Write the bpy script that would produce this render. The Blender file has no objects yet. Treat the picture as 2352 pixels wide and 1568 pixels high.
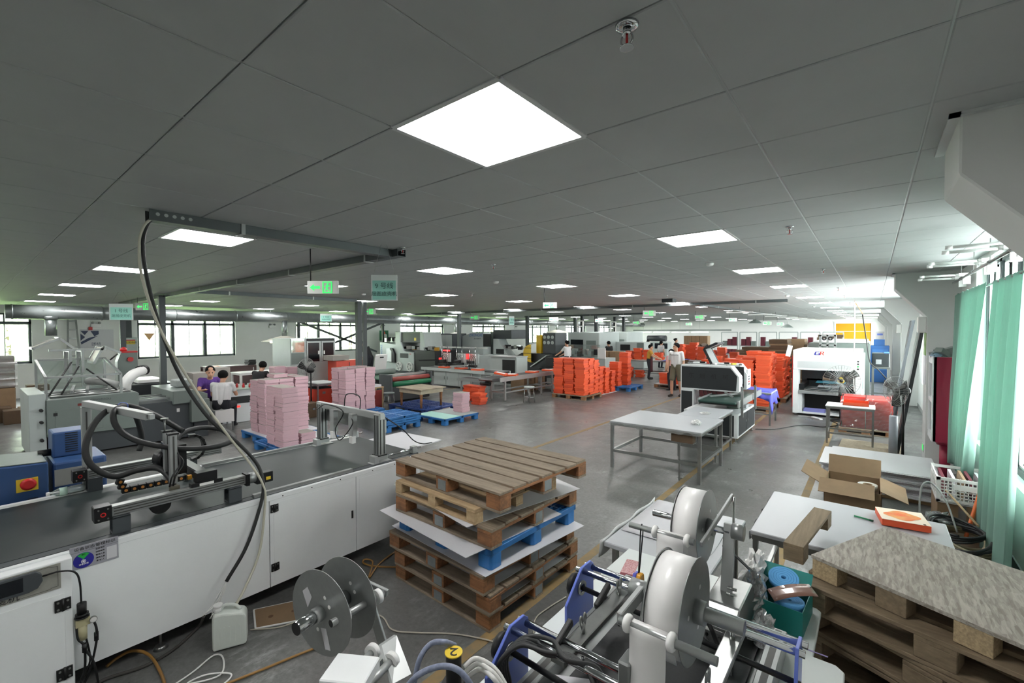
import bpy, bmesh, math, random
import numpy as np
from mathutils import Matrix, Vector, Euler
random.seed(7)
scene = bpy.context.scene
COL = scene.collection
# ---------------------------------------------------------------- camera
FPX, YAW, PITCH, ROLL, CAMH = 1027.7, .6779, -.0237, -.0032, 2.15
CEIL = CAMH + .6/.6797
def _cam():
    cy, sy, cp, sp = math.cos(YAW), math.sin(YAW), math.cos(PITCH), math.sin(PITCH)
    F = Vector((-sy*cp, cy*cp, sp)); R = Vector((cy, sy, 0)); U = R.cross(F)
    cr, sr = math.cos(ROLL), math.sin(ROLL)
    return cr*R+sr*U, -sr*R+cr*U, F
CR, CU, CF = _cam()
cam_data = bpy.data.cameras.new('camera')
cam_data.sensor_width = 36; cam_data.lens = FPX/2352*36; cam_data.clip_start = .02; cam_data.clip_end = 400
cam = bpy.data.objects.new('camera', cam_data); COL.objects.link(cam)
m = Matrix.Identity(4)
for i in range(3):
    m[i][0], m[i][1], m[i][2] = CR[i], CU[i], -CF[i]
m[2][3] = CAMH
cam.matrix_world = m
scene.camera = cam
# ---------------------------------------------------------------- view and sky
scene.view_settings.view_transform = 'Standard'; scene.view_settings.look = 'None'
scene.view_settings.gamma = 1; scene.view_settings.use_curve_mapping = False
scene.view_settings.exposure = EXPOSURE = 0.26
LED_POWER = 27.
world = bpy.data.worlds.new('overcast_sky'); scene.world = world; world.use_nodes = True
bg = world.node_tree.nodes['Background']
bg.inputs['Color'].default_value = (.98, .985, 1, 1); bg.inputs['Strength'].default_value = 22.
# ---------------------------------------------------------------- pixel helpers (photo taken as 2352x1568)
def ray(u, v): return CR*((u-1176)/FPX) + CU*((784-v)/FPX) + CF
def PZ(u, v, z=0.):
    d = ray(u, v); t = (z-CAMH)/d.z; return Vector((d.x*t, d.y*t, z))
def PX(u, v, x):
    d = ray(u, v); t = x/d.x; return Vector((x, d.y*t, CAMH+d.z*t))
def PY(u, v, y):
    d = ray(u, v); t = y/d.y; return Vector((d.x*t, y, CAMH+d.z*t))
# ---------------------------------------------------------------- tags and hierarchy
WM = {}
def tag(o, label=None, cat=None, group=None, kind=None):
    if label: o['label'] = label
    if cat: o['category'] = cat
    if group: o['group'] = group
    if kind: o['kind'] = kind
    return o
def thing(name, label, cat, loc=(0, 0, 0), rz=0., group=None, kind=None):
    o = bpy.data.objects.new(name, None); COL.objects.link(o); o.empty_display_size = .1
    o.location = loc; o.rotation_euler = (0, 0, rz)
    WM[o.name] = Matrix.Translation(Vector(loc)) @ Matrix.Rotation(rz, 4, 'Z')
    return tag(o, label, cat, group, kind)
def put(name, me, parent=None):
    o = bpy.data.objects.new(name, me); COL.objects.link(o)
    WM[o.name] = Matrix.Identity(4)
    if parent is not None:
        o.parent = parent; o.matrix_parent_inverse = WM[parent.name].inverted()
    return o
def dup(root, loc=None, rz=None, label=None, group=None, move=None):
    """copy of a thing with its parts and sub-parts; move = translation of everything"""
    def cp(o, par):
        c = o.copy(); COL.objects.link(c)
        if par is not None: c.parent = par; c.matrix_parent_inverse = o.matrix_parent_inverse.copy()
        for ch in list(o.children): cp(ch, c)
        return c
    r = cp(root, None)
    if move is not None: r.location = Vector(root.location) + Vector(move)
    if loc is not None: r.location = loc
    if rz is not None: r.rotation_euler = (0, 0, rz)
    WM[r.name] = Matrix.Translation(r.location) @ r.rotation_euler.to_matrix().to_4x4()
    if label: r['label'] = label
    if group: r['group'] = group
    return r
# ---------------------------------------------------------------- materials
def lin(c):
    c = [x/255. for x in c[:3]]
    return tuple(x/12.92 if x <= .04045 else ((x+.055)/1.055)**2.4 for x in c) + (1.,)
MATS = {}
def mat(name, rgb, rough=.5, metal=0., var=0., scale=6., bump=0., bscale=None, stretch=None, spec=.5, coat=0., trans=0., alpha=1., emit=0., rvar=0., rgb2=None, detail=4.):
    if name in MATS: return MATS[name]
    M = bpy.data.materials.new(name); M.use_nodes = True; MATS[name] = M
    nt = M.node_tree; b = nt.nodes['Principled BSDF']; c = lin(rgb)
    b.inputs['Base Color'].default_value = c; b.inputs['Roughness'].default_value = rough
    b.inputs['Metallic'].default_value = metal; b.inputs['Specular IOR Level'].default_value = spec
    if coat: b.inputs['Coat Weight'].default_value = coat
    if trans: b.inputs['Transmission Weight'].default_value = trans
    if alpha < 1: b.inputs['Alpha'].default_value = alpha
    if emit:
        b.inputs['Emission Color'].default_value = c; b.inputs['Emission Strength'].default_value = emit
    if var or bump or rvar or rgb2:
        tc = nt.nodes.new('ShaderNodeTexCoord'); mp = nt.nodes.new('ShaderNodeMapping')
        nt.links.new(tc.outputs['Object'], mp.inputs['Vector'])
        if stretch: mp.inputs['Scale'].default_value = stretch
        nz = nt.nodes.new('ShaderNodeTexNoise'); nz.inputs['Scale'].default_value = scale; nz.inputs['Detail'].default_value = detail
        nz.inputs['Roughness'].default_value = .62
        nt.links.new(mp.outputs[0], nz.inputs['Vector'])
        if var or rgb2:
            mx = nt.nodes.new('ShaderNodeMix'); mx.data_type = 'RGBA'
            c2 = lin(rgb2) if rgb2 else tuple(x*(1+var) for x in c[:3])+(1,)
            c1 = c if rgb2 else tuple(x*(1-var) for x in c[:3])+(1,)
            mx.inputs[6].default_value = c1; mx.inputs[7].default_value = c2
            rp = nt.nodes.new('ShaderNodeMapRange'); rp.inputs[1].default_value = .3; rp.inputs[2].default_value = .7
            nt.links.new(nz.outputs[0], rp.inputs[0]); nt.links.new(rp.outputs[0], mx.inputs[0])
            nt.links.new(mx.outputs[2], b.inputs['Base Color'])
        if rvar:
            rr = nt.nodes.new('ShaderNodeMapRange'); rr.inputs[1].default_value = .3; rr.inputs[2].default_value = .7
            rr.inputs[3].default_value = max(0.02, rough-rvar); rr.inputs[4].default_value = min(1, rough+rvar)
            nt.links.new(nz.outputs[0], rr.inputs[0]); nt.links.new(rr.outputs[0], b.inputs['Roughness'])
        if bump:
            n2 = nz
            if bscale:
                n2 = nt.nodes.new('ShaderNodeTexNoise'); n2.inputs['Scale'].default_value = bscale; n2.inputs['Detail'].default_value = 3
                nt.links.new(mp.outputs[0], n2.inputs['Vector'])
            bp = nt.nodes.new('ShaderNodeBump'); bp.inputs['Strength'].default_value = bump; bp.inputs['Distance'].default_value = .01
            nt.links.new(n2.outputs[0], bp.inputs['Height']); nt.links.new(bp.outputs[0], b.inputs['Normal'])
    return M
def film(name, rgb, op=.12, rough=.1, gloss=.25, ior=1.45):
    """thin clear sheet: see-through, part glossy"""
    if name in MATS: return MATS[name]
    M = bpy.data.materials.new(name); M.use_nodes = True; MATS[name] = M; nt = M.node_tree; nt.nodes.clear()
    o = nt.nodes.new('ShaderNodeOutputMaterial'); t = nt.nodes.new('ShaderNodeBsdfTransparent'); t.inputs[0].default_value = lin(rgb)
    g = nt.nodes.new('ShaderNodeBsdfGlossy'); g.inputs['Roughness'].default_value = rough
    d = nt.nodes.new('ShaderNodeBsdfDiffuse'); d.inputs[0].default_value = lin(rgb)
    m1 = nt.nodes.new('ShaderNodeMixShader'); m1.inputs[0].default_value = op
    m2 = nt.nodes.new('ShaderNodeMixShader')
    fr = nt.nodes.new('ShaderNodeFresnel'); fr.inputs[0].default_value = ior
    ml = nt.nodes.new('ShaderNodeMath'); ml.operation = 'MULTIPLY_ADD'; ml.inputs[1].default_value = 1.; ml.inputs[2].default_value = gloss*.2
    nt.links.new(fr.outputs[0], ml.inputs[0]); nt.links.new(ml.outputs[0], m2.inputs[0])
    nt.links.new(t.outputs[0], m1.inputs[1]); nt.links.new(d.outputs[0], m1.inputs[2])
    nt.links.new(m1.outputs[0], m2.inputs[1]); nt.links.new(g.outputs[0], m2.inputs[2]); nt.links.new(m2.outputs[0], o.inputs[0])
    return M
# ---------------------------------------------------------------- mesh builder
class B:
    def __init__(s): s.v = []; s.f = []; s.sm = []; s.mi = []; s.m = 0; s.T = None
    def _add(s, vs, fs, smooth=False):
        n = len(s.v)
        if s.T is not None: vs = [tuple(s.T @ Vector(p)) for p in vs]
        s.v += [tuple(p) for p in vs]
        for f in fs: s.f.append([i+n for i in f]); s.sm.append(smooth); s.mi.append(s.m)
        return s
    def box(s, x0, x1, y0, y1, z0, z1):
        if x0 > x1: x0, x1 = x1, x0
        if y0 > y1: y0, y1 = y1, y0
        if z0 > z1: z0, z1 = z1, z0
        return s._add([(x0,y0,z0),(x1,y0,z0),(x1,y1,z0),(x0,y1,z0),(x0,y0,z1),(x1,y0,z1),(x1,y1,z1),(x0,y1,z1)],
                      [(0,3,2,1),(4,5,6,7),(0,1,5,4),(1,2,6,5),(2,3,7,6),(3,0,4,7)])
    def cbox(s, c, d, rz=0., rx=0., ry=0.):
        R = Euler((rx, ry, rz)).to_matrix(); c = Vector(c); h = Vector(d)/2
        vs = [tuple(c + R @ Vector((sx*h.x, sy*h.y, sz*h.z))) for sz in (-1, 1) for sx, sy in ((-1,-1),(1,-1),(1,1),(-1,1))]
        return s._add(vs, [(0,3,2,1),(4,5,6,7),(0,1,5,4),(1,2,6,5),(2,3,7,6),(3,0,4,7)])
    def bar(s, p, q, w, h, up=(0, 0, 1)):
        p, q = Vector(p), Vector(q); d = (q-p).normalized(); u = Vector(up)
        if abs(d.dot(u)) > .98: u = Vector((1, 0, 0))
        r = d.cross(u).normalized(); u = r.cross(d)
        vs = [tuple(a + r*(sx*w/2) + u*(sy*h/2)) for a in (p, q) for sx, sy in ((-1,-1),(1,-1),(1,1),(-1,1))]
        return s._add(vs, [(0,1,2,3),(7,6,5,4),(0,4,5,1),(1,5,6,2),(2,6,7,3),(3,7,4,0)])
    def cyl(s, p, q, r, n=12, r2=None, cap=True, smooth=True):
        p, q = Vector(p), Vector(q); d = (q-p).normalized(); u = Vector((0, 0, 1)) if abs(d.z) < .9 else Vector((1, 0, 0))
        a = d.cross(u).normalized(); b = a.cross(d); r2 = r if r2 is None else r2
        cs = [(math.cos(2*math.pi*i/n), math.sin(2*math.pi*i/n)) for i in range(n)]
        vs = [tuple(p + (a*c + b*t)*r) for c, t in cs] + [tuple(q + (a*c + b*t)*r2) for c, t in cs]
        s._add(vs, [(i, i+n, (i+1) % n+n, (i+1) % n) for i in range(n)], smooth)
        if cap:
            k = len(s.v)-2*n
            s.f.append([k+i for i in range(n)]); s.f.append([k+n+i for i in reversed(range(n))])
            s.sm += [False, False]; s.mi += [s.m, s.m]
        return s
    def ring(s, c, ax, ro, ri, w, n=24):
        """flat ring or disc with hole: axis ax, width w"""
        c = Vector(c); d = Vector(ax).normalized(); u = Vector((0, 0, 1)) if abs(d.z) < .9 else Vector((1, 0, 0))
        a = d.cross(u).normalized(); b = a.cross(d); vs = []
        for i in range(n):
            t = 2*math.pi*i/n; e = a*math.cos(t)+b*math.sin(t)
            vs += [tuple(c-d*w/2+e*ro), tuple(c+d*w/2+e*ro), tuple(c+d*w/2+e*ri), tuple(c-d*w/2+e*ri)]
        for i in range(n):
            j = (i+1) % n
            s._add([], [])
        k = len(s.v)
        s._add(vs, [])
        for i in range(n):
            j = (i+1) % n
            for q, sm in ((0, True), (1, False), (2, True), (3, False)):
                r = (q+1) % 4
                s.f.append([k+4*i+q, k+4*i+r, k+4*j+r, k+4*j+q]); s.sm.append(sm); s.mi.append(s.m)
        return s
    def tube(s, pts, r, n=8, sub=6, closed=False, taper=None):
        P = [Vector(p) for p in pts]; path = []
        if sub > 1 and len(P) > 2:
            m = len(P)
            for i in range(m if closed else m-1):
                p0 = P[(i-1) % m] if (closed or i > 0) else P[0]*2-P[1]
                p1, p2 = P[i], P[(i+1) % m]; p3 = P[(i+2) % m] if (closed or i+2 < m) else P[-1]*2-P[-2]
                for k in range(sub):
                    t = k/sub
                    path.append(.5*((2*p1)+(p2-p0)*t+(2*p0-5*p1+4*p2-p3)*t*t+(3*p1-p0-3*p2+p3)*t**3))
            if not closed: path.append(P[-1])
        else: path = P
        m = len(path); vs = []; nrm = None
        for i in range(m):
            d = (path[(i+1) % m]-path[i-1]) if closed else (path[min(i+1, m-1)]-path[max(i-1, 0)])
            d.normalize()
            if nrm is None:
                u = Vector((0, 0, 1)) if abs(d.z) < .9 else Vector((1, 0, 0)); nrm = d.cross(u).normalized()
            else:
                nrm = nrm-d*nrm.dot(d)
                if nrm.length < 1e-6: nrm = d.orthogonal()
                nrm.normalize()
            bn = d.cross(nrm); rr = r if taper is None else r+(taper-r)*i/(m-1)
            vs += [tuple(path[i]+(nrm*math.cos(2*math.pi*k/n)+bn*math.sin(2*math.pi*k/n))*rr) for k in range(n)]
        fs = []
        for i in range(m if closed else m-1):
            j = (i+1) % m
            fs += [(i*n+k, i*n+(k+1) % n, j*n+(k+1) % n, j*n+k) for k in range(n)]
        s._add(vs, fs, True)
        if not closed:
            k = len(s.v)-n*m
            s.f += [[k+i for i in reversed(range(n))], [k+(m-1)*n+i for i in range(n)]]; s.sm += [False]*2; s.mi += [s.m]*2
        return s
    def prism(s, poly, ax, a, b, smooth=False):
        """poly: 2-d points in the plane across ax ('x': (y,z), 'y': (x,z), 'z': (x,y))"""
        f = {'x': lambda p, t: (t, p[0], p[1]), 'y': lambda p, t: (p[0], t, p[1]), 'z': lambda p, t: (p[0], p[1], t)}[ax]
        n = len(poly)
        s._add([f(p, a) for p in poly]+[f(p, b) for p in poly], [tuple(range(n)), tuple(range(2*n-1, n-1, -1))])
        k = len(s.v)-2*n
        for i in range(n):
            s.f.append([k+i, k+n+i, k+n+(i+1) % n, k+(i+1) % n]); s.sm.append(smooth); s.mi.append(s.m)
        return s
    def lathe(s, prof, c, ax='z', n=20, smooth=True):
        """prof: (radius, along) list"""
        c = Vector(c); vs = []
        for r, h in prof:
            for i in range(n):
                t = 2*math.pi*i/n; a, b = r*math.cos(t), r*math.sin(t)
                vs.append(tuple(c+Vector({'z': (a, b, h), 'x': (h, a, b), 'y': (a, h, b)}[ax])))
        fs = [(i*n+k, i*n+(k+1) % n, (i+1)*n+(k+1) % n, (i+1)*n+k) for i in range(len(prof)-1) for k in range(n)]
        s._add(vs, fs, smooth)
        k = len(s.v)-n*len(prof)
        if prof[0][0] > 1e-5: s.f.append([k+i for i in reversed(range(n))]); s.sm.append(False); s.mi.append(s.m)
        if prof[-1][0] > 1e-5: s.f.append([k+(len(prof)-1)*n+i for i in range(n)]); s.sm.append(False); s.mi.append(s.m)
        return s
    def sphere(s, c, r, n=12, m=8):
        r = (r, r, r) if not hasattr(r, '__len__') else r
        vs = [(c[0], c[1], c[2]-r[2])]
        for j in range(1, m):
            t = -math.pi/2+math.pi*j/m
            vs += [(c[0]+r[0]*math.cos(t)*math.cos(2*math.pi*i/n), c[1]+r[1]*math.cos(t)*math.sin(2*math.pi*i/n), c[2]+r[2]*math.sin(t)) for i in range(n)]
        vs.append((c[0], c[1], c[2]+r[2]))
        fs = [(0, 1+(i+1) % n, 1+i) for i in range(n)]
        for j in range(m-2): fs += [(1+j*n+i, 1+j*n+(i+1) % n, 1+(j+1)*n+(i+1) % n, 1+(j+1)*n+i) for i in range(n)]
        e = len(vs)-1; k = 1+(m-2)*n
        fs += [(k+i, k+(i+1) % n, e) for i in range(n)]
        return s._add(vs, fs, True)
    def quad(s, a, b, c, d): return s._add([a, b, c, d], [(0, 1, 2, 3)])
    def grid(s, fn, nu, nv, smooth=True):
        vs = [tuple(fn(i/nu, j/nv)) for j in range(nv+1) for i in range(nu+1)]; w = nu+1
        return s._add(vs, [(j*w+i, j*w+i+1, (j+1)*w+i+1, (j+1)*w+i) for j in range(nv) for i in range(nu)], smooth)
    def mesh(s, name, mats):
        me = bpy.data.meshes.new(name); me.from_pydata(s.v, [], s.f)
        me.polygons.foreach_set('use_smooth', s.sm)
        for mm in (mats if isinstance(mats, (list, tuple)) else [mats]): me.materials.append(mm)
        if any(s.mi): me.polygons.foreach_set('material_index', s.mi)
        bm = bmesh.new(); bm.from_mesh(me); bmesh.ops.recalc_face_normals(bm, faces=bm.faces); bm.to_mesh(me); bm.free()
        me.update(); return me
    def build(s, name, mats, parent=None, label=None, cat=None, group=None, kind=None, bev=0., seg=1, solid=0.):
        o = put(name, s.mesh(name, mats), parent)
        if solid:
            md = o.modifiers.new('thickness', 'SOLIDIFY'); md.thickness = solid; md.offset = 0
        if bev:
            md = o.modifiers.new('bevel', 'BEVEL'); md.width = bev; md.segments = seg; md.limit_method = 'ANGLE'
        return tag(o, label, cat, group, kind)
def bx(name, m, parent, x0, x1, y0, y1, z0, z1, **k): return B().box(x0, x1, y0, y1, z0, z1).build(name, m, parent, **k)
def cy(name, m, parent, p, q, r, n=12, **k): return B().cyl(p, q, r, n).build(name, m, parent, **k)
def tb(name, m, parent, pts, r, n=8, sub=6, **k): return B().tube(pts, r, n, sub).build(name, m, parent, **k)
def text(s, size, origin, right, up, m, parent, name='lettering', align='CENTER', depth=.0008, sx=1.):
    cu = bpy.data.curves.new(name, 'FONT'); cu.body = s; cu.size = size; cu.align_x = align; cu.align_y = 'CENTER'; cu.extrude = depth; cu.resolution_u = 3
    t = bpy.data.objects.new(name, cu); COL.objects.link(t)
    bpy.context.view_layer.update()
    me = bpy.data.meshes.new_from_object(t.evaluated_get(bpy.context.evaluated_depsgraph_get()))
    bpy.data.objects.remove(t); bpy.data.curves.remove(cu)
    r, u = Vector(right).normalized(), Vector(up).normalized(); w = r.cross(u); o = Vector(origin)
    M4 = Matrix(((r.x*sx, u.x, w.x, o.x), (r.y*sx, u.y, w.y, o.y), (r.z*sx, u.z, w.z, o.z), (0, 0, 0, 1)))
    me.transform(M4); me.materials.clear(); me.materials.append(m); me.name = name
    return put(name, me, parent)
# ================================================================ shared materials
def floor_material():
    M = bpy.data.materials.new('worn_polished_concrete'); M.use_nodes = True; nt = M.node_tree; b = nt.nodes['Principled BSDF']
    tc = nt.nodes.new('ShaderNodeTexCoord')
    def noise(sc, det, ro=.6, stretch=(1, 1, 1)):
        mp = nt.nodes.new('ShaderNodeMapping'); mp.inputs['Scale'].default_value = stretch
        nt.links.new(tc.outputs['Object'], mp.inputs[0]); n = nt.nodes.new('ShaderNodeTexNoise')
        n.inputs['Scale'].default_value = sc; n.inputs['Detail'].default_value = det; n.inputs['Roughness'].default_value = ro
        nt.links.new(mp.outputs[0], n.inputs['Vector']); return n.outputs[0]
    def rng(x, a, b_, c=0., d=1.):
        r = nt.nodes.new('ShaderNodeMapRange'); r.inputs[1].default_value = a; r.inputs[2].default_value = b_; r.inputs[3].default_value = c; r.inputs[4].default_value = d
        nt.links.new(x, r.inputs[0]); return r.outputs[0]
    def mix(f, a, b_):
        m = nt.nodes.new('ShaderNodeMix'); m.data_type = 'RGBA'
        nt.links.new(f, m.inputs[0])
        for i, x in ((6, a), (7, b_)):
            if isinstance(x, tuple): m.inputs[i].default_value = x
            else: nt.links.new(x, m.inputs[i])
        return m.outputs[2]
    def mul(a, b_):
        m = nt.nodes.new('ShaderNodeMath'); m.operation = 'MULTIPLY'; nt.links.new(a, m.inputs[0]); nt.links.new(b_, m.inputs[1]); return m.outputs[0]
    base = mix(rng(noise(.55, 6), .3, .7), lin((94, 95, 93)), lin((118, 119, 117)))
    base = mix(rng(noise(28, 6, .7), .35, .75), base, lin((82, 82, 80)))
    scuff = mul(rng(noise(.9, 4, .6, (.8, 1.6, 1)), .5, .7), rng(noise(4.5, 8, .78, (1.7, .6, 1)), .5, .72))
    base = mix(scuff, base, lin((176, 178, 177)))
    red = mul(rng(noise(.35, 2), .6, .75), rng(noise(5, 6, .7), .4, .7, 0, .35))
    base = mix(red, base, lin((128, 92, 90)))
    dark = mul(rng(noise(2.3, 6, .75), .5, .85, 0, .5), rng(noise(14, 4), .4, .7))
    base = mix(dark, base, lin((92, 91, 89)))
    nt.links.new(base, b.inputs['Base Color'])
    nt.links.new(rng(noise(2.2, 6, .65), .3, .75, .26, .5), b.inputs['Roughness'])
    bp = nt.nodes.new('ShaderNodeBump'); bp.inputs['Strength'].default_value = .05; bp.inputs['Distance'].default_value = .01
    nt.links.new(noise(9, 6), bp.inputs['Height']); nt.links.new(bp.outputs[0], b.inputs['Normal'])
    return M
def wood(name, c1, c2, axis=0, dark=(58, 48, 40), wear=.45):
    if name in MATS: return MATS[name]
    M = mat(name, c1, .78); nt = M.node_tree; b = nt.nodes['Principled BSDF']; tc = nt.nodes.new('ShaderNodeTexCoord')
    def nz(sc, st, det=5, ro=.65):
        mp = nt.nodes.new('ShaderNodeMapping'); mp.inputs['Scale'].default_value = st; nt.links.new(tc.outputs['Object'], mp.inputs[0])
        n = nt.nodes.new('ShaderNodeTexNoise'); n.inputs['Scale'].default_value = sc; n.inputs['Detail'].default_value = det; n.inputs['Roughness'].default_value = ro
        nt.links.new(mp.outputs[0], n.inputs['Vector']); return n.outputs[0]
    st = [26, 26, 26]; st[axis] = 1.6
    r = nt.nodes.new('ShaderNodeMapRange'); r.inputs[1].default_value = .3; r.inputs[2].default_value = .72; g = nz(1.6, st); nt.links.new(g, r.inputs[0])
    m1 = nt.nodes.new('ShaderNodeMix'); m1.data_type = 'RGBA'; m1.inputs[6].default_value = lin(c1); m1.inputs[7].default_value = lin(c2); nt.links.new(r.outputs[0], m1.inputs[0])
    r2 = nt.nodes.new('ShaderNodeMapRange'); r2.inputs[1].default_value = .5; r2.inputs[2].default_value = .75; r2.inputs[4].default_value = wear; nt.links.new(nz(4.5, (1, 1, 1), 6, .7), r2.inputs[0])
    m2 = nt.nodes.new('ShaderNodeMix'); m2.data_type = 'RGBA'; m2.inputs[7].default_value = lin(dark); nt.links.new(m1.outputs[2], m2.inputs[6]); nt.links.new(r2.outputs[0], m2.inputs[0])
    nt.links.new(m2.outputs[2], b.inputs['Base Color'])
    bp = nt.nodes.new('ShaderNodeBump'); bp.inputs['Strength'].default_value = .35; bp.inputs['Distance'].default_value = .004
    nt.links.new(g, bp.inputs['Height']); nt.links.new(bp.outputs[0], b.inputs['Normal'])
    return M
def osb(name, c1=(178, 172, 162), c2=(132, 125, 115)):
    M = mat(name, c1, .6); nt = M.node_tree; b = nt.nodes['Principled BSDF']; tc = nt.nodes.new('ShaderNodeTexCoord')
    cols = None
    outs = []
    for ang, sc in ((.3, 85), (1.4, 75), (2.4, 95)):
        mp = nt.nodes.new('ShaderNodeMapping'); mp.inputs['Rotation'].default_value = (0, 0, ang); mp.inputs['Scale'].default_value = (sc, sc*.17, sc)
        nt.links.new(tc.outputs['Object'], mp.inputs[0])
        w = nt.nodes.new('ShaderNodeTexVoronoi'); w.inputs['Scale'].default_value = 1.; nt.links.new(mp.outputs[0], w.inputs['Vector'])
        sp = nt.nodes.new('ShaderNodeSeparateColor'); nt.links.new(w.outputs['Color'], sp.inputs[0]); outs.append(sp.outputs[0])
    a = nt.nodes.new('ShaderNodeMath'); a.operation = 'ADD'; nt.links.new(outs[0], a.inputs[0]); nt.links.new(outs[1], a.inputs[1])
    a2 = nt.nodes.new('ShaderNodeMath'); a2.operation = 'ADD'; nt.links.new(a.outputs[0], a2.inputs[0]); nt.links.new(outs[2], a2.inputs[1])
    r = nt.nodes.new('ShaderNodeMapRange'); r.inputs[1].default_value = .6; r.inputs[2].default_value = 2.4; nt.links.new(a2.outputs[0], r.inputs[0])
    m1 = nt.nodes.new('ShaderNodeMix'); m1.data_type = 'RGBA'; m1.inputs[6].default_value = lin(c2); m1.inputs[7].default_value = lin(c1); nt.links.new(r.outputs[0], m1.inputs[0])
    nt.links.new(m1.outputs[2], b.inputs['Base Color'])
    bp = nt.nodes.new('ShaderNodeBump'); bp.inputs['Strength'].default_value = .25; bp.inputs['Distance'].default_value = .004
    nt.links.new(a2.outputs[0], bp.inputs['Height']); nt.links.new(bp.outputs[0], b.inputs['Normal'])
    return M
FLOOR = floor_material()
TILE = mat('white_ceiling_tile', (164, 168, 167), .6, var=.03, scale=3)
RAIL = mat('ceiling_rail_metal', (170, 174, 173), .3, .6)
VOID = mat('dark_ceiling_void', (30, 32, 31), .9)
PAINT = mat('white_wall_paint', (232, 233, 231), .75, var=.03, scale=1.2)
COLP = mat('column_white_paint', (206, 208, 206), .7, var=.03, scale=1.5)
FRAME = mat('dark_green_grey_window_frame', (62, 72, 74), .45)
SASH = mat('white_sash_profile', (196, 198, 196), .45)
GLASS = film('window_glass', (245, 250, 248), .02, .03, .2, 1.12)
LED = mat('led_diffuser', (255, 255, 255), .6); LED.node_tree.nodes['Principled BSDF'].inputs['Emission Color'].default_value = (1, .99, .97, 1)
LED.node_tree.nodes['Principled BSDF'].inputs['Emission Strength'].default_value = LED_POWER
LEDF = mat('led_panel_frame', (190, 194, 193), .4)
WHITE = mat('white_powder_coat', (226, 229, 230), .42, var=.03, scale=2.5, bump=.03, bscale=60)
OFFW = mat('off_white_powder_coat', (196, 199, 196), .5, var=.04, scale=3)
PALEG = mat('pale_grey_green_machine_paint', (172, 180, 178), .45, var=.04, scale=2)
MIDG = mat('mid_grey_green_machine_paint', (112, 122, 118), .45, var=.06, scale=2)
DARKG = mat('dark_grey_machine_paint', (62, 67, 71), .5, var=.07, scale=2.5)
CHAR = mat('charcoal_panel', (36, 40, 43), .45, var=.06, scale=3)
BLACK = mat('black_plastic', (15, 16, 17), .5)
BLKM = mat('black_anodised_metal', (30, 31, 33), .35, .3)
RUBBER = mat('black_rubber_hose', (36, 38, 39), .55, var=.15, scale=14)
BELT = mat('dark_green_grey_conveyor_belt', (44, 51, 51), .42, var=.06, scale=3, stretch=(2.2, .35, 1), spec=.25)
ALU = mat('brushed_aluminium', (152, 155, 154), .36, .7, var=.05, scale=30)
ALUL = mat('pale_anodised_aluminium', (164, 167, 166), .42, .45)
CHROME = mat('polished_steel_rod', (205, 208, 210), .12, 1.)
STEEL = mat('stainless_steel', (158, 160, 158), .3, .9, var=.1, scale=9)
GALV = mat('galvanised_duct_steel', (122, 128, 128), .36, .6, var=.12, scale=4, rvar=.1)
TRAY = mat('grey_cable_tray', (80, 86, 87), .45, .3, var=.08, scale=4)
POST = mat('dark_grey_steel_post', (58, 64, 66), .5, var=.05, scale=3)
WPLAST = mat('white_plastic', (226, 226, 224), .35)
RIBBON = mat('white_ribbon', (228, 227, 226), .32, var=.02, scale=3)
BLUEP = mat('blue_plastic_pallet', (42, 108, 170), .45, var=.12, scale=6)
DKBLUEP = mat('dark_blue_plastic_pallet', (38, 66, 128), .5, var=.15, scale=6)
BLUEM = mat('periwinkle_blue_plate', (100, 120, 202), .35, coat=.2)
BLUEMACH = mat('blue_machine_paint', (46, 76, 122), .45, var=.06, scale=4)
ORANGE = mat('orange_box_card', (226, 90, 50), .48, var=.05, scale=8)
ORANGE2 = mat('deep_orange_box_card', (206, 76, 44), .5, var=.05, scale=8)
REDBOX = mat('red_box_card', (196, 50, 44), .45, var=.06, scale=8)
PINK = mat('pink_greyboard_edge', (206, 172, 180), .8, var=.05, scale=40, stretch=(1, 1, 14), bump=.3, bscale=55)
PINKTOP = mat('greyboard_top', (148, 142, 136), .8, var=.05, scale=4)
CARD = mat('brown_corrugated_card', (130, 106, 80), .75, var=.08, scale=5)
CARDD = mat('dark_brown_card', (88, 70, 52), .8, var=.1, scale=6)
WCARD = mat('white_coated_card', (198, 198, 202), .4, var=.02, scale=2)
TABLEF = mat('white_film_covered_board', (172, 175, 179), .38, var=.012, scale=2.2, bump=.05, bscale=4)
TAPE = mat('worn_yellow_floor_tape', (146, 118, 72), .75, scale=7, rgb2=(116, 106, 86))
PALLW = wood('weathered_pallet_wood_x', (146, 132, 114), (112, 98, 82), 0)
PALLWY = wood('weathered_pallet_wood_y', (146, 132, 114), (112, 98, 82), 1)
PALLB = wood('orange_brown_pallet_block', (158, 108, 70), (112, 78, 52), 0, wear=.75)
PALLBY = wood('orange_brown_pallet_stringer', (158, 108, 70), (112, 78, 52), 1, wear=.7)
PALEW = wood('fresh_pale_pine', (190, 166, 130), (158, 132, 98), 0, (110, 88, 66), .4)
AGEP = wood('aged_pine_x', (142, 126, 102), (112, 96, 76), 0, (80, 68, 54), .5); AGEY = wood('aged_pine_y', (142, 126, 102), (112, 96, 76), 1, (80, 68, 54), .5)
PALEWY = wood('fresh_pale_pine_y', (190, 166, 130), (158, 132, 98), 1, (110, 88, 66), .4)
OSBM = osb('grey_strand_board')
OSBB = mat('particle_board_block', (170, 150, 118), .85, var=.3, scale=90)
GREEN = mat('exit_sign_green', (40, 210, 90), .4, emit=1.1)
SIGNW = mat('exit_sign_white_body', (188, 190, 186), .5)
REDP = mat('red_plastic', (190, 34, 36), .4)
YELLOW = mat('yellow_plastic', (216, 186, 50), .45)
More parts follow.
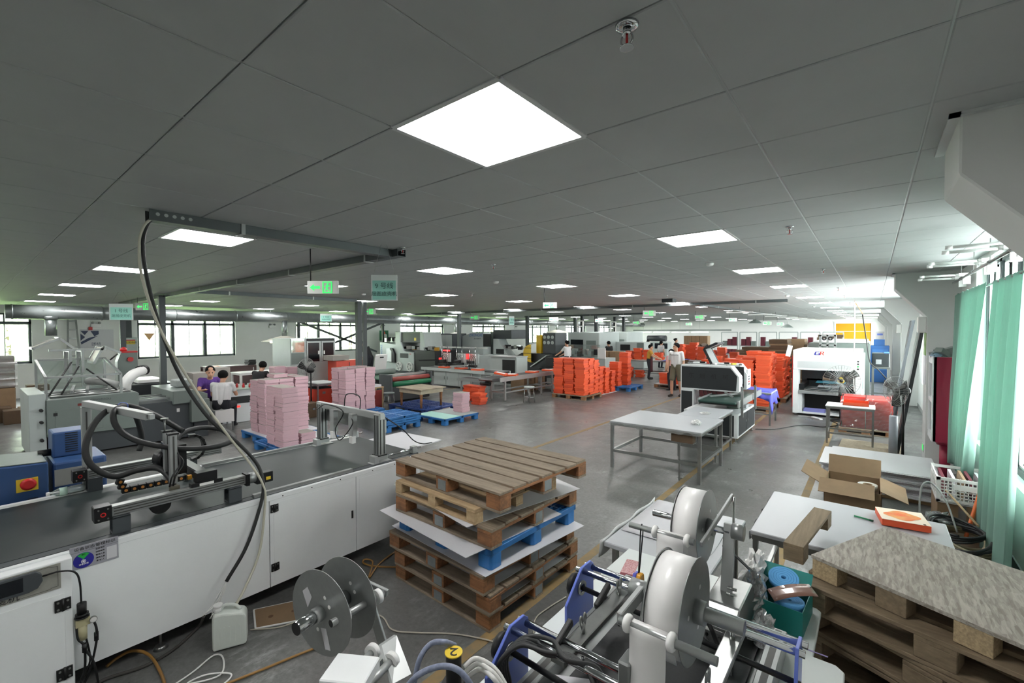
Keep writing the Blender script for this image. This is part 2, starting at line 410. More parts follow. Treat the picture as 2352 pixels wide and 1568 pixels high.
GLOSSBLK = mat('dark_glossy_screen', (20, 24, 30), .12)
SKIN = mat('skin', (196, 150, 124), .55); HAIR = mat('black_hair', (12, 11, 11), .85, spec=.2)
CURT = mat('sea_green_curtain_cloth', (138, 172, 160), .85, var=.05, scale=60, stretch=(1, 1, .2))
_n = CURT.node_tree; _t = _n.nodes.new('ShaderNodeBsdfTranslucent'); _t.inputs[0].default_value = lin((146, 184, 170)); _m = _n.nodes.new('ShaderNodeMixShader'); _m.inputs[0].default_value = .35
_n.links.new(_n.nodes['Principled BSDF'].outputs[0], _m.inputs[1]); _n.links.new(_t.outputs[0], _m.inputs[2]); _n.links.new(_m.outputs[0], _n.nodes['Material Output'].inputs[0])
# ================================================================ the building
XL, XR, YN, YF = -21.7, 1.02, -4.2, 46.
fl = bx('floor', FLOOR, None, XL-.3, XR+.3, YN-.3, YF+.3, -.12, 0, kind='structure', label='worn grey polished concrete factory floor')
for i, (x, y0, y1, w) in enumerate([(-.65, -1, 46, .085), (-2.08, -1, 46, .085), (-4.82, 5.6, 46, .085), (-12.2, 4.9, 30, .09)]):
    bx('floor_tape_line', TAPE, None, x-w/2, x+w/2, y0, y1, 0, .0015, cat='floor marking',
       label=['worn yellow aisle line running beside the right wall', 'worn yellow aisle line running beneath the white film-covered table', 'worn yellow aisle line left of the white work table', 'faded yellow line behind the pink board stacks'][i])
# ---- ceiling: dark void sheet above, tiles and rails as its pieces
GX0, GY0, TS = -1.1655*.8827, 1.366*.8827, .6
ceil = bx('ceiling', VOID, None, XL-.3, XR+.3, YN-.3, YF+.3, CEIL+.03, CEIL+.1, kind='structure', label='white metal tile ceiling with a dark void behind its joints')
LX = [-1.63, -5.2, -8.56, -11.92, -15.3, -18.7]; LY = [-1.8, 1.21, 4.22, 7.2, 10.3, 14.2, 17.4, 21.5, 25., 28.5, 32., 36., 40., 43.5]
tm = B(); h = .297
tm._add([(-h,-h,.012),(h,-h,.012),(h,h,.012),(-h,h,.012),(-h,-h,.003),(h,-h,.003),(h,h,.003),(-h,h,.003),(-h+.004,-h+.004,0),(h-.004,-h+.004,0),(h-.004,h-.004,0),(-h+.004,h-.004,0)],
        [(0,1,5,4),(1,2,6,5),(2,3,7,6),(3,0,4,7),(4,5,9,8),(5,6,10,9),(6,7,11,10),(7,4,8,11),(8,9,10,11)])
tile_me = tm.mesh('ceiling_tile', TILE)
cells = []
j0, j1 = math.floor((XL-GX0)/TS), math.ceil((XR-GX0)/TS); i0, i1 = math.floor((YN-GY0)/TS), math.ceil((YF-GY0)/TS)
for j in range(j0, j1):
    for i in range(i0, i1):
        x, y = GX0+(j+.5)*TS, GY0+(i+.5)*TS
        d = Vector((x, y, CEIL-CAMH)); f = d.dot(CF); vis = False
        if f > .3:
            u, v = 1176+FPX*d.dot(CR)/f, 784-FPX*d.dot(CU)/f; vis = -300 < u < 2650 and -300 < v < 780
        cells.append((0 if vis else 1, d.length, x, y))
cells.sort(); rest = B()
for n, (vis, dd, x, y) in enumerate(cells):
    if any(abs(x-(lx+.3)) < .25 and abs(y-(ly+.3)) < .25 for lx in LX for ly in LY): continue
    if n < 300 and not vis:
        o = put('ceiling_tile', tile_me, ceil); o.location = (x, y, CEIL)
    else: rest._add([(x+p[0], y+p[1], CEIL+p[2]) for p in tm.v], tm.f)
rest.build('ceiling_tile', TILE, ceil, kind='stuff')
for j in range(j0, j1+1):
    x = GX0+j*TS
    bx('ceiling_rail', RAIL, ceil, x-.0085, x+.0085, YN, YF, CEIL+.004, CEIL+.02)
cr = B()
for i in range(i0, i1+1):
    y = GY0+i*TS; cr.box(XL, XR, y-.004, y+.004, CEIL+.008, CEIL+.02)
cr.build('cross_rails', RAIL, ceil, kind='stuff')
# ---- LED panels
def led_panel(x, y, lab):
    t = thing('led_ceiling_panel', lab, 'ceiling light', (x+.3, y+.3, CEIL), group='square led panels in the ceiling')
    b = B(); a = .302
    for s in (-1, 1):
        b.box(x+.3-a, x+.3+a, y+.3+s*a-.012, y+.3+s*a+.012, CEIL-.004, CEIL+.01); b.box(x+.3+s*a-.012, x+.3+s*a+.012, y+.3-a, y+.3+a, CEIL-.004, CEIL+.01)
    b.build('panel_frame', LEDF, t)
    bx('diffuser', LED, t, x+.3-.29, x+.3+.29, y+.3-.29, y+.3+.29, CEIL-.001, CEIL+.006)
    return t
p0 = None
WHICH = {(-1.63, 1.21): 'largest glowing square led panel at the top centre of the ceiling', (-5.2, 1.21): 'glowing led panel just beyond the grey cable tray', (-1.63, 4.22): 'glowing led panel right of the smoke detector, nearest of its row',
         (-5.2, 4.22): 'glowing led panel above and right of the hanging line sign', (-8.56, 1.21): 'glowing led panel crossed by the white hose'}
for lx in LX:
    for k, ly in enumerate(LY):
        lab = WHICH.get((lx, ly))
        if not lab:
            rown = ['the row nearest the right columns', 'the second row from the right columns', 'the third row from the right columns', 'the fourth row from the right columns', 'the fifth row, over the printing machines', 'the row nearest the left windows'][LX.index(lx)]
            lab = 'square led panel in %s, %s from the near end' % (rown, ['first','second','third','fourth','fifth','sixth','seventh','eighth','ninth','tenth','eleventh','twelfth','thirteenth','last'][k])
        if p0 is None: p0 = led_panel(lx, ly, lab); p0x = (lx, ly)
        else: dup(p0, move=(lx-p0x[0], ly-p0x[1], 0), label=lab)
# ---- left wall with windows
ZS, ZT, ZH = 1.12, 2.78, CEIL+.1
WINL = [(-2.0, 1.57), (4.31, 7.66), (10.3, 13.88), (16.46, 19.9), (22.6, 26.2), (28.7, 32.1), (34.8, 38.4), (41.3, 44.7)]
wl = B().box(XL-.25, XL, YN, YF, 0, ZS).box(XL-.25, XL, YN, YF, ZT, ZH)
yy = YN
for a, b in WINL: wl.box(XL-.25, XL, yy, a, ZS, ZT); yy = b
wl.box(XL-.25, XL, yy, YF, ZS, ZT); wl.build('wall_left', PAINT, None, kind='structure', label='long white wall with a row of windows')
def window(n, side, xw, a, b, zs, zt, bays, trans):
    t = thing('window_%d' % n, 'dark framed sliding window in the %s wall' % side, None, (xw, (a+b)/2, zs), kind='structure')
    f = B(); w = .06; x0, x1 = xw-.05, xw+.05
    f.box(x0, x1, a, b, zs, zs+w).box(x0, x1, a, b, zt-w, zt).box(x0, x1, a, a+w, zs, zt).box(x0, x1, b-w, b, zs, zt)
    for k in range(1, bays): y = a+(b-a)*k/bays; f.box(x0, x1, y-.045, y+.045, zs, zt)
    if trans: f.box(x0, x1, a, b, trans-.04, trans+.04)
    f.build('window_frame', FRAME, t)
    for k in range(bays):
        ya, yb = a+(b-a)*k/bays+.05, a+(b-a)*(k+1)/bays-.05; ym = (ya+yb)/2; top = (trans-.04) if trans else zt-w
        for q, (p, r) in enumerate(((ya, ym+.02), (ym-.02, yb))):
            s = B(); xx = xw+(-.018 if q else .018)
            s.box(xx-.012, xx+.012, p, r, zs+w, zs+w+.024).box(xx-.012, xx+.012, p, r, top-.024, top).box(xx-.012, xx+.012, p, p+.024, zs+w, top).box(xx-.012, xx+.012, r-.024, r, zs+w, top)
            so = s.build('sash', SASH, t)
            bx('pane', GLASS, so, xx-.002, xx+.002, p+.035, r-.035, zs+w+.035, top-.035)
        if trans:
            bx('pane', GLASS, t, xw-.002, xw+.002, ya, ym-.02, trans+.04, zt-w); bx('pane', GLASS, t, xw-.002, xw+.002, ym+.02, yb, trans+.04, zt-w)
            bx('transom_bar', FRAME, t, xw-.03, xw+.03, ym-.02, ym+.02, trans, zt-w)
    return t
def portal(x, a, b, zs, zt, rot):
    L = bpy.data.lights.new('daylight_portal', 'AREA'); L.shape = 'RECTANGLE'; L.size = b-a; L.size_y = zt-zs; L.cycles.is_portal = True
    o = bpy.data.objects.new('daylight_portal', L); COL.objects.link(o); o.location = (x, (a+b)/2, (zs+zt)/2); o.rotation_euler = (math.pi/2, 0, rot)
for n, (a, b) in enumerate(WINL):
    window(n+1, 'left', XL-.14, a, b, ZS, ZT, 3, 2.47); portal(XL-.22, a, b, ZS, ZT, math.pi/2*-1)
bx('window_sticker', mat('faded_orange_sticker', (226, 170, 128), .6), None, XL-.105, XL-.103, 4.6, 4.9, 1.95, 2.1) if False else None
st = B()._add([(XL-.112, 4.52, 2.1), (XL-.112, 4.86, 2.1), (XL-.112, 4.69, 1.82), (XL-.115, 4.52, 2.1), (XL-.115, 4.86, 2.1), (XL-.115, 4.69, 1.82)], [(0,1,2),(5,4,3),(0,3,4,1),(1,4,5,2),(2,5,3,0)])
st.build('window_sticker', mat('faded_orange_sticker', (228, 176, 132), .6), None, label='faded orange triangle sticker on the second left window', cat='sticker')
# ---- far, near and right walls
DX0, DX1, DZ = -2.37, -.08, 2.67
B().box(XL-.25, DX0, YF, YF+.25, 0, ZH).box(DX1, XR+.25, YF, YF+.25, 0, ZH).box(DX0, DX1, YF, YF+.25, DZ, ZH).build('wall_far', PAINT, None, kind='structure', label='white end wall with a yellow roller door')
d = thing('door_1', 'yellow roller shutter door in the far end wall', None, (-1.2, YF, 0), kind='structure')
YD = mat('yellow_shutter', (212, 156, 16), .7)
bx('door_light_block', YD, d, DX0, DX1, YF+.07, YF+.09, 0, DZ)  # added sheet that stops sky light leaking between the slats
for k in range(12):
    bx('slat', YD, d, DX0, DX1, YF+.03, YF+.07, k*.222, k*.222+.216)
B().box(DX0-.1, DX0, YF-.04, YF+.06, 0, DZ+.1).box(DX1, DX1+.1, YF-.04, YF+.06, 0, DZ+.1).box(DX0-.1, DX1+.1, YF-.06, YF+.06, DZ, DZ+.12).box(DX0, DX1, YF+.02, YF+.035, 2.0, 2.04).build('door_frame', WHITE, d)
bx('wall_near', PAINT, None, XL-.25, XR+.25, YN-.25, YN, 0, ZH, kind='structure', label='plain white wall behind the camera')
COLS = [-4.6, 2.6, 9.28, 16.87, 24., 31.4, 38.6]
WINR = [(c+.5+.45, COLS[i+1]-1.15 if i+1 < len(COLS) else 45.) for i, c in enumerate(COLS)]
WINR[1] = (4.95, 8.12); WINR = WINR[1:]  # wall kept solid beside and behind the camera to hold back daylight
wr = B().box(XR, XR+.25, YN, YF, 0, .75).box(XR, XR+.25, YN, YF, 2.97, ZH); yy = YN
for a, b in WINR: wr.box(XR, XR+.25, yy, a, .75, 2.97); yy = b
wr.box(XR, XR+.25, yy, YF, .75, 2.97); wr.build('wall_right', PAINT, None, kind='structure', label='white wall with tall windows and columns')
for n, (a, b) in enumerate(WINR):
    window(n+9, 'right', XR+.14, a, b, .75, 2.97, 4, 0); portal(XR+.22, a, b, .75, 2.97, math.pi/2)
for n, c in enumerate(COLS):
    if n == 0: continue
    t = thing('trim_%d' % n, 'white concrete column with a sloping bracket under the ceiling', None, (.8, c+.25, 0), kind='structure')
    bx('column_shaft', COLP, t, .65, XR+.01, c, c+.5, 0, CEIL)
    B().prism([(.66, 2.33), (.66, CEIL+.02), (.27, CEIL+.02), (.27, 2.79)], 'y', c+.002, c+.498).build('column_bracket', COLP, t, bev=.008)
    B().box(.235, .27, c-.03, c+.53, CEIL-.012, CEIL+.01).box(.235, XR, c-.03, c, CEIL-.012, CEIL+.01).build('ceiling_trim', LEDF, t)
bx('baseboard_right', mat('grey_skirting', (150, 152, 150), .6), None, XR-.012, XR, YN, YF, 0, .1, kind='structure', label='grey skirting along the right wall')
# ---- trees outside the left windows
LEAF = mat('pale_overexposed_leaves', (206, 224, 186), .7, rgb2=(232, 240, 214), scale=1.5)  # overexposure put into the colour: leaves paled beyond their own green
BARK = mat('tree_bark', (92, 80, 66), .9, var=.2, scale=8)
bx('grass_bank', mat('grass', (120, 146, 84), .9, var=.2, scale=2), None, -60, XL-.5, -25, 75, -.6, -.1, label='grassy ground outside the left windows', cat='ground', kind='structure')
def tree(x, y, hh, r, lab, seed):
    rnd = random.Random(seed); t = thing('tree', lab, 'tree', (x, y, -.1), group='trees outside the left windows')
    B().tube([(x, y, -.1), (x+.1, y+.1, hh*.4), (x, y, hh*.75)], .16, 8, 4, taper=.06).build('trunk', BARK, t)
    b = B()
    for k in range(900):
        a, q, e = rnd.uniform(0, 6.283), rnd.random()**.4, rnd.uniform(-1, 1); c = math.sqrt(1-e*e)
        p = Vector((x+r*q*c*math.cos(a), y+r*q*c*math.sin(a), hh*.62+hh*.42*q*e)); s_ = rnd.uniform(.1, .22)
        n = Vector((rnd.gauss(0, 1), rnd.gauss(0, 1), rnd.gauss(0, 1))).normalized(); a_ = n.orthogonal().normalized()*s_; c_ = n.cross(a_)
        b.quad(tuple(p-a_), tuple(p-c_*.5), tuple(p+a_), tuple(p+c_*.5))
    b.build('foliage', LEAF, t, kind='stuff')
for k, (y, hh, r) in enumerate([(-2.4, 4.6, 1.7), (1.2, 3.6, 1.5), (5.0, 4.2, 1.9), (9.3, 5.2, 2.0), (13.6, 4.4, 2.0), (17.5, 4.8, 2.3), (23.5, 5, 2.5), (31, 4.6, 2.4), (38, 5, 2.6)]):
    tree(XL-4.5-(k % 3)*1.4, y, hh, r, 'leafy green tree seen through the left windows, number %s from the left' % ['one', 'two', 'three', 'four', 'five', 'six', 'seven', 'eight', 'nine'][k], k)
# ================================================================ white box-assembly machine at the left front
MT = thing('assembly_machine', 'long white cabinet machine with a dark belt top and gantry arms', 'machine', (-4.35, 1, 0))
XA, XB, ZB = -3.68, -5.06, .855
TXT = mat('black_print', (28, 28, 30), .5)
B().box(XB, XA-.02, -1.3, 3.02, .13, ZB-.05).build('cabinet_body', OFFW, MT)
for k, (a, b, nm) in enumerate([(-1.3, .39, 'side_panel'), (.395, 1.515, 'side_panel'), (1.52, 2.275, 'cabinet_door'), (2.28, 3.02, 'cabinet_door')]):
    pn = bx(nm, WHITE, MT, XA-.02, XA, a, b, .13, .815 if k > 1 else .845, bev=.002)
    if k > 1:
        bx('door_recess', WHITE, pn, XA, XA+.0015, a+.03, b-.003, .17, .79)
        if k == 2:
            for z in (.75, .28): 
                hg = B().box(XA, XA+.007, 1.525, 1.585, z-.03, z+.03).cyl((XA+.006, 1.555, z-.032), (XA+.006, 1.555, z+.032), .006, 8); hg.m = 1
                for dy in (-.018, .018):
                    for dz in (-.018, .018): hg.cyl((XA+.006, 1.555+dy, z+dz), (XA+.009, 1.555+dy, z+dz), .005, 8)
                hg.build('hinge', [BLACK, STEEL], pn)
        y = b-.04; B().box(XA, XA+.006, y-.009, y+.009, .445, .515).box(XA+.004, XA+.011, y-.006, y+.006, .45, .49).build('handle', BLACK, pn, bev=.002)
B().box(XA-.03, XA+.004, -1.3, 3.04, .815, ZB).build('edge_flange', WHITE, MT, bev=.003)
B().box(XB-.01, XB+.05, -1.3, 3.04, .78, ZB).build('edge_flange', WHITE, MT, bev=.003)
B().prism([(-1.3, .79), (-1.3, .86), (3.06, .86), (3.085, .845), (3.09, .82), (3.085, .8), (3.06, .79)], 'x', XB+.12, XA-.1).build('belt', BELT, MT)
bx('belt_side_strip', DARKG, MT, XA-.1, XA-.03, -1.3, 3.03, .82, .858); bx('belt_side_strip', OFFW, MT, XB+.05, XB+.12, -1.3, 3.03, .82, .858)
B().box(XA-.075, XA-.035, 1.42, 2.27, .858, .885).box(XA-.035, XA-.028, 1.42, 2.27, .858, .868).build('guide_rail', ALU, MT, bev=.002)
B().box(XB+.06, XB+.1, 1.45, 2.55, .858, .885).build('guide_rail', ALU, MT, bev=.002)
for y in (.15, .83, 1.9, 2.8):
    for x in (-3.75, -5.0):
        B().cyl((x, y, .02), (x, y, .14), .009, 8).cyl((x, y, 0), (x, y, .022), .045, 16, r2=.03).build('levelling_foot', STEEL, MT)
for y in (1.62, 1.86, 2.12, 2.45, 2.7): cy('screw', BLACK, MT, (XA, y, .832), (XA+.0065, y, .832), .005, 8)
# control cabinet with touch screen
hm = B().box(-3.7, -3.6, -1.2, .395, .03, .845).build('control_cabinet', WHITE, MT, bev=.004)
B().box(-3.6, -3.596, -.6, .36, .08, .655).build('control_door', WHITE, hm, bev=.002)
for z in (.59, .19):
    hg = B().box(-3.598, -3.588, .318, .385, z-.033, z+.033).cyl((-3.59, .352, z-.035), (-3.59, .352, z+.035), .007, 8); hg.m = 1
    for dy in (-.02, .02):
        for dz in (-.02, .02): hg.cyl((-3.589, .352+dy, z+dz), (-3.585, .352+dy, z+dz), .006, 8)
    hg.build('hinge', [BLACK, STEEL], hm)
PLATE = mat('brushed_name_plate', (172, 172, 164), .35, .5, var=.05, scale=40)
bx('name_plate', PLATE, hm, -3.6, -3.596, -.45, .347, .69, .835)
B().prism([(-.35, .725), (.22, .725), (.255, .735), (.275, .77), (.27, .81), (.25, .83), (-.35, .83)], 'x', -3.597, -3.575).build('screen_bezel', DARKG, hm, bev=.003)
bx('screen', GLOSSBLK, hm, -3.576, -3.574, -.02, .2, .742, .818, label='dark touch screen')
pl = B()
for a, b_ in (((-.42, .7), (.3, .7)), ((.3, .7), (.31, .706)), ((.31, .706), (.335, .706)), ((.335, .706), (.335, .82)), ((.335, .82), (.31, .822)), ((.31, .822), (.3, .828)), ((.3, .828), (-.42, .828))):
    pl.bar((-3.5955, a[0], a[1]), (-3.5955, b_[0], b_[1]), .0012, .002, up=(1, 0, 0))
pl.build('plate_border', TXT, hm)
text('书型盒组装机', .036, (-3.5955, .045, .709), (0, 1, 0), (0, 0, 1), TXT, hm, sx=1.32)
tb('screen_cable', BLACK, MT, [(-3.59, .275, .79), (-3.56, .34, .8), (-3.56, .4, .77), (-3.6, .425, .68), (-3.6, .43, .52), (-3.59, .44, .38), (-3.6, .46, .2), (-3.6, .42, .1), (-3.55, .5, .03), (-3.5, .62, .01)], .005)
# status sign
SG = mat('grey_sign_plate', (150, 150, 158), .4)
XS = XA+.005
sg = bx('status_sign', SG, MT, XA, XS+.003, .393, .612, .735, .872, bev=.001)
text('设备状态管理标识', .021, (XS+.0035, .505, .853), (0, 1, 0), (0, 0, 1), TXT, sg, sx=1.12)
bx('sign_rule', TXT, sg, XS+.003, XS+.0036, .395, .61, .8365, .8375)
NAVY = mat('navy_dial', (42, 40, 140), .4)
dl = cy('status_dial', NAVY, sg, (XS+.003, .452, .783), (XS+.0045, .452, .783), .046, 28)
B().prism([(.452, .79), (.425, .817), (.438, .825), (.452, .828), (.466, .825), (.479, .817)], 'x', XS+.0045, XS+.005).build('dial_sector', mat('sign_green', (40, 160, 70), .4), dl)
WPR = mat('white_print', (232, 232, 232), .5)
B().ring((XS+.0048, .452, .777), (1, 0, 0), .011, .0085, .0008, 16).build('dial_symbol', WPR, dl); cy('dial_symbol', WPR, dl, (XS+.0045, .452, .777), (XS+.0052, .452, .777), .006, 6)
text('设备状态', .011, (XS+.005, .452, .76), (0, 1, 0), (0, 0, 1), WPR, dl)
text('运行', .009, (XS+.0055, .452, .817), (0, 1, 0), (0, 0, 1), TXT, dl)
for k, s_ in enumerate(['设备名称', '设备编号', '管理人员', '操作人员', '责 任 人']): text(s_, .0105, (XS+.0035, .527, .829-.0185*k), (0, 1, 0), (0, 0, 1), TXT, sg)
bx('sign_card', WCARD, sg, XS+.003, XS+.004, .557, .604, .747, .822)
# air filter regulator
fr = B(); x = -3.6
fr.cyl((x, .43, .5), (x, .43, .56), .022, 14).cyl((x, .43, .485), (x, .43, .5), .03, 14).cyl((x, .43, .475), (x, .43, .482), .034, 14)
ao = fr.build('air_regulator', BLACK, MT)
CREAM = mat('cream_plastic', (172, 166, 132), .45)
B().box(x-.022, x+.022, .4, .462, .43, .475).cyl((x, .43, .345), (x, .43, .43), .022, 12).build('filter_bowl', CREAM, ao)
B().cyl((x+.02, .475, .452), (x+.034, .475, .452), .018, 16).build('pressure_gauge', STEEL, ao); cy('gauge_face', WPLAST, ao, (x+.034, .475, .452), (x+.0345, .475, .452), .015, 16)
for dy, pts in ((-.02, [(x, .405, .44), (x+.01, .41, .36), (x+.02, .435, .3), (x, .43, .12), (x-.05, .38, .02)]), (.03, [(x, .48, .43), (x+.01, .49, .38), (x, .49, .3), (x, .46, .15), (x-.03, .42, .04), (x-.08, .36, .01)]), (0, [(x, .43, .3), (x+.02, .47, .2), (x+.02, .49, .06), (x, .49, .01)])):
    tb('air_hose', BLACK, ao, pts, .006)
for p in ((x+.02, .435, .3), (x, .49, .33)): B().cyl((p[0], p[1], p[2]-.025), (p[0], p[1], p[2]+.025), .011, 10).build('hose_connector', BLKM, ao)
# ---- linear gantry over the belt
def alu_profile(b, p, q, w, h, up=(0, 0, 1), slots=True):
    b.bar(p, q, w, h, up)
    return b
GT = MT
for xc, yb, ye, nm in ((-3.8, .6, 1.385, 0), (-4.95, .64, 1.6, 0)):
    r = B().box(xc-.03, xc+.03, yb, ye, .97, 1.035).build('gantry_rail', ALU, GT, bev=.002)
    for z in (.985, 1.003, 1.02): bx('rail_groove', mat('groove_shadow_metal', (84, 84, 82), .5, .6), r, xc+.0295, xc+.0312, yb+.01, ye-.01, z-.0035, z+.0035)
    eb = B().box(xc-.045, xc+.045, yb-.085, yb, .955, 1.05).build('end_block', BLKM, GT, bev=.004)
    sc = B()
    for dy in (-.065, -.02):
        for z in (.972, 1.033): sc.cyl((xc+.045, yb+dy, z), (xc+.049, yb+dy, z), .005, 8)
    sc.build('screws', STEEL, eb, kind='stuff'); B().ring((xc+.046, yb-.043, 1.0), (1, 0, 0), .014, .009, .003, 16).build('red_ring', REDP, eb)
    for y in (yb, 1.26 if xc > -4 else 1.3):
        B().prism([(xc-.05, .858), (xc+.05, .858), (xc+.05, .965), (xc+.038, .965), (xc+.038, .87), (xc-.038, .87), (xc-.038, .965), (xc-.05, .965)], 'y', y, y+.09).box(xc-.05, xc+.05, y, y+.09, .957, .969).build('rail_bracket', DARKG, GT, bev=.002)
# motor
mo = B().cyl((-3.8, 1.385, 1.0), (-3.8, 1.46, 1.0), .042, 16).build('gearbox', ALU, GT); B().box(-3.845, -3.755, 1.385, 1.41, .955, 1.045).build('motor_flange', BLKM, mo)
bx('servo_motor', BLKM, GT, -3.83, -3.76, 1.46, 1.585, .945, 1.025, bev=.004); bx('warning_label', YELLOW, GT, -3.7605, -3.759, 1.53, 1.565, .965, .99)
# cross slide and head
cs = B().box(-4.6, -3.86, 1.1, 1.17, 1.045, 1.105).build('cross_slide', BLKM, GT, bev=.003)
bx('slide_cover', mat('grey_slide_cover', (96, 96, 94), .35, .5), cs, -4.6, -3.88, 1.105, 1.165, 1.105, 1.112)
B().box(-3.87, -3.79, 1.07, 1.2, 1.035, 1.125).box(-3.83, -3.77, 1.03, 1.23, 1.032, 1.062).build('slide_end_block', BLKM, GT, bev=.003); bx('slide_label', WPLAST, GT, -3.772, -3.768, 1.08, 1.17, 1.036, 1.055)
bx('limit_switch', mat('amber_plastic', (206, 148, 40), .5), GT, -3.98, -3.95, 1.06, 1.085, 1.05, 1.08)
for xx, w in ((-3.98, .045), (-4.12, .045)):
    c = B().box(xx-.022, xx+.022, .955, 1.0, 1.04, 1.4).build('head_post', ALUL, GT, bev=.003)
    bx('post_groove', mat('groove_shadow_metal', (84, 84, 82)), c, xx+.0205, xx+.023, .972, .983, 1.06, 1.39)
    bx('post_cap', BLKM, c, xx-.028, xx+.028, .945, 1.01, 1.4, 1.412)
B().cyl((-4.1, .96, 1.4), (-4.1, .96, 1.5), .006, 8).cyl((-4.1, .96, 1.5), (-4.1, .96, 1.508), .025, 12).build('adjusting_screw', STEEL, GT)
B().cyl((-4.35, 1.0, 1.16), (-4.25, 1.03, 1.16), .075, 20).build('head_motor', BLKM, GT); B().box(-4.3, -4.05, .98, 1.08, 1.08, 1.3).build('head_plate', BLKM, GT)
B().cyl((-3.95, .88, .93), (-3.89, .88, .93), .06, 18).box(-3.98, -3.86, .86, 1.02, .96, .99).build('glue_wheel', BLACK, GT)
B().box(-3.9, -3.86, .93, .985, 1.0, 1.05).cyl((-3.88, .94, .96), (-3.88, .94, 1.0), .006, 8).cyl((-3.88, .97, .96), (-3.88, .97, 1.0), .006, 8).build('valve_block', mat('brass_grey', (138, 134, 118), .35, .7), GT)
for q in ((-.02, 1.3), (.0, 1.26)):
    tb('small_hose', BLACK, GT, [(-3.88, .95+q[0], 1.05), (-3.86, .96+q[0], 1.12), (-3.9, 1.02+q[0], 1.2), (-4.0, 1.0, q[1])], .006, 6)
# energy chains
ch = thing('cable_chain', 'black cable chain with orange pivots lying along the gantry belt', 'cable chain', (-4.6, .95, .87))
AMB = mat('orange_pivot', (214, 142, 70), .5)
for k in range(11):
    if k < 9: c = Vector((-4.62, .82+.052*k, .895)); ang = 0
    else: c = Vector((-4.62, .82-.02-.012*(k-9), .93+.04*(k-9))); ang = 1.2
    lk = B().cbox(c, (.05, .048, .045), rx=ang).build('chain_link', BLACK, ch, bev=.003)
    cy('pivot', AMB, lk, c+Vector((.025, 0, 0)), c+Vector((.028, 0, 0)), .011, 12)
ch2 = thing('cable_chain', 'curled black cable chain standing behind the gantry motor', 'cable chain', (-4.6, 1.35, 1.1))
for k in range(8):
    t = -1.3+k*.4; c = Vector((-4.45, 1.22+.09*math.cos(t), 1.18+.1*math.sin(t)))
    B().cbox(c, (.06, .05, .02), rx=t+math.pi/2).build('chain_link', BLACK, ch2)
# aluminium mast with arm and thick hoses
ms = thing('hose_mast', 'aluminium profile mast with an arm that carries thick black hoses', 'mast', (-5.03, .65, .86))
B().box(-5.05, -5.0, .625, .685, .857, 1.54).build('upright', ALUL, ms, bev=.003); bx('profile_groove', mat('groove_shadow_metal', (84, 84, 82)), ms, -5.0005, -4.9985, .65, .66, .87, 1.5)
B().bar((-5.03, .655, 1.565), (-3.9, .83, 1.565), .05, .05).build('arm', ALUL, ms, bev=.003); B().bar((-3.905, .829, 1.565), (-3.86, .837, 1.565), .03, .03).build('arm_end', ALU, ms)
def hose(name, lab, pts, r, m=RUBBER, cat='hose', n=10):
    return tb(name, m, None, pts, r, n, 7, label=lab, cat=cat)
hose('thick_hose', 'thick black hose looping left below the mast arm to the glue wheel', [PX(420,990,-4.2), PX(360,955,-4.35), PX(300,933,-4.5), PX(255,938,-4.55), PX(215,975,-4.5), PX(196,1030,-4.45), PX(212,1070,-4.4), PX(262,1094,-4.35), PX(315,1080,-4.3), PX(362,1075,-4.2), PX(392,1100,-4.05), PX(404,1140,-3.95)], .021)
hose('thick_hose', 'thick black hose hanging from the arm in a wide loop around the head post', [PX(320,1035,-4.7), PX(326,1005,-4.7), PX(312,955,-4.65), PX(290,933,-4.5), PX(262,945,-4.35), PX(268,980,-4.3), PX(310,1010,-4.2), PX(380,1026,-4.05), PX(450,1030,-3.95), PX(515,1020,-3.95), PX(537,1003,-4.1), PX(505,985,-4.35), PX(455,983,-4.4), PX(410,1003,-4.3), PX(400,1060,-4.2), PX(398,1100,-4.1)], .02)
hose('cable_tie_clip', 'pale blue tie bundling hoses on the mast arm', [PX(270,930,-4.42), PX(279,924,-4.42), PX(292,927,-4.42), PX(294,936,-4.42)], .003, BLUEM, 'cable tie', 6)
# supply lines hanging from the ceiling tray
hose('power_cable', 'thick black cable hanging from the cable tray past the gantry motor', [PX(356,498,-4.08), PX(338,516,-4.08), PX(328,560,-4.05), PX(336,630,-4.05), PX(364,740,-4.0), PX(412,860,-3.95), PX(480,960,-3.85), PX(550,1020,-3.75), PX(592,1068,-3.7), PX(605,1115,-3.66), PX(597,1165,-3.64), PX(566,1255,-3.63), PX(520,1335,-3.62)], .0125)
hose('clear_hose', 'translucent white hose running from the cable tray down into the white jerrycan', [PX(350,500,-4.06), PX(330,520,-4.06), PX(320,560,-4.05), PX(327,640,-4.0), PX(372,765,-3.95), PX(452,900,-3.88), PX(520,995,-3.78), PX(580,1072,-3.7), PX(607,1122,-3.65), PX(607,1180,-3.63), PX(595,1270,-3.6), PX(565,1345,-3.5), PX(540,1392,-3.4)], .009, mat('milky_hose', (186, 184, 168), .35))
fw = thing('frayed_wires', 'bundle of thin white wires spreading from the black cable end', 'wires', (-3.6, 1, .1))
for k in range(6):
    e = PX(520-35-5*k+(k % 2)*12, 1420-6*(k % 3), -3.62+.03*k)
    tb('wire', WPLAST, fw, [PX(519, 1337, -3.62), PX(508+k*1.5, 1355+k, -3.61), PX(498+((k*7) % 11)-4, 1380+(k*5) % 8, -3.6), e], .003, 6)
hose('supply_cable', 'grey-black cable lying along the floor below the machine panel', [PX(468,1415,-3.6), PZ(455,1440,.02), PZ(400,1490,.012), PZ(330,1530,.012), PZ(240,1560,.012), PZ(180,1600,.012)], .01, mat('dusty_black_cable', (62, 60, 57), .7))
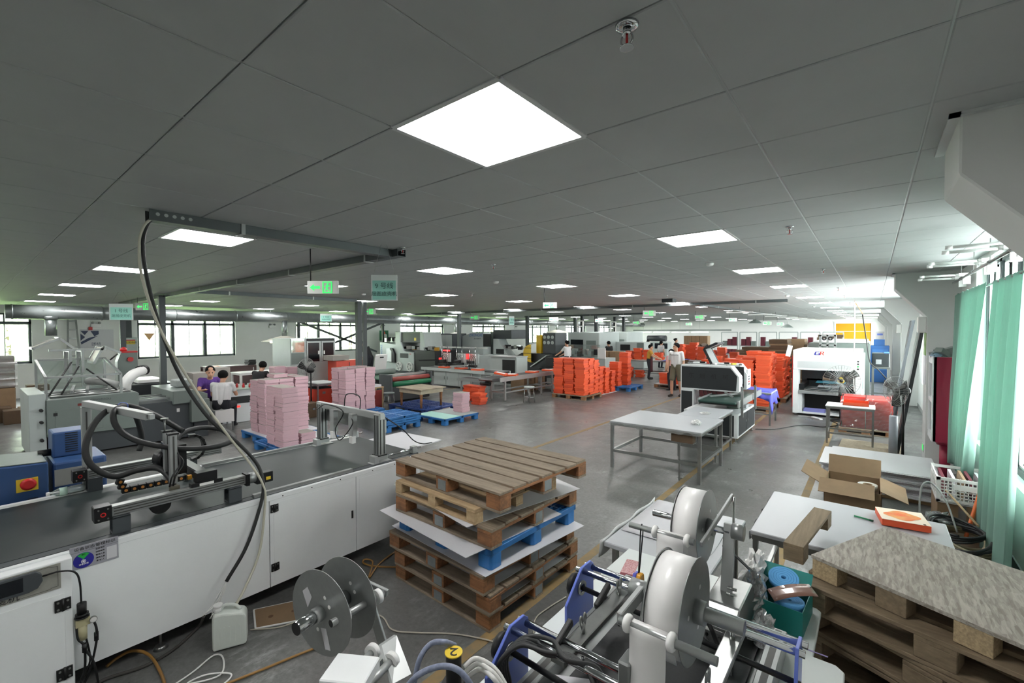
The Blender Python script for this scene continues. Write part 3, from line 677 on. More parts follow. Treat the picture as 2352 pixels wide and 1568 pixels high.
# blue glue machines behind the belt
bm = thing('glue_machine', 'blue cabinet glue machine with a red and yellow switch behind the belt', 'machine', (-5.6, .2, 0))
B().prism([(-.6, 0), (.45, 0), (.45, 1.09), (.0, 1.12), (-.2, 1.02), (-.6, 1.02)], 'x', -5.22, -5.75).build('cabinet', BLUEMACH, bm, bev=.01, seg=2)
B().prism([(.0, 1.125), (.44, 1.095), (.44, 1.1), (.0, 1.13)], 'x', -5.23, -5.74).build('lid', MIDG, bm)
sw = bx('switch_plate', YELLOW, bm, -5.22, -5.212, .27, .39, .89, .99); B().lathe([(.045, 0), (.045, .014), (.03, .022)], (-5.212, .335, .945), 'x', 20).build('switch_knob', REDP, sw, bev=0)
for r in range(3):
    for k in range(4): bx('vent_slot', BLACK, bm, -5.22, -5.218, .15+.09*r, .205+.09*r, .8-.014*k+.01*r, .806-.014*k+.01*r)
bm2 = thing('glue_machine', 'blue and grey glue tank machine behind the aluminium mast', 'machine', (-5.55, .75, 0))
B().box(-5.8, -5.3, .48, .82, 0, 1.06).build('cabinet', BLUEMACH, bm2, bev=.02, seg=2)
bx('grey_band', mat('pale_grey_front', (142, 142, 138), .5), bm2, -5.305, -5.296, .49, .82, .86, 1.0)
text('F', .12, (-5.294, .64, .935), (0, 1, 0.25), (0, .35, 1), BLUEMACH, bm2, sx=1.6)
vb = bx('motor_cover', BLUEMACH, bm2, -5.78, -5.5, .5, .74, 1.06, 1.28, bev=.015, seg=2)
for k in range(9): bx('vent_slot', BLACK, vb, -5.501, -5.497, .58, .66, 1.1+.02*k, 1.108+.02*k)
B().cyl((-5.6, .42, 1.1), (-5.6, .5, 1.1), .03, 12).build('pipe_stub', BLACK, bm2)
# lying water bottle
bt = thing('water_bottle', 'clear plastic water bottle lying on the far belt edge', 'bottle', (-5.02, .5, .86))
PET = film('clear_pet', (228, 240, 236), .3, .08, .6)
B().lathe([(.012, 0), (.012, .015), (.03, .05), (.031, .1), (.028, .11), (.031, .12), (.031, .19), (.026, .205)], (-4.99, .43, .889), 'y', 16).build('bottle_body', PET, bt)
B().lathe([(.015, 0), (.015, .02)], (-4.99, .412, .889), 'y', 12).build('cap', WPLAST, bt); B().lathe([(.0316, .055), (.0316, .1)], (-4.99, .43, .889), 'y', 16).build('paper_label', mat('green_white_label', (196, 226, 210), .5), bt)
# second gantry at the belt end
g2 = thing('sensor_gantry', 'aluminium profile gantry bridging the end of the dark belt', 'gantry', (-4.34, 2.62, .86))
for xx in (-3.79, -4.9):
    f = B().box(xx-.05, xx+.05, 2.5, 2.72, .858, .865).box(xx-.045, xx+.045, 2.52, 2.575, .86, .93).box(xx-.035, xx+.035, 2.575, 2.68, .88, .92).build('foot_clamp', ALUL, g2, bev=.003)
    p = B().box(xx-.045, xx+.045, 2.57, 2.65, .93, 1.33).build('upright', ALU, g2, bev=.004)
    for yy in (2.59, 2.63): bx('profile_groove', BLACK, p, xx+.044, xx+.0465, yy-.006, yy+.006, .94, 1.32)
    for yy in (-.02, .02): bx('profile_groove', BLACK, p, xx+yy-.005, xx+yy+.005, 2.5685, 2.571, .94, 1.32)
    bx('pad', BLACK, p, xx-.055, xx+.055, 2.56, 2.66, .925, .935)
    cy('guide_rod', CHROME, g2, (xx+.0, 2.66, .9), (xx, 3.12, .9), .011, 12); B().box(xx-.03, xx+.03, 3.0, 3.06, .858, .93).build('rod_holder', ALUL, g2, bev=.003)
B().box(-4.98, -3.74, 2.585, 2.635, 1.28, 1.345).build('bridge_beam', ALUL, g2, bev=.003)
for xx in (-4.55, -4.18):
    B().box(xx-.04, xx+.04, 2.53, 2.585, 1.06, 1.3).build('pneumatic_slide', ALUL, g2, bev=.003)
    B().box(xx-.015, xx+.05, 2.52, 2.56, 1.0, 1.07).build('slide_foot', WPLAST, g2)
B().box(-4.98, -3.8, 2.65, 2.7, 1.13, 1.26).build('rear_profile', ALU, g2, bev=.003)
for pts in ([(-4.9, 2.55, 1.27), (-4.6, 2.5, 1.36), (-4.35, 2.55, 1.3), (-4.42, 2.5, 1.12), (-4.3, 2.48, 1.02), (-4.1, 2.5, 1.2), (-4.2, 2.55, 1.27)], [(-4.45, 2.62, 1.3), (-4.4, 2.62, 1.47), (-4.15, 2.62, 1.47), (-4.12, 2.6, 1.3)], [(-3.79, 2.66, 1.3), (-3.75, 2.85, 1.15), (-3.75, 3.0, 1.0), (-3.72, 3.1, .95), (-3.75, 3.25, .93)]):
    tb('sensor_cable', BLACK, g2, pts, .006, 6)
pp = B(); pp.cbox((-4.5, 3.45, .8), (.75, .55, .012), rz=.05); pp.build('loading_plate', WCARD, MT); bx('plate_leg', OFFW, MT, -4.55, -4.45, 3.3, 3.5, 0, .795)
# jerrycan
jc = thing('jerrycan', 'translucent white plastic jerrycan standing beside the machine panel', 'jerrycan', (-3.41, 1.14, 0), 1.15)
JW = mat('milky_plastic', (206, 212, 206), .4, var=.03, scale=3)
WM0 = WM[jc.name]
def L(b): b.T = WM0; return b
L(B()).prism([(-.095, .01), (.095, .01), (.1, .03), (.1, .2), (.085, .225), (.06, .235), (-.04, .255), (-.085, .255), (-.1, .235), (-.1, .03)], 'y', -.055, .055).build('can_body', JW, jc, bev=.012, seg=2)
L(B()).tube([(-.06, 0, .25), (-.03, 0, .285), (.03, 0, .27), (.06, 0, .232)], .011, 8).build('handle', JW, jc)
L(B()).cyl((-.07, 0, .25), (-.07, 0, .288), .024, 14).cyl((-.07, 0, .285), (-.07, 0, .3), .028, 14).build('cap', WPLAST, jc)
for k in range(5): L(B()).box(-.06+.03*k-.004, -.06+.03*k+.004, -.058, .058, .05, .16).build('rib', JW, jc)
# flattened carton and loose hoses on the floor
fc = thing('flattened_carton', 'flattened brown carton sheet with a serrated white edge on the floor', 'carton', (-3.5, 1.5, 0))
q = [PZ(583,1402), PZ(587,1445), PZ(720,1420), PZ(705,1376)]
B()._add([(p.x, p.y, .004) for p in q]+[(p.x, p.y, .009) for p in q], [(0,1,2,3),(7,6,5,4),(0,4,5,1),(1,5,6,2),(2,6,7,3),(3,7,4,0)]).build('card_sheet', CARD, fc)
eb = B(); eb.bar(q[1]+Vector((0, 0, .006)), q[2]+Vector((0, 0, .006)), .012, .007).bar(q[0]+Vector((0, 0, .006)), q[1]+Vector((0, 0, .006)), .012, .007).bar(q[0]+Vector((0, 0, .006)), q[3]+Vector((0, 0, .006)), .008, .007); eb.build('white_edge', WPLAST, fc)
for a, c_ in ((.28, .55), (.7, .5)):
    p = q[0].lerp(q[3], a).lerp(q[1].lerp(q[2], a), c_); B().cyl((p.x, p.y, .009), (p.x, p.y, .0095), .018, 10).build('glue_stain', mat('brown_stain', (96, 66, 40), .6), fc)
YH = mat('amber_air_hose', (150, 112, 58), .4)
hose('amber_hose', 'amber air hose curving on the floor in front of the white machine', [PZ(245,1530,.02), PZ(270,1510,.03), PZ(305,1494,.05), PZ(340,1502,.03), PZ(362,1530,.015), PZ(378,1570,.012), PZ(380,1620,.012)], .009, YH)
hose('amber_hose', 'long amber air hose lying across the floor toward the reel stand', [PZ(520,1570,.012), PZ(600,1538,.012), PZ(700,1497,.012), PZ(760,1475,.012)], .008, YH)
hose('amber_hose', 'amber air hose looped on the floor beside the pallet stack', [PZ(910,1302,.012), PZ(860,1300,.012), PZ(835,1292,.02), PZ(838,1284,.03), PZ(856,1290,.02), PZ(848,1325,.012), PZ(870,1295,.012), PZ(905,1268,.012)], .008, YH)
hose('white_cable', 'thin white cable in loose loops on the floor near the jerrycan', [PZ(380,1585,.01), PZ(440,1545,.01), PZ(490,1505,.01), PZ(512,1510,.01), PZ(505,1550,.01), PZ(430,1570,.01), PZ(470,1550,.01), PZ(520,1545,.015), PZ(530,1555,.01), PZ(490,1590,.01)], .005, WPLAST)
hose('white_cable', 'thin white cable running on the floor from the carton to the blue frame', [PZ(575,1446,.01), PZ(640,1440,.01), PZ(700,1425,.01), PZ(860,1410,.01), PZ(900,1445,.01), PZ(950,1452,.01), PZ(1040,1455,.01), PZ(1100,1465,.01), PZ(1140,1475,.01)], .005, mat('dusty_white_cable', (176, 170, 156), .6))
hose('white_cable', 'thin white cable lying between pallet stack and blue plates', [PZ(1225,1460,.01), PZ(1230,1420,.01), PZ(1260,1395,.01), PZ(1300,1370,.01)], .005, mat('dusty_white_cable', (176, 170, 156)))
# ================================================================ pallets
PLATEM = mat('galvanised_corner_plate', (128, 134, 136), .5, .3, var=.1, scale=20)
def pallet_parts(t, z0, LX_, LY_, H_, nb, mt, ms, mb, gap=.12, bottom='x', plates=True, seed=0, t_b=.02, blk=(.14, .12)):
    """wooden block pallet; boards run along local x. Built in the local frame of thing t."""
    rnd = random.Random(seed); T = WM[t.name]
    def nbx(): b = B(); b.T = T; return b
    bw = LY_/(nb+(nb-1)*gap)
    for k in range(nb):
        y0 = -LY_/2+k*bw*(1+gap); j = rnd.uniform(-.006, .006)
        nbx().box(-LX_/2+rnd.uniform(-.008, .008), LX_/2+rnd.uniform(-.008, .008), y0+j, y0+bw+j, z0+H_-t_b, z0+H_+rnd.uniform(-.002, .002)).build('deck_board', mt, t, bev=.002)
    for sx in (-1, 0, 1):
        xc = sx*(LX_/2-blk[0]/2)
        nbx().box(xc-blk[0]/2, xc+blk[0]/2, -LY_/2, LY_/2, z0+H_-2*t_b, z0+H_-t_b-.001).build('stringer', ms, t, bev=.002)
        for sy in (-1, 0, 1):
            yc = sy*(LY_/2-blk[1]/2)
            bo = nbx().box(xc-blk[0]/2, xc+blk[0]/2, yc-blk[1]/2, yc+blk[1]/2, z0+t_b, z0+H_-2*t_b-.001).build('block', mb, t, bev=.003)
            if plates and (sx == 0) != (sy == 0):
                if sy == -1: nbx().box(xc-.045, xc+.05, yc-blk[1]/2-.002, yc-blk[1]/2, z0+t_b+.004, z0+H_-2*t_b-.004).build('metal_plate', PLATEM, bo)
                if sx == 1: nbx().box(xc+blk[0]/2, xc+blk[0]/2+.002, yc-.045, yc+.045, z0+t_b+.004, z0+H_-2*t_b-.004).build('metal_plate', PLATEM, bo)
    for s in (-1, 0, 1):
        if bottom == 'x':
            yc = s*(LY_/2-blk[1]/2); nbx().box(-LX_/2, LX_/2, yc-blk[1]/2, yc+blk[1]/2, z0, z0+t_b-.001).build('runner', mt, t, bev=.002)
        else:
            xc = s*(LX_/2-blk[0]/2); nbx().box(xc-blk[0]/2, xc+blk[0]/2, -LY_/2, LY_/2, z0, z0+t_b-.001).build('runner', ms, t, bev=.002)
def wooden_pallet(lab, cx, cy_, z0, LX_, LY_, H_, rz, nb=7, mats=None, group='pallets', **k):
    t = thing('wooden_pallet', lab, 'pallet', (cx, cy_, z0), rz, group)
    m3 = mats or (PALLW, PALLBY, PALLB)
    pallet_parts(t, 0, LX_, LY_, H_, nb, *m3, **k); return t
def plastic_pallet(lab, cx, cy_, z0, LX_, LY_, H_, rz, m, group='blue plastic pallets', n=(16, 14), label_text=None, runners=False):
    t = thing('plastic_pallet', lab, 'pallet', (cx, cy_, z0), rz, group); T = WM[t.name]
    def nbx(): b = B(); b.T = T; return b
    b = nbx(); a, c, e = LX_/2, LY_/2, .035
    b.box(-a, a, -c, -c+e, H_-.045, H_).box(-a, a, c-e, c, H_-.045, H_).box(-a, -a+e, -c, c, H_-.045, H_).box(a-e, a, -c, c, H_-.045, H_).box(-.03, .03, -c, c, H_-.045, H_).box(-a, a, -.03, .03, H_-.045, H_)
    b.build('deck_rim', m, t, bev=.004)
    g = nbx()
    for k in range(1, n[0]): x = -a+LX_*k/n[0]; g.box(x-.006, x+.006, -c, c, H_-.04, H_-.003)
    for k in range(1, n[1]): y = -c+LY_*k/n[1]; g.box(-a, a, y-.006, y+.006, H_-.04, H_-.004)
    g.build('deck_grid', m, t, kind='stuff')
    for sx in (-1, 0, 1):
        for sy in (-1, 0, 1):
            x, y, w, d = sx*(a-.075), sy*(c-.07), .072, .066
            nbx().prism([(x-w, y-d+.02), (x-w+.02, y-d), (x+w-.02, y-d), (x+w, y-d+.02), (x+w, y+d-.02), (x+w-.02, y+d), (x-w+.02, y+d), (x-w, y+d-.02)], 'z', 0, H_-.045).build('foot', m, t, bev=.004)
    return t
# ---- stack of empty pallets at the centre
SX, SY = -2.64, 2.93
wooden_pallet('worn orange-brown pallet at the floor, lowest of the centre stack', SX+.0, SY, 0, 1.13, 1.16, .138, -.03, seed=1, group='pallets in the centre stack')
B().cbox((SX-.02, SY+.02, .1405), (1.1, 1.08, .003), rz=-.04).build('card_sheet', WCARD, None, label='white card sheet between the two lowest pallets of the centre stack', cat='card sheet', group='white card sheets in the pallet stack')
wooden_pallet('worn brown pallet second from the floor in the centre stack', SX+.02, SY-.02, .143, 1.12, 1.17, .138, -.015, seed=2, group='pallets in the centre stack')
B().cbox((SX-.03, SY, .2835), (1.12, 1.1, .003), rz=-.05).build('card_sheet', WCARD, None, label='white card sheet on the second pallet of the centre stack', cat='card sheet', group='white card sheets in the pallet stack')
wooden_pallet('weathered brown pallet just below the blue plastic pallet', SX-.01, SY-.05, .286, 1.14, 1.16, .142, -.035, seed=3, group='pallets in the centre stack')
def pzsheet(lab, pix, z):
    B().prism([(PZ(u, v, z).x, PZ(u, v, z).y) for u, v in pix], 'z', z-.0015, z+.0015).build('card_sheet', WCARD, None, label=lab, cat='card sheet', group='white card sheets in the pallet stack')
pzsheet('large white card sheet lying under the blue plastic pallet', [(900, 1207), (1115, 1325), (1342, 1207), (1120, 1105)], 0.4315)
plastic_pallet('bright blue plastic pallet in the middle of the centre stack', SX-.0, SY+.0, .434, 1.12, 1.12, .15, -.03, BLUEP, group='pallets in the centre stack')
pzsheet('white card sheet jutting far out to the left above the blue pallet', [(872, 1172), (1070, 1281), (1290, 1180), (1085, 1085)], 0.587)
wooden_pallet('brown pallet resting on the blue plastic pallet', SX+.0, SY+.0, .59, 1.13, 1.14, .148, -.02, seed=5, group='pallets in the centre stack')
pzsheet('white card sheet below the small pale pine pallet', [(905, 1113), (1072, 1211), (1332, 1122), (1140, 1040)], 0.7405)
wooden_pallet('small pale fresh pine pallet below the topmost pallet', SX-.06, SY-.08, .743, 1.0, 1.0, .112, -.05, 5, (PALEW, PALEWY, PALEW), seed=6, plates=False, gap=.5, t_b=.016, blk=(.09, .09), group='pallets in the centre stack')
wooden_pallet('grey-brown slatted pallet on top of the centre stack', SX, SY+.04, .857, 1.28, 1.12, .15, -.05, 7, seed=7, gap=.2, group='pallets in the centre stack')
# ================================================================ ribbon machine on its desk
RM = thing('ribbon_machine', 'ribbon feeding machine with polished rods and blue end plates on a white desk', 'machine', (-.65, 1.6, .76))
RD = thing('work_desk', 'white lacquered desk carrying the ribbon machine', 'desk', (-.68, 1.9, 0))
LACQ = mat('white_lacquered_board', (206, 212, 210), .35)
B().prism([(-1.2, 1.22), (-1.0, 1.22), (-1.0, .3), (-.1, .3), (-.07, .34), (-.07, 2.24), (-.1, 2.27), (-.18, 2.27), (-.18, 2.66), (-.2, 2.68), (-1.2, 2.68)], 'z', .725, .755).build('desk_top', LACQ, RD, bev=.004)
for x, y in ((-.95, .5), (-.2, .5), (-1.12, 2.58), (-.26, 2.58)): bx('leg', ALUL, RD, x-.02, x+.02, y-.02, y+.02, 0, .725)
B().box(-1.1, -.24, 2.57, 2.59, .2, .23).box(-1.13, -1.11, 1.3, 2.58, .2, .23).build('stretcher', ALUL, RD)
PUR = mat('faded_purple_print', (150, 140, 190), .5)
for x0, y in ((-.34, 2.44), (-.24, 2.3)): bx('print_strip', PUR, RD, x0, x0+.11, y, y+.008, .755, .7556)
PT = lambda *p: p
DBELT = mat('perforated_black_belt', (40, 42, 43), .5, var=.2, scale=90)
B().box(-.98, -.3, .4, 2.2, .757, .79).build('machine_bed', ALUL, RM); bx('feed_belt', DBELT, RM, -.9, -.36, .35, 2.25, .79, .81)
for xx in (-.98, -.3):
    s = B().box(xx-.03, xx+.03, .35, 2.22, .76, .85).build('side_profile', ALU, RM, bev=.003)
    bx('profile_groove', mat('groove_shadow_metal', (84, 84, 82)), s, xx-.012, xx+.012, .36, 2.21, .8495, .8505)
def blue_plate(x, y0, y1, z0=.78, z1=1.03, clear=False):
    m = film('clear_blue_acrylic', (150, 170, 235), .35, .05, .8) if clear else BLUEM
    return B().prism([(y0, z0), (y1, z0), (y1, z1-.05), (y1-.06, z1), (y0+.03, z1), (y0, z1-.06)], 'x', x-.006, x+.006).build('end_plate', m, RM, bev=.002)
for y in (1.36, 1.9):
    pb = B().prism([(y-.19, .76), (y+.06, .76), (y+.06, 1.0), (y+.035, 1.02), (y-.05, 1.02), (y-.19, .9)], 'x', -1.075, -1.063).build('end_plate', BLUEM, RM, bev=.002)
    B().ring((-1.06, y-.06, .93), (1, 0, 0), .033, .02, .012, 20).build('bearing', STEEL, pb)
    B().lathe([(.05, -.03), (.055, -.01), (.02, 0)], (-1.085, y-.06, .93), 'x', 16).build('hand_wheel', BLACK, pb)
    for dy, z, x1 in ((-.04, 1.0, -.17), (.045, .985, -.17)):
        cy('guide_rod', CHROME, RM, (-1.1, y+dy, z), (x1, y+dy, z), .0135, 16)
    cy('lead_screw', BLKM, RM, (-1.06, y-.06, .93), (-.18, y-.06, .9), .011, 12)
    pe = B().prism([(y-.12, .76), (y+.02, .76), (y+.06, .97), (y+.05, 1.01), (y-.05, 1.02), (y-.06, .99)], 'x', -.2, -.188).build('end_plate', BLUEM, RM, bev=.002)
    for z in (.83, .87): cy('bolt', BLACK, pe, (-.188, y-.07, z), (-.165, y-.07, z), .008, 8)
    B().cyl((-.27, y-.07, .8), (-.2, y-.07, .8), .02, 10).build('amber_fitting', mat('amber_plastic', (206, 148, 40)), RM)
# clamp bars with wing bolts
def wing_clamp(p):
    t = thing('wing_clamp', None, None) if False else None
    x, y, z = p; b = B()
    for s in (-1, 1):
        b.tube([(x, y+s*.012, z), (x, y+s*.022, z+.03), (x, y+s*.016, z+.05), (x, y+s*.008, z+.04), (x, y+s*.005, z+.02)], .004, 6, 4)
    b.cyl((x, y, z-.02), (x, y, z+.012), .01, 10)
    b.build('wing_nut', STEEL, RM)
    B().cyl((x, y, z-.16), (x, y, z-.02), .006, 8).cyl((x, y, z-.11), (x, y, z-.04), .01, 10).build('clamp_screw', CHROME, RM)
for x in (-.86, -.4):
    B().box(x-.03, x+.03, 1.32, 1.96, .958, .982).build('clamp_bar', STEEL, RM, bev=.003)
    for y in (1.5, 1.82): wing_clamp((x, y, 1.0))
for x, y in ((-.9, 1.44), (-.9, 1.76)): B().bar((x, y-.08, .975), (x, y+.04, 1.02), .022, .03).build('clamp_lever', BLACK, RM, bev=.006, seg=2)
B().box(-.62, -.58, 1.3, 1.38, .76, 1.1).build('cross_block', ALU, RM, bev=.006); B().box(-.72, -.64, 1.16, 1.2, .76, 1.02).build('side_block', ALU, RM, bev=.006)
# reels of white ribbon
def reel(lab, xr, yc, zc, arm_left, R=.168, w=.115):
    t = thing('ribbon_reel', lab, 'ribbon reel', (xr-w/2, yc, zc-R), group='white ribbon reels')
    B().ring((xr-w/2, yc, zc), (1, 0, 0), R-.008, .045, w-.006, 48).build('ribbon_roll', RIBBON, t)
    for x, s in ((xr, 1), (xr-w, -1)):
        d = B().ring((x, yc, zc), (1, 0, 0), R, .02, .003, 48).build('reel_disc', ALU, t)
        for k in range(3):
            a = .9+k*2.094; cy('disc_hole', WPLAST, d, (x+s*.0016, yc+.075*math.cos(a), zc+.075*math.sin(a)), (x+s*.002, yc+.075*math.cos(a), zc+.075*math.sin(a)), .008, 12)
    cy('hub', ALU, t, (xr, yc, zc), (xr+.035, yc, zc), .038, 20); cy('hub', ALU, t, (xr-w-.04, yc, zc), (xr-w, yc, zc), .033, 20)
    return t
rA = reel('large white ribbon reel nearest the camera on the ribbon machine', -.45, 1.531, 1.214, True)
cy('reel_shaft', ALU, rA, (-.63, 1.531, 1.214), (-.3, 1.531, 1.214), .023, 20)
rB = reel('white ribbon reel at the far end of the ribbon machine', -.6, 2.217, 1.22, False)
cy('reel_shaft', CHROME, rB, (-.86, 2.217, 1.22), (-.5, 2.217, 1.22), .016, 16)
# supports for the reels and deflection rollers
def roller(xa, xb, y, z, x0, x1, name='guide_roller'):
    r = cy(name, ALU, RM, (x0, y, z), (x1, y, z), .0135, 16)
    for x in (xa, xb): B().lathe([(.02, -.012), (.027, -.007), (.029, 0), (.027, .007), (.02, .012)], (x, y, z), 'x', 20).build('flange_ring', WPLAST, r)
roller(-.6, -.46, 1.335, 1.21, -.63, -.33)
roller(-.775, -.63, 2.02, 1.215, -.9, -.6)
B().bar((-.63, 1.335, 1.21), (-.63, 1.55, 1.22), .02, .045).bar((-.61, 1.531, 1.22), (-.61, 1.42, .98), .018, .05).build('reel_arm', ALUL, RM, bev=.003)
B().cyl((-.675, 1.531, 1.214), (-.61, 1.531, 1.214), .033, 18).build('brake_hub', ALU, RM)
B().bar((-.5, 2.217, 1.26), (-.5, 2.16, .96), .016, .05, up=(1, 0, 0)).build('reel_arm', ALUL, RM, bev=.003)
B().cyl((-.49, 2.217, 1.23), (-.44, 2.217, 1.23), .035, 20).build('brake_hub', ALU, RM)
B().bar((-.57, 2.02, 1.215), (-.53, 2.4, 1.33), .012, .025).build('tension_lever', ALUL, RM, bev=.002)
B().prism([(1.95, .8), (2.35, .8), (2.35, .93), (2.3, .97), (2.05, .97), (1.95, .9)], 'x', -.56, -.42).build('motor_housing', STEEL, RM, bev=.006)
for z, y in ((.985, 2.12), (.985, 2.17), (1.0, 2.14)): cy('bolt', STEEL, RM, (-.49, y, z), (-.46, y, z), .007, 8)
cy('lever_rod', STEEL, RM, (-.52, 2.38, .8), (-.52, 2.38, 1.33), .006, 8)
# ribbon webs running down from the rollers
rw = B(); x0, x1 = -.588, -.472
prof = [(1.42, 1.08), (1.355, 1.22), (1.335, 1.2255), (1.32, 1.21), (1.318, 1.12), (1.3, .97), (1.27, .82)]
rw.grid(lambda u, v: (x0+(x1-x0)*u,)+tuple(Vector(prof[min(int(v*6), 5)]).lerp(Vector(prof[min(int(v*6), 5)+1]), v*6-min(int(v*6), 5)) if v < 1 else prof[-1]), 1, 24)
rw.build('ribbon_web', RIBBON, RM, solid=.001)
rw = B(); x0, x1 = -.763, -.642
prof2 = [(2.1, 1.08), (2.04, 1.225), (2.02, 1.2305), (2.005, 1.215), (2.0, 1.1), (2.0, .9), (2.0, .82)]
rw.grid(lambda u, v: (x0+(x1-x0)*u,)+tuple(Vector(prof2[min(int(v*6), 5)]).lerp(Vector(prof2[min(int(v*6), 5)+1]), v*6-min(int(v*6), 5)) if v < 1 else prof2[-1]), 1, 24)
rw.build('ribbon_web', RIBBON, RM, solid=.001)
cy('dark_roller', BLACK, RM, (-.5, 1.12, .97), (-.32, 1.12, .97), .03, 16)
# cable bundle draped over the near rods
for k in range(5):
    o = k*.012
    tb('cable', RUBBER, RM, [(-1.06, 1.25+o, .8), (-1.05, 1.22+o, .93), (-.99, 1.27+o*.6, 1.0+o*.3), (-.9, 1.3+o, 1.0-.02*math.sin(k)), (-.8, 1.33-o, 1.01+o*.4), (-.72, 1.31+o, .99), (-.67, 1.27+o, .93), (-.63, 1.24+o, .88)], .0085, 8)
bx('control_lid', REDP, RM, -.86, -.76, 1.17, 1.3, .83, .85, label='red control lid with a green key'); bx('green_key', mat('green_key', (40, 170, 80), .4), RM, -.83, -.81, 1.22, 1.25, .85, .856)
B().cbox((-.86, 1.42, .815), (.14, .1, .002), rz=.5).build('note_sheet', WCARD, RM)
# toolbox with its things
tbx = thing('toolbox', 'open teal toolbox on the white desk end', 'toolbox', (-.34, 2.5, .755), -.06); T = WM[tbx.name]
def NB(T): b = B(); b.T = T; return b
TEAL = mat('teal_painted_steel', (22, 122, 116), .45)
NB(T).box(-.12, .12, -.13, -.127, 0, .12).box(-.12, .12, .127, .13, 0, .12).box(-.12, -.117, -.13, .13, 0, .12).box(.117, .12, -.13, .13, 0, .12).box(-.12, .12, -.13, .13, 0, .004).build('tray', TEAL, tbx)
NB(T).cbox((-.0, .17, .13), (.22, .09, .004), rx=.5).build('lid', TEAL, tbx)
VELB = mat('light_blue_tape', (84, 158, 214), .7)
def tape_roll(lab, p, r, w, m, tilt):
    t = thing('tape_roll', lab, 'tape roll', p); M4 = Matrix.Translation(Vector(p)) @ Matrix.Rotation(tilt, 4, 'X')
    for k in range(5):
        b = NB(M4); ro = r*(1-.17*k); b.ring((0, 0, 0), (0, 0, 1), ro, ro-r*.15, w*(1-.03*k), 32); b.build('tape_turn', m, t)
    return t
tape_roll('light blue tape roll standing highest in the toolbox', (-.33, 2.57, .905), .066, .03, VELB, .35)
tape_roll('light blue tape roll lying lower in the toolbox', (-.29, 2.44, .865), .062, .03, VELB, -.05)
cp = NB(Matrix.Translation(Vector((-.28, 2.45, .91))) @ Euler((.1, -.22, .5)).to_matrix().to_4x4()).grid(lambda u, v: ((u-.5)*.19, (v-.5)*.085, .012*math.sin(u*3.1)), 10, 3)
cp.build('card_piece', mat('brown_wrapped_card', (128, 96, 84), .25, coat=.6), None, label='brown card piece wrapped in shiny film on the toolbox', cat='card', solid=.002)
wr = thing('wrench', 'steel open-end wrench sticking up out of the toolbox', 'wrench', (-.46, 2.5, .93)); M4 = Matrix.Translation(Vector((-.46, 2.5, .93))) @ Euler((.5, .75, .4)).to_matrix().to_4x4()
NB(M4).box(-.12, .06, -.009, .009, -.003, .003).build('shank', BLKM, wr, bev=.002)
NB(M4).prism([(-.12, -.012), (-.14, -.026), (-.17, -.024), (-.185, -.012), (-.155, -.008), (-.155, .01), (-.185, .014), (-.17, .026), (-.14, .026), (-.12, .012)], 'z', -.005, .005).build('jaw', STEEL, wr, bev=.001)
FILM = film('clear_plastic_bag', (238, 240, 240), .22, .12, .9)
def crumple(name, lab, c, r, seed, m=FILM, cat='plastic bag', n=22, mm=14, amp=.35):
    rnd = random.Random(seed); ph = [(rnd.uniform(2, 7), rnd.uniform(2, 7), rnd.uniform(0, 6)) for _ in range(6)]
    def fn(u, v):
        a, e = u*6.2832, (v-.5)*3.1; k = 1+sum(amp/3*math.sin(p*a+q*e*2+s) for p, q, s in ((round(p), q, s) for p, q, s in ph))
        return (c[0]+r[0]*k*math.cos(e)*math.cos(a), c[1]+r[1]*k*math.cos(e)*math.sin(a), c[2]+r[2]*k*math.sin(e))
    return B().grid(fn, n, mm, False).build(name, m, None, label=lab, cat=cat)
crumple('plastic_bag', 'crumpled clear plastic bag between the ribbon reel and the toolbox', (-.43, 2.42, .86), (.05, .1, .09), 3)
crumple('plastic_bag', 'clear plastic bag hanging below the toolbox over the machine bed', (-.36, 2.2, .83), (.045, .1, .06), 5)
crumple('white_rag', 'white cloth rag hanging behind the far ribbon reel', (-.47, 2.62, .86), (.05, .14, .09), 8, mat('white_cloth', (222, 222, 220), .9), 'rag')
hx = thing('plier_set', 'black pliers lying in front of the steel motor housing', 'pliers', (-.5, 1.9, .86))
for s in (-1, 1): B().tube([(-.5+s*.01, 2.0, .87), (-.5+s*.03, 1.93, .88), (-.47+s*.025, 1.86, .9)], .009, 8, 4).build('handle', BLACK, hx)
B().bar((-.5, 2.0, .87), (-.5, 2.06, .87), .02, .012).build('jaw', STEEL, hx)
hose('black_tube', 'short black tube leaning beside the large ribbon reel', [(-.53, 1.92, .98), (-.48, 1.88, .93), (-.43, 1.83, .87)], .009, BLACK)
# ---- film covered table behind the desk
T2 = thing('work_table', 'white paper-covered table behind the ribbon machine', 'table', (-1, 3.2, 0))
B().box(-1.4, -.72, 2.72, 3.68, .69, .725).build('table_top', TABLEF, T2, bev=.006)
PAPER = mat('crinkled_white_paper', (206, 207, 206), .6, bump=.4, bscale=9)
B().grid(lambda u, v: (-1.415+.03*math.sin(v*17)*.3-.012*(u), 2.7+v*1.0, .735-u*.12), 3, 20).build('paper_skirt', PAPER, T2, solid=.002)
for x, y in ((-1.35, 2.8), (-.78, 2.8), (-1.35, 3.62), (-.78, 3.62)): bx('leg', STEEL, T2, x-.018, x+.018, y-.018, y+.018, 0, .69)
B().box(-1.36, -.77, 3.6, 3.63, .15, .18).build('stretcher', STEEL, T2)
B().grid(lambda u, v: (-1.38+u*.6+.004*math.sin(v*9), 2.95+v*.72, .729+.003*math.sin(u*5+v*7)), 6, 8).build('paper_sheet', WCARD, None, label='plain white paper sheet lying on the table behind the reels', cat='paper', solid=.001)
hz = thing('hanging_tape_measure', 'blue and yellow tape measure hanging by a black cord from the roller', 'tape measure', (-.83, 2.0, .96))
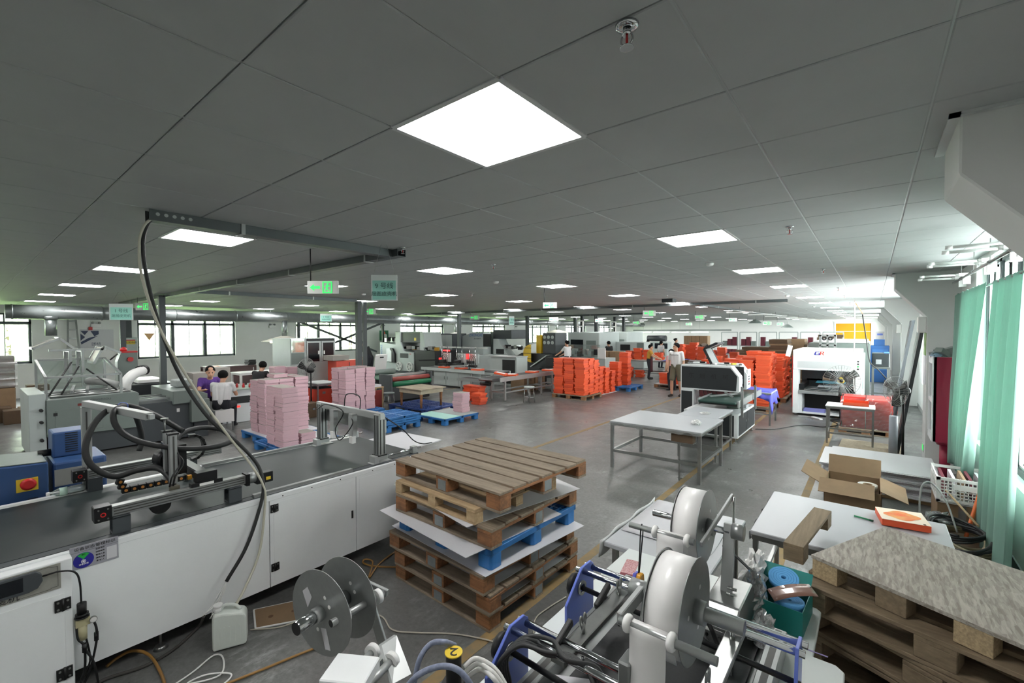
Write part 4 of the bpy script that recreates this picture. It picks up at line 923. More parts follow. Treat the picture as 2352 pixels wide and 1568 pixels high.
B().prism([(1.975, .955), (2.02, .955), (2.025, .97), (2.02, 1.0), (2.005, 1.008), (1.98, 1.005), (1.972, .99)], 'x', -.85, -.827).build('case', mat('amber_plastic', (226, 164, 44)), hz, bev=.004)
B().prism([(1.972, .953), (2.02, .953), (2.025, .97), (2.02, 1.002), (1.98, 1.007), (1.97, .99)], 'x', -.866, -.85).build('blue_side', mat('blue_grip', (84, 92, 190), .5), hz, bev=.003)
for d in (-.004, .004): tb('cord', BLACK, hz, [(-.845, 2.0+d, 1.006), (-.842, 2.01+d*2.2, 1.1), (-.84, 2.02+d*3.6, 1.2), (-.84, 2.02, 1.232)], .003, 6)
dots = thing('printed_strip', 'strip of red and white patterned card under the tape measure', 'card strip', (-1.08, 2.3, .756))
B().cbox((-1.07, 2.34, .757), (.075, .42, .003), rz=.2).build('strip_card', mat('red_white_pattern', (206, 178, 178), .6, rgb2=(150, 60, 70), scale=140), dots); B().cbox((-1.07, 2.36, .759), (.078, .045, .002), rz=.2).build('maroon_band', mat('maroon_band', (112, 28, 44), .6), dots)
# ---- reel stand in the centre foreground
RS = thing('reel_stand', 'empty aluminium reel stand with two discs and white-ringed rollers', 'reel stand', (-1.7, .9, 0), 0)
ax = Vector((-.07, .35, 0)).normalized()
cN, cF = Vector((-1.69, .885, 1.036)), Vector((-1.714, 1.01, 1.03))
for c, sgn in ((cN, -1), (cF, 1)):
    d = B().ring(c, ax, .168, .016, .003, 48).build('reel_disc', ALU, RS)
    for a in (.5, 1.1, 3.9, 4.4): 
        p = c+Vector((math.cos(a)*.055, math.cos(a)*.055*.2, math.sin(a)*.075)); cy('disc_hole', WPLAST, d, p-ax*.0018, p-ax*.0022, .008, 10)
def decal(pts): return [tuple(cN-ax*.0022+Vector((x*ax.y, -x*ax.x, z))) for x, z in pts]
B()._add(decal([(-.105, .06), (-.075, .085), (-.05, .05), (-.075, .0)]), [(0, 1, 2, 3)]).build('paper_label', WCARD, RS); B()._add(decal([(.0, -.06), (.03, -.055), (.055, -.135), (.025, -.14)]), [(0, 1, 2, 3)]).build('paper_label', WCARD, RS)
cy('shaft', CHROME, RS, cN-ax*.11, cN-ax*.02, .024, 20); cy('shaft', ALU, RS, cF+ax*.0, cF+ax*.1, .022, 20); cy('core', ALU, RS, cN, cF, .03, 20); cy('shaft_collar', ALUL, RS, cN-ax*.035, cN, .03, 20)
cy('shaft_end', BLACK, RS, cN-ax*.112, cN-ax*.11, .024, 20)
def rollbar(p, q, fr, rr=.014):
    p, q = Vector(p), Vector(q); o = cy('guide_roller', ALUL, RS, p, q, rr, 16); d = (q-p)
    cy('roller_end', BLACK, o, p-d.normalized()*.001, p, rr*.98, 16)
    for f in fr:
        c = p+d*f; B().cyl(c-d.normalized()*.01, c+d.normalized()*.01, .03, 24).build('flange_ring', WPLAST, o)
rollbar(PZ(760,1432,1.03), PZ(880,1362,1.03), (.25, .88)); rollbar(PZ(775,1580,.93), PZ(862,1490,.93), (.12, .92)); rollbar(PZ(840,1580,.93), PZ(905,1510,.93), (.9,))
B().bar(PZ(890,1362,1.03), PZ(838,1338,1.05), .016, .03).bar(PZ(838,1345,1.04), PZ(880,1480,.8), .012, .045).build('stand_arm', ALUL, RS, bev=.002)
a, b_ = PZ(880,1490,.95), PZ(925,1530,.95)
B()._add([tuple(PZ(u, v, z)) for u, v, z in ((870,1480,.97), (905,1457,.97), (938,1545,.9), (895,1568,.9))]+[tuple(PZ(u, v, z)+Vector((.012, .004, 0))) for u, v, z in ((870,1480,.97), (905,1457,.97), (938,1545,.9), (895,1568,.9))], [(0,1,2,3),(7,6,5,4),(0,4,5,1),(1,5,6,2),(2,6,7,3),(3,7,4,0)]).build('side_plate', ALUL, RS)
c = PZ(805,1552,.95); B().cbox(c, (.16, .13, .06), rz=.55).build('white_block', WHITE, RS, bev=.004)
B().cbox((c.x, c.y, .46), (.05, .05, .92), rz=.3).build('stand_post', ALU, RS); B().cbox((c.x, c.y, .02), (.26, .26, .04), rz=.3).build('stand_base', DARKG, RS)
B().bar((c.x, c.y, .9), PZ(890, 1500, .88), .03, .03).build('stand_bracket', ALUL, RS)
# black motor with yellow cap
MC = thing('numbered_motor', 'black motor with a yellow cap marked 2 in the foreground', 'motor', (-1.15, .83, 0))
cc = PZ(1042, 1496, 1.08)
B().cyl(cc-Vector((0, 0, .13)), cc-Vector((0, 0, .004)), .026, 24).cbox(cc-Vector((.01, .0, .16)), (.075, .065, .09), rz=.4).build('motor_body', BLACK, MC, bev=.003)
cap = cy('yellow_cap', YELLOW, MC, cc-Vector((0, 0, .004)), cc, .0295, 28)
rr = Vector((.78, .62, 0)); text('2', .05, cc+Vector((0, 0, .0005)), (-rr.x, -rr.y, 0), (rr.y, -rr.x, 0), BLACK, cap, sx=1.25)
B().cbox((cc.x+.0, cc.y-.05, .47), (.1, .1, .9), rz=.4).build('pedestal', DARKG, MC); B().cbox(cc-Vector((.0, .02, .2)), (.2, .14, .02), rz=.5).build('mount_plate', mat('brass_grey', (138, 134, 118)), MC)
BTUBE = mat('blue_grey_spiral_tube', (120, 128, 150), .4, var=.2, scale=80)
hose('spiral_tube', 'blue-grey spiral wrapped tube arching left of the numbered motor', [PZ(948,1600,.95), PZ(953,1560,1.0), PZ(965,1510,1.06), PZ(990,1478,1.09), PZ(1020,1474,1.1), PZ(1045,1482,1.07)], .009, BTUBE)
hose('spiral_tube', 'blue-grey spiral tube crossing in front of the numbered motor', [PZ(925,1590,1.05), PZ(960,1550,1.1), PZ(1010,1530,1.12), PZ(1050,1537,1.12), PZ(1080,1570,1.08), PZ(1090,1600,1.0)], .009, BTUBE)
WT = mat('white_spiral_tube', (208, 208, 204), .4)
for k in range(3):
    hose('white_tube', ['upper white tube curling from the numbered motor to the blue plate', 'middle white tube curling beside the numbered motor', 'lowest white tube bent sharply beside the numbered motor'][k], [cc+Vector((.03, .02, -.05-.02*k)), PZ(1090+6*k, 1512+12*k, 1.05-.02*k), PZ(1120+4*k, 1522+15*k, 1.04), PZ(1145, 1545+14*k, 1.02), PZ(1168, 1585+12*k, .98)], .0075, WT)
# ================================================================ right corner
def pzprism(pix, zp, z0, z1):
    """prism whose outline is seen at the given pixels when lying at height zp"""
    return B().prism([(PZ(u, v, zp).x, PZ(u, v, zp).y) for u, v in pix], 'z', z0, z1)
def leg_table(name, lab, x0, x1, y0, y1, z, leg=.032, strz=.2, inset=.03, mtop=None, thick=.03, mleg=None, group=None, extra=None, xs=('f', 'b', 'l', 'r')):
    t = thing(name, lab, 'table', ((x0+x1)/2, (y0+y1)/2, 0), group=group); ml = mleg or STEEL; h = leg/2
    B().box(x0, x1, y0, y1, z-thick, z).build('table_top', mtop or TABLEF, t, bev=.005)
    X_, Y_ = (x0+inset, x1-inset), (y0+inset, y1-inset)
    for x in X_:
        for y in Y_: bx('leg', ml, t, x-h, x+h, y-h, y+h, 0, z-thick)
    if 'f' in xs: bx('stretcher', ml, t, X_[0], X_[1], Y_[0]-h*.8, Y_[0]+h*.8, strz-h, strz+h)
    if 'b' in xs: bx('stretcher', ml, t, X_[0], X_[1], Y_[1]-h*.8, Y_[1]+h*.8, strz-h, strz+h)
    if 'l' in xs: bx('stretcher', ml, t, X_[0]-h*.8, X_[0]+h*.8, Y_[0], Y_[1], strz-h, strz+h)
    if 'r' in xs: bx('stretcher', ml, t, X_[1]-h*.8, X_[1]+h*.8, Y_[0], Y_[1], strz-h, strz+h)
    B().box(x0+.01, x1-.01, y0+.01, y0+.03, z-thick-.035, z-thick).box(x0+.01, x1-.01, y1-.03, y1-.01, z-thick-.035, z-thick).box(x0+.01, x0+.03, y0+.03, y1-.03, z-thick-.035, z-thick).box(x1-.03, x1-.01, y0+.03, y1-.03, z-thick-.035, z-thick).build('apron', ml, t)
    return t
rt = leg_table('work_table', 'white film-covered table holding the orange gift box', -.65, .43, 3.46, 4.44, .75, strz=.3)
pl = B()
for k in range(5): pl.box(-.05+.12*k, -.047+.12*k, 3.9, 4.4, .7502, .7508)
B().grid(lambda u, v: (-.655+.015*math.sin(u*20)*.3, 3.45+u*.9, .745-v*.06-.012*math.sin(u*23)**2), 24, 2).build('film_edge', FILM, rt)
gb = thing('gift_box', 'orange gift box with a cream printed lid on the white table', 'box', (.24, 4.1, .75))
gp = [(2010, 1163), (2116, 1178), (2140, 1209), (2026, 1190)]
pzprism(gp, .805, .757, .803).build('box_base', ORANGE, gb, bev=.002)
pzprism(gp, .805, .803, .805).build('lid_panel', mat('cream_card', (228, 214, 194), .5), gb)
gc = [PZ(u, v, .8055) for u, v in gp]; ctr = sum(gc, Vector())/4
ex_, ey_ = (gc[1]-gc[0]).normalized(), (gc[0]-gc[3]).normalized(); wx, wy = (gc[1]-gc[0]).length, (gc[0]-gc[3]).length
pts = [ctr+ex_*(math.cos(a)*wx*.36*(1+.1*math.cos(4*a)))+ey_*(math.sin(a)*wy*.36*(1+.1*math.cos(4*a))) for a in [k*6.2832/40 for k in range(40)]]
B()._add([tuple(p+Vector((0, 0, .0004))) for p in pts], [tuple(range(40))]).build('printed_medallion', mat('orange_gold_print', (226, 96, 46), .45, rgb2=(214, 170, 96), scale=14, detail=6), gb)
text('喜', .018, gc[2].lerp(gc[3], .12)+ey_*.012+Vector((0, 0, .0005)), ex_, ey_, mat('brown_print', (96, 70, 50)), gb)
pn = thing('pen', 'green pen on the white table beside the gift box', 'pen', (.0, 4.2, .757)); a, b_ = PZ(1962, 1184, .758), PZ(2006, 1196, .758)
cy('barrel', mat('green_pen', (20, 130, 80), .4), pn, a, a.lerp(b_, .8), .006, 8); cy('pen_cap', mat('dark_green', (16, 80, 56), .4), pn, a.lerp(b_, .78), b_, .0072, 8)
# ---- stack of pallets with strand board top
ROT = -.48
def osb_pallet():
    A, Bp = PZ(1863, 1272, .955), PZ(2352, 1480, .955); ex = (Bp-A); ex.z = 0; ex.normalize(); ang = math.atan2(ex.y, ex.x)
    t = thing('strand_board_pallet', 'pallet with a grey strand board deck lying askew on the right stack', 'pallet', (A.x, A.y, .84), ang, 'pallets in the right stack'); T = WM[t.name]
    NB(T).box(0, .98, 0, .76, .095, .113).build('board_deck', OSBM, t, bev=.001)
    for k, x in enumerate((.005, .29, .57, .85)):
        for j, y in enumerate((.0, .33, .66)):
            NB(T).box(x, x+.12, y+.004, y+.1, .0, .095).build('block', OSBB if k % 2 == 0 else AGEY, t, bev=.002)
    return ang
ang = osb_pallet()
cx0, cy0 = .27, 2.92
wooden_pallet('pale plank pallet directly under the strand board pallet', cx0+.06, cy0+.01, .7, 1.1, .72, .137, -.3, 5, (AGEP, AGEY, AGEP), plates=False, gap=.35, seed=11, group='pallets in the right stack')
bmT = thing('wooden_beam', 'short pale beam on blocks at the left corner of the right stack', 'beam', (-.29, 3.3, .84)); M4 = Matrix.Translation(Vector((-.29, 3.3, .838))) @ Matrix.Rotation(-.12, 4, 'Z')
NB(M4).box(-.05, .05, -.36, .36, .08, .1).build('plank', AGEY, bmT, bev=.002)
for y in (-.36, .25): NB(M4).box(-.05, .05, y, y+.11, 0, .08).build('block', AGEP, bmT, bev=.002)
for k in range(5):
    wooden_pallet('dull brown plank pallet, %s below the beam in the right stack' % ['second', 'third', 'fourth', 'fifth', 'lowest'][k], cx0+.08+.008*((k*7) % 5-2), cy0-.03, .56-.14*k, 1.15, .66, .137, -.47+.04*(k % 2), 5, (AGEP, AGEY, AGEP), plates=False, gap=.4, seed=20+k, group='pallets in the right stack')
crumple('work_glove', 'white cotton work glove lying on a lower pallet of the right stack', tuple(PZ(1990, 1487, .43)), (.07, .04, .025), 15, mat('cotton_glove', (206, 204, 198), .95), 'glove')
# ---- big white card sheets and a floor board
shs = [(-.48, .66, 7.35, 8.35), (-.45, .6, 7.4, 8.3), (-.5, .62, 7.42, 8.4), (-.47, .65, 7.36, 8.32), (-.52, .6, 7.4, 8.38), (-.46, .66, 7.37, 8.36), (-.5, .63, 7.42, 8.34), (-.53, .64, 7.38, 8.42), (-.44, .68, 7.34, 8.46)]
for k, (a, b_, c, d_) in enumerate(shs):
    n = 5 if k < 8 else 2; t = thing('card_stack', ['lowest', 'second', 'third', 'fourth', 'fifth', 'sixth', 'seventh', 'eighth', 'topmost'][k]+' layer of large white card sheets piled on the floor', 'card sheets', ((a+b_)/2, (c+d_)/2, .06+.036*k), group='white card sheets piled on the floor')
    for j in range(n):
        o = random.uniform(-.018, .018); z = .06+.036*k+.007*j
        B().box(a+o, b_+o, c+random.uniform(-.015, .015), d_, z, z+.0062).build('sheet', WCARD, t)
B().cbox((.08, 7.88, .03), (1.1, .95, .058)).build('timber_base', PALEW, None, label='low timber base under the white card sheets', cat='base')
B().cbox((-.0, 10.35, .012), (.9, 1.0, .02), rz=-.04).build('floor_board', mat('beige_strand_board', (150, 138, 118), .8, var=.25, scale=30), None, label='beige particle board lying on the floor behind the card sheets', cat='board')
# ---- open carton with tape roll
oc = thing('open_carton', 'open brown carton with raised flaps beside the white card sheets', 'carton', (-.12, 6.35, 0))
cx1, cx2, cy1, cy2, cz = -.4, .1, 6.05, 6.7, .42
B().box(cx1, cx2, cy1, cy1+.006, 0, cz).build('side_wall', CARD, oc); B().box(cx1, cx2, cy2-.006, cy2, 0, cz).build('side_wall', CARD, oc); B().box(cx1, cx1+.006, cy1, cy2, 0, cz).build('side_wall', CARD, oc); B().box(cx2-.006, cx2, cy1, cy2, 0, cz).build('side_wall', CARD, oc); B().box(cx1, cx2, cy1, cy2, 0, .006).build('bottom', CARD, oc)
B().cbox(((cx1+cx2)/2, cy2+.05, cz+.09), (.5, .006, .22), rx=-.45).build('flap', CARD, oc); B().cbox((cx1-.11, (cy1+cy2)/2, cz+.05), (.25, .6, .006), ry=.5).build('flap', CARD, oc)
B().cbox((cx2+.1, (cy1+cy2)/2, cz-.02), (.24, .6, .006), ry=.35).build('flap', CARD, oc); B().cbox(((cx1+cx2)/2-.05, cy1-.1, cz+.03), (.48, .24, .006), rx=.4).build('flap', CARD, oc)
bx('packed_card', CARDD, oc, cx1+.02, cx2-.02, cy1+.02, cy2-.02, .01, .3)
tr = thing('tape_roll', 'roll of clear packing tape in the open carton', 'tape roll', (-.03, 6.4, .3)); B().ring((-.02, 6.45, .37), (0, 0, 1), .09, .045, .06, 28).build('tape', mat('clear_tape', (206, 206, 200), .2), tr); B().ring((-.02, 6.45, .37), (0, 0, 1), .045, .038, .062, 28).build('core', CARD, tr)
# ---- crate, carton and hose coils by the wall
lc = thing('small_carton', 'brown carton under the white plastic crate', 'carton', (.8, 6.75, 0)); B().box(.56, .96, 6.5, 7.1, 0, .33).build('carton_body', CARD, lc, bev=.003); bx('tape_strip', FILM, lc, .72, .78, 6.498, 6.5, .1, .33)
cr_ = thing('plastic_crate', 'white plastic lattice crate full of papers on a carton', 'crate', (.76, 6.8, .33))
cb = B(); X0, X1, Y0, Y1, Z0, Z1 = .55, .97, 6.48, 7.1, .335, .6
for z in (Z0+.01, Z1-.02): cb.box(X0, X1, Y0, Y0+.012, z-.015, z+.015).box(X0, X1, Y1-.012, Y1, z-.015, z+.015).box(X0, X0+.012, Y0, Y1, z-.015, z+.015).box(X1-.012, X1, Y0, Y1, z-.015, z+.015)
cb.build('crate_rim', WPLAST, cr_)
for x, y in ((X0, Y0), (X1-.03, Y0), (X0, Y1-.03), (X1-.03, Y1-.03)): bx('corner_post', WPLAST, cr_, x, x+.03, y, y+.03, Z0, Z1)
lt = B()
for k in range(1, 14): x = X0+(X1-X0)*k/14; lt.box(x-.004, x+.004, Y0+.002, Y0+.008, Z0, Z1)
for k in range(1, 8): z = Z0+(Z1-Z0)*k/8; lt.box(X0, X1, Y0+.002, Y0+.008, z-.004, z+.004).box(X0+.002, X0+.008, Y0, Y1, z-.004, z+.004)
for k in range(1, 18): y = Y0+(Y1-Y0)*k/18; lt.box(X0+.002, X0+.008, y-.004, y+.004, Z0, Z1)
lt.build('lattice', WPLAST, cr_, kind='stuff')
bx('bottom', WPLAST, cr_, X0, X1, Y0, Y1, Z0, Z0+.008); bx('plain_band', WPLAST, cr_, .68, .86, Y0-.001, Y0+.004, .48, .53)
for k in range(5): 
    B().cbox((.62+.07*k, 6.78, .47), (.025, .4, .22), ry=.1*(k % 3-1)).build('paper_bundle', [mat('maroon_card', (92, 24, 40), .6), WCARD, CARD][k % 3], None, label=['maroon card bundle at the aisle side of the white crate', 'white paper bundle in the white crate, second from the aisle', 'brown card bundle in the middle of the white crate', 'maroon card bundle behind the brown one in the white crate', 'white paper bundle nearest the wall in the white crate'][k], cat='papers')
og = thing('orange_stick', 'orange plastic pipe leaning against the white crate', 'pipe', (.72, 6.2, 0)); cy('pipe_body', mat('orange_plastic', (216, 102, 44), .45), og, (.7, 6.05, .02), (.86, 6.42, .5), .016, 12); cy('pipe_tip', mat('dark_grip', (50, 46, 44)), og, (.69, 6.03, .0), (.7, 6.05, .03), .018, 10)
cf = bx('flat_cartons', CARDD, None, .42, .96, 5.5, 6.4, 0, .1, label='flat dark cartons under the coiled hoses by the wall', cat='cartons')
OL = mat('olive_hose', (142, 134, 108), .5)
for k in range(4):
    pts = []; r = .2+.03*(k % 3); cxk, cyk = .66+.05*math.sin(k*2.), 5.85+.08*math.cos(k*1.7)
    for q in range(34): a = q*.62+k; pts.append((cxk+(r+.02*math.sin(q*.9))*math.cos(a)*.95, cyk+(r*1.35+.03*math.cos(q*.7))*math.sin(a), .14+.03*k+.002*q+.02*math.sin(a*2+k)))
    tb('coiled_hose', OL if k < 2 else RUBBER, None, pts, .011, 7, 3, label=['wide olive hose coil by the curtain, lower one', 'wide olive hose coil by the curtain, upper one', 'black cable coil lying over the olive hoses', 'topmost black cable coil by the curtain'][k], cat='hose')
hose('strap', 'grey plastic strap bowed up beside the white crate', [(.4, 6.2, .2), (.42, 6.3, .5), (.5, 6.35, .55), (.6, 6.2, .42), (.66, 6.0, .2)], .008, mat('grey_strap', (150, 152, 150), .5), 'strap')
hose('wooden_stick', 'thin pale stick leaning over the hose coils', [(.62, 6.6, .45), (.8, 6.0, .3)], .01, PALEW, 'stick')
crumple('plastic_wrap', 'ball of clear wrap beside the coiled hoses', (.55, 6.2, .22), (.1, .14, .07), 31, FILM, 'plastic wrap')
# ---- curtains
def curtain(lab, ya, yb, zt, zb, amp, nf, seed, x=.9, drift=0.):
    rnd = random.Random(seed); ph = [rnd.uniform(0, 6.28) for _ in range(4)]
    def fn(u, v):
        a = u*nf*6.2832; fold = math.sin(a+ph[0])+.35*math.sin(a*2.1+ph[1])
        y = ya+(yb-ya)*u+.03*math.sin(a+1.2)*(.4+v)+drift*v*(u-.5)
        hem = .05*math.sin(u*9+ph[2])
        return (x+amp*(.25+.75*v)*fold*(.8+.2*math.sin(v*4+ph[3]))-.06*v, y, zt-(zt-zb+hem*v)*v+.02*abs(math.sin(a*.5))*(1-v))
    return B().grid(fn, nf*14, 16).build('curtain', CURT, None, label=lab, cat='curtain', solid=.003)
curtain('long green curtain hanging nearest the right edge', 5.25, 6.35, 2.6, .1, .06, 4, 2, .92)
curtain('green curtain with a lifted hem beside the red cabinet', 6.5, 8.75, 2.62, .42, .065, 6, 5, .9, -1.0)
crt = cy('curtain_rod', STEEL, None, (.93, 5.0, 2.6), (.93, 8.9, 2.62), .012, 10, label='thin rod carrying the green curtains', cat='curtain rod')
# ---- tube lamps on a hanging pipe
lr = thing('tube_lamp_pipe', 'grey pipe with clips below the ceiling along the right windows', 'pipe', (.9, 7, 2.8)); cy('pipe_body', STEEL, lr, (.88, 4.9, 2.8), (.88, 8.8, 2.8), .015, 12)
for y in (5.4, 6.3, 7.2, 8.1): B().ring((.88, y, 2.8), (0, 1, 0), .022, .014, .03, 14).bar((.88, y, 2.82), (.88, y, CEIL), .008, .008).build('pipe_hanger', STEEL, lr)
TUBE = mat('frosted_tube', (216, 222, 218), .2, coat=.5)
lamps = [(2180, 568), (2172, 580), (2140, 606), (2136, 612), (2118, 636), (2114, 643)]
tl0 = None
for k, (u, v) in enumerate(lamps):
    p = PZ(u, v, 2.84-.012*(k % 2)); xe = .84
    t = thing('tube_lamp', 'unlit white twin tube lamp by the window, %s' % ['topmost', 'second from the top', 'third from the top', 'fourth from the top', 'second from the bottom', 'lowest'][k], 'tube lamp', (p.x, p.y, p.z), group='unlit tube lamps by the window')
    cy('tube', TUBE, t, (p.x, p.y, p.z), (xe, p.y, p.z), .013, 12); B().box(p.x, xe, p.y+.015, p.y+.03, p.z-.01, p.z+.012).build('reflector', WPLAST, t)
    for x in (p.x, xe): B().cyl((x-.025, p.y, p.z), (x+.02, p.y, p.z), .017, 12).build('end_cap', WPLAST, t)
    B().box(xe, .93, p.y-.02, p.y+.02, p.z-.02, p.z+.02).box(.88, .95, p.y-.015, p.y+.015, p.z-.12, p.z-.02).build('wall_bracket', WPLAST, t)
# ---- fire cabinet at the second column
fcab = thing('fire_cabinet', 'white and red fire cabinet with a glass door on the column', 'fire cabinet', (.85, 9, .55))
MAR = mat('maroon_red_panel', (142, 30, 58), .4)
bx('side_panel', MAR, fcab, .69, 1.015, 8.72, 8.735, .55, 1.76); bx('cabinet_back', WHITE, fcab, .72, 1.015, 8.735, 9.27, .55, 1.76)
B().box(.675, .72, 8.72, 8.79, .55, 1.76).box(.675, .72, 9.2, 9.27, .55, 1.76).box(.675, .72, 8.79, 9.2, .55, .65).box(.675, .72, 8.79, 9.2, 1.66, 1.76).box(.675, .72, 8.79, 9.2, 1.1, 1.16).build('door_frame', WHITE, fcab)
for z in (.65, 1.16): bx('door_glass', mat('dark_cabinet_glass', (120, 126, 124), .1), fcab, .695, .7, 8.79, 9.2, z, z+.5 if z > 1 else z+.45)
B().cyl((.84, 8.95, 0), (.84, 8.95, .5), .06, 16).cyl((.84, 8.95, .48), (.84, 8.95, .55), .09, 16, r2=.12).build('riser_pipe', MAR, fcab)
jk = thing('trunking_offcut', 'grey trunking pieces lying on top of the fire cabinet', 'trunking', (.85, 8.95, 1.76))
for k, (c, d_, rz, ry) in enumerate([((.83, 8.92, 1.83), (.34, .12, .09), .3, -.35), ((.86, 9.05, 1.8), (.3, .1, .08), -.5, .1), ((.8, 8.86, 1.81), (.22, .09, .07), .9, .5)]): B().cbox(c, d_, rz=rz, ry=ry).build('trunking_piece', MIDG, jk)
crumple('blue_bag', 'small blue and white bag beside the trunking on the fire cabinet', (.73, 8.85, 1.79), (.06, .05, .035), 44, mat('blue_white_bag', (150, 176, 196), .5), 'bag')
ex = thing('floor_exit_sign', 'small green exit sign low on the column base', 'exit sign', (.648, 9.5, .3)); bx('sign_body', SIGNW, ex, .64, .65, 9.4, 9.62, .24, .36); bx('green_face', GREEN, ex, .637, .64, 9.44, 9.58, .26, .34)
nt_ = thing('wall_notice', 'green and white notice fixed on the column above the fire cabinet', 'notice', (.645, 9.5, 1.5)); bx('green_part', mat('leaf_green_print', (110, 150, 70), .5, var=.3, scale=6), nt_, .643, .65, 9.36, 9.72, 1.75, 2.1); bx('white_part', WCARD, nt_, .643, .65, 9.36, 9.72, 1.3, 1.75)
# ---- steel panels leaning behind the column
for k, (y, x0, lean) in enumerate([(10.1, .33, .33), (10.6, .36, .3), (12.7, .3, .36), (13.3, .38, .28)]):
    B()._add([(x0, y, 0), (x0+.05, y, 0), (x0+.05, y+.35, 0), (x0, y+.35, 0), (x0+lean, y+.1, 2.35), (x0+lean+.05, y+.1, 2.35), (x0+lean+.05, y+.4, 2.35), (x0+lean, y+.4, 2.35)], [(0,3,2,1),(4,5,6,7),(0,1,5,4),(1,2,6,5),(2,3,7,6),(3,0,4,7)]).build('leaning_panel', [CHAR, MIDG, DARKG, CHAR][k], None, label=['dark steel panel leaning by the column, nearest one', 'grey steel panel leaning by the column, second one', 'dark grey panel leaning by the column, third one', 'dark steel panel leaning by the column, farthest one'][k], cat='panel', group='steel panels leaning on the wall')
B().cyl((.3, 10.0, 0), (.3, 10.0, .68), .06, 16).build('grey_pipe', mat('grey_pvc', (150, 156, 164), .4), None, label='upright grey plastic pipe standing behind the second fan', cat='pipe')
# ---- small steel table, tray and wrapped boxes
st_ = leg_table('work_table', 'small steel table with an orange tray beside the wrapped boxes', -.68, .06, 10.33, 10.88, .72, leg=.03, strz=.2, mtop=WHITE, thick=.02)
ty = thing('orange_tray', 'orange plastic tray on the small steel table', 'tray', (-.35, 10.65, .72)); a = (-.42, -.03, 10.55, 10.8)
B().box(a[0], a[1], a[2], a[2]+.006, .72, .78).build('tray_side', ORANGE, ty); B().box(a[0], a[1], a[3]-.006, a[3], .72, .8).build('tray_side', ORANGE, ty); B().box(a[0], a[0]+.006, a[2], a[3], .72, .79).build('tray_side', ORANGE, ty); B().box(a[1]-.006, a[1], a[2], a[3], .72, .79).build('tray_side', ORANGE, ty); B().box(a[0], a[1], a[2], a[3], .72, .726).build('tray_floor', ORANGE, ty)
for k in range(2): 
    for j in range(2):
        for i in range(3):
            x, y, z = -.47+.39*k, 11.65+.42*j, .12+.2*i
            if i == 2 and k == 0 and j == 0: continue
            tt = bx('red_carton', REDBOX, None, x, x+.375, y, y+.4, z, z+.196, bev=.003, label='red-orange carton in the film-wrapped stack, %s %s %s layer' % (['aisle', 'wall'][k], ['front', 'back'][j], ['lowest', 'middle', 'top'][i]), cat='carton', group='red cartons under clear wrap')
STR = film('stretch_wrap', (250, 250, 250), .05, .12, .5)
def wrapf(u, v):
    P = [(-.5, 11.62), (.34, 11.62), (.34, 12.5), (-.5, 12.5), (-.5, 11.62)]; k = min(int(u*4), 3); f_ = u*4-k
    x, y = P[k][0]*(1-f_)+P[k+1][0]*f_, P[k][1]*(1-f_)+P[k+1][1]*f_; o = .012*math.sin(u*60+v*9)*math.sin(v*14+u*20)
    return (x+o-.03*(v-.5)*(x+.08), y+o, .1+v*.64)
B().grid(wrapf, 60, 12, False).build('stretch_film', STR, None, label='clear stretch film wound around the red cartons', cat='film')
wooden_pallet('low pallet under the film-wrapped red cartons', -.08, 12.05, 0, .9, .95, .115, 0, 5, plates=False, seed=33)
# ---- pedestal fans
def fan(lab, x, y, zc, R, mb, mh, rz, blades=3, style=0):
    t = thing('pedestal_fan', lab, 'fan', (x, y, 0), rz); T = WM[t.name]
    NB(T).lathe([(.22, 0), (.22, .02), (.06, .05), (.02, .07)], (0, 0.1, 0), 'z', 20).build('base', BLACK, t)
    NB(T).cyl((0, .1, .05), (0, .1, zc-.05), .019, 12).build('pole', BLACK, t)
    NB(T).lathe([(.0, -.02), (.055, 0), (.075, .05), (.075, .13), (.045, .18), (0, .19)], (0, 0, zc), 'y', 18).build('motor', mh, t)
    g = NB(T)
    for k in range(36):
        a = k*6.2832/36
        for yy in (-.1, .03):
            g.tube([(math.cos(a)*.05, -.1 if yy < 0 else .04, zc+math.sin(a)*.05), (math.cos(a)*R*.7, yy, zc+math.sin(a)*R*.7), (math.cos(a)*R, -.035, zc+math.sin(a)*R)], .0026, 4, 2)
    for rr, yy in ((R, -.035), (R*.66, -.1), (R*.33, -.105), (.05, -.1)): g.ring((0, yy, zc), (0, 1, 0), rr+.003, rr-.003, .006, 36)
    g.build('wire_guard', STEEL, t, kind='stuff')
    for k in range(blades):
        a0 = k*6.2832/blades+.6; bl = NB(T)
        bl.grid(lambda u, v: (math.cos(a0+(v-.5)*(.8-.3*u))*(.05+u*R*.85), -.03+.05*(v-.5), zc+math.sin(a0+(v-.5)*(.8-.3*u))*(.05+u*R*.85)), 5, 3).build('blade', mb, t, solid=.002)
    NB(T).lathe([(0, -.075), (.03, -.06), (.04, -.03), (.04, .01)], (0, 0, zc), 'y', 16).build('hub', mb, t)
    return t
fan('pedestal fan with a yellow and black motor before the white press', -.55, 12.95, .96, .36, mat('dark_blade', (52, 52, 50), .4), YELLOW, .15)
fan('dark pedestal fan standing beside the wrapped boxes', .33, 9.55, 1.16, .24, mat('dark_blade', (52, 52, 50)), DARKG, -.9)
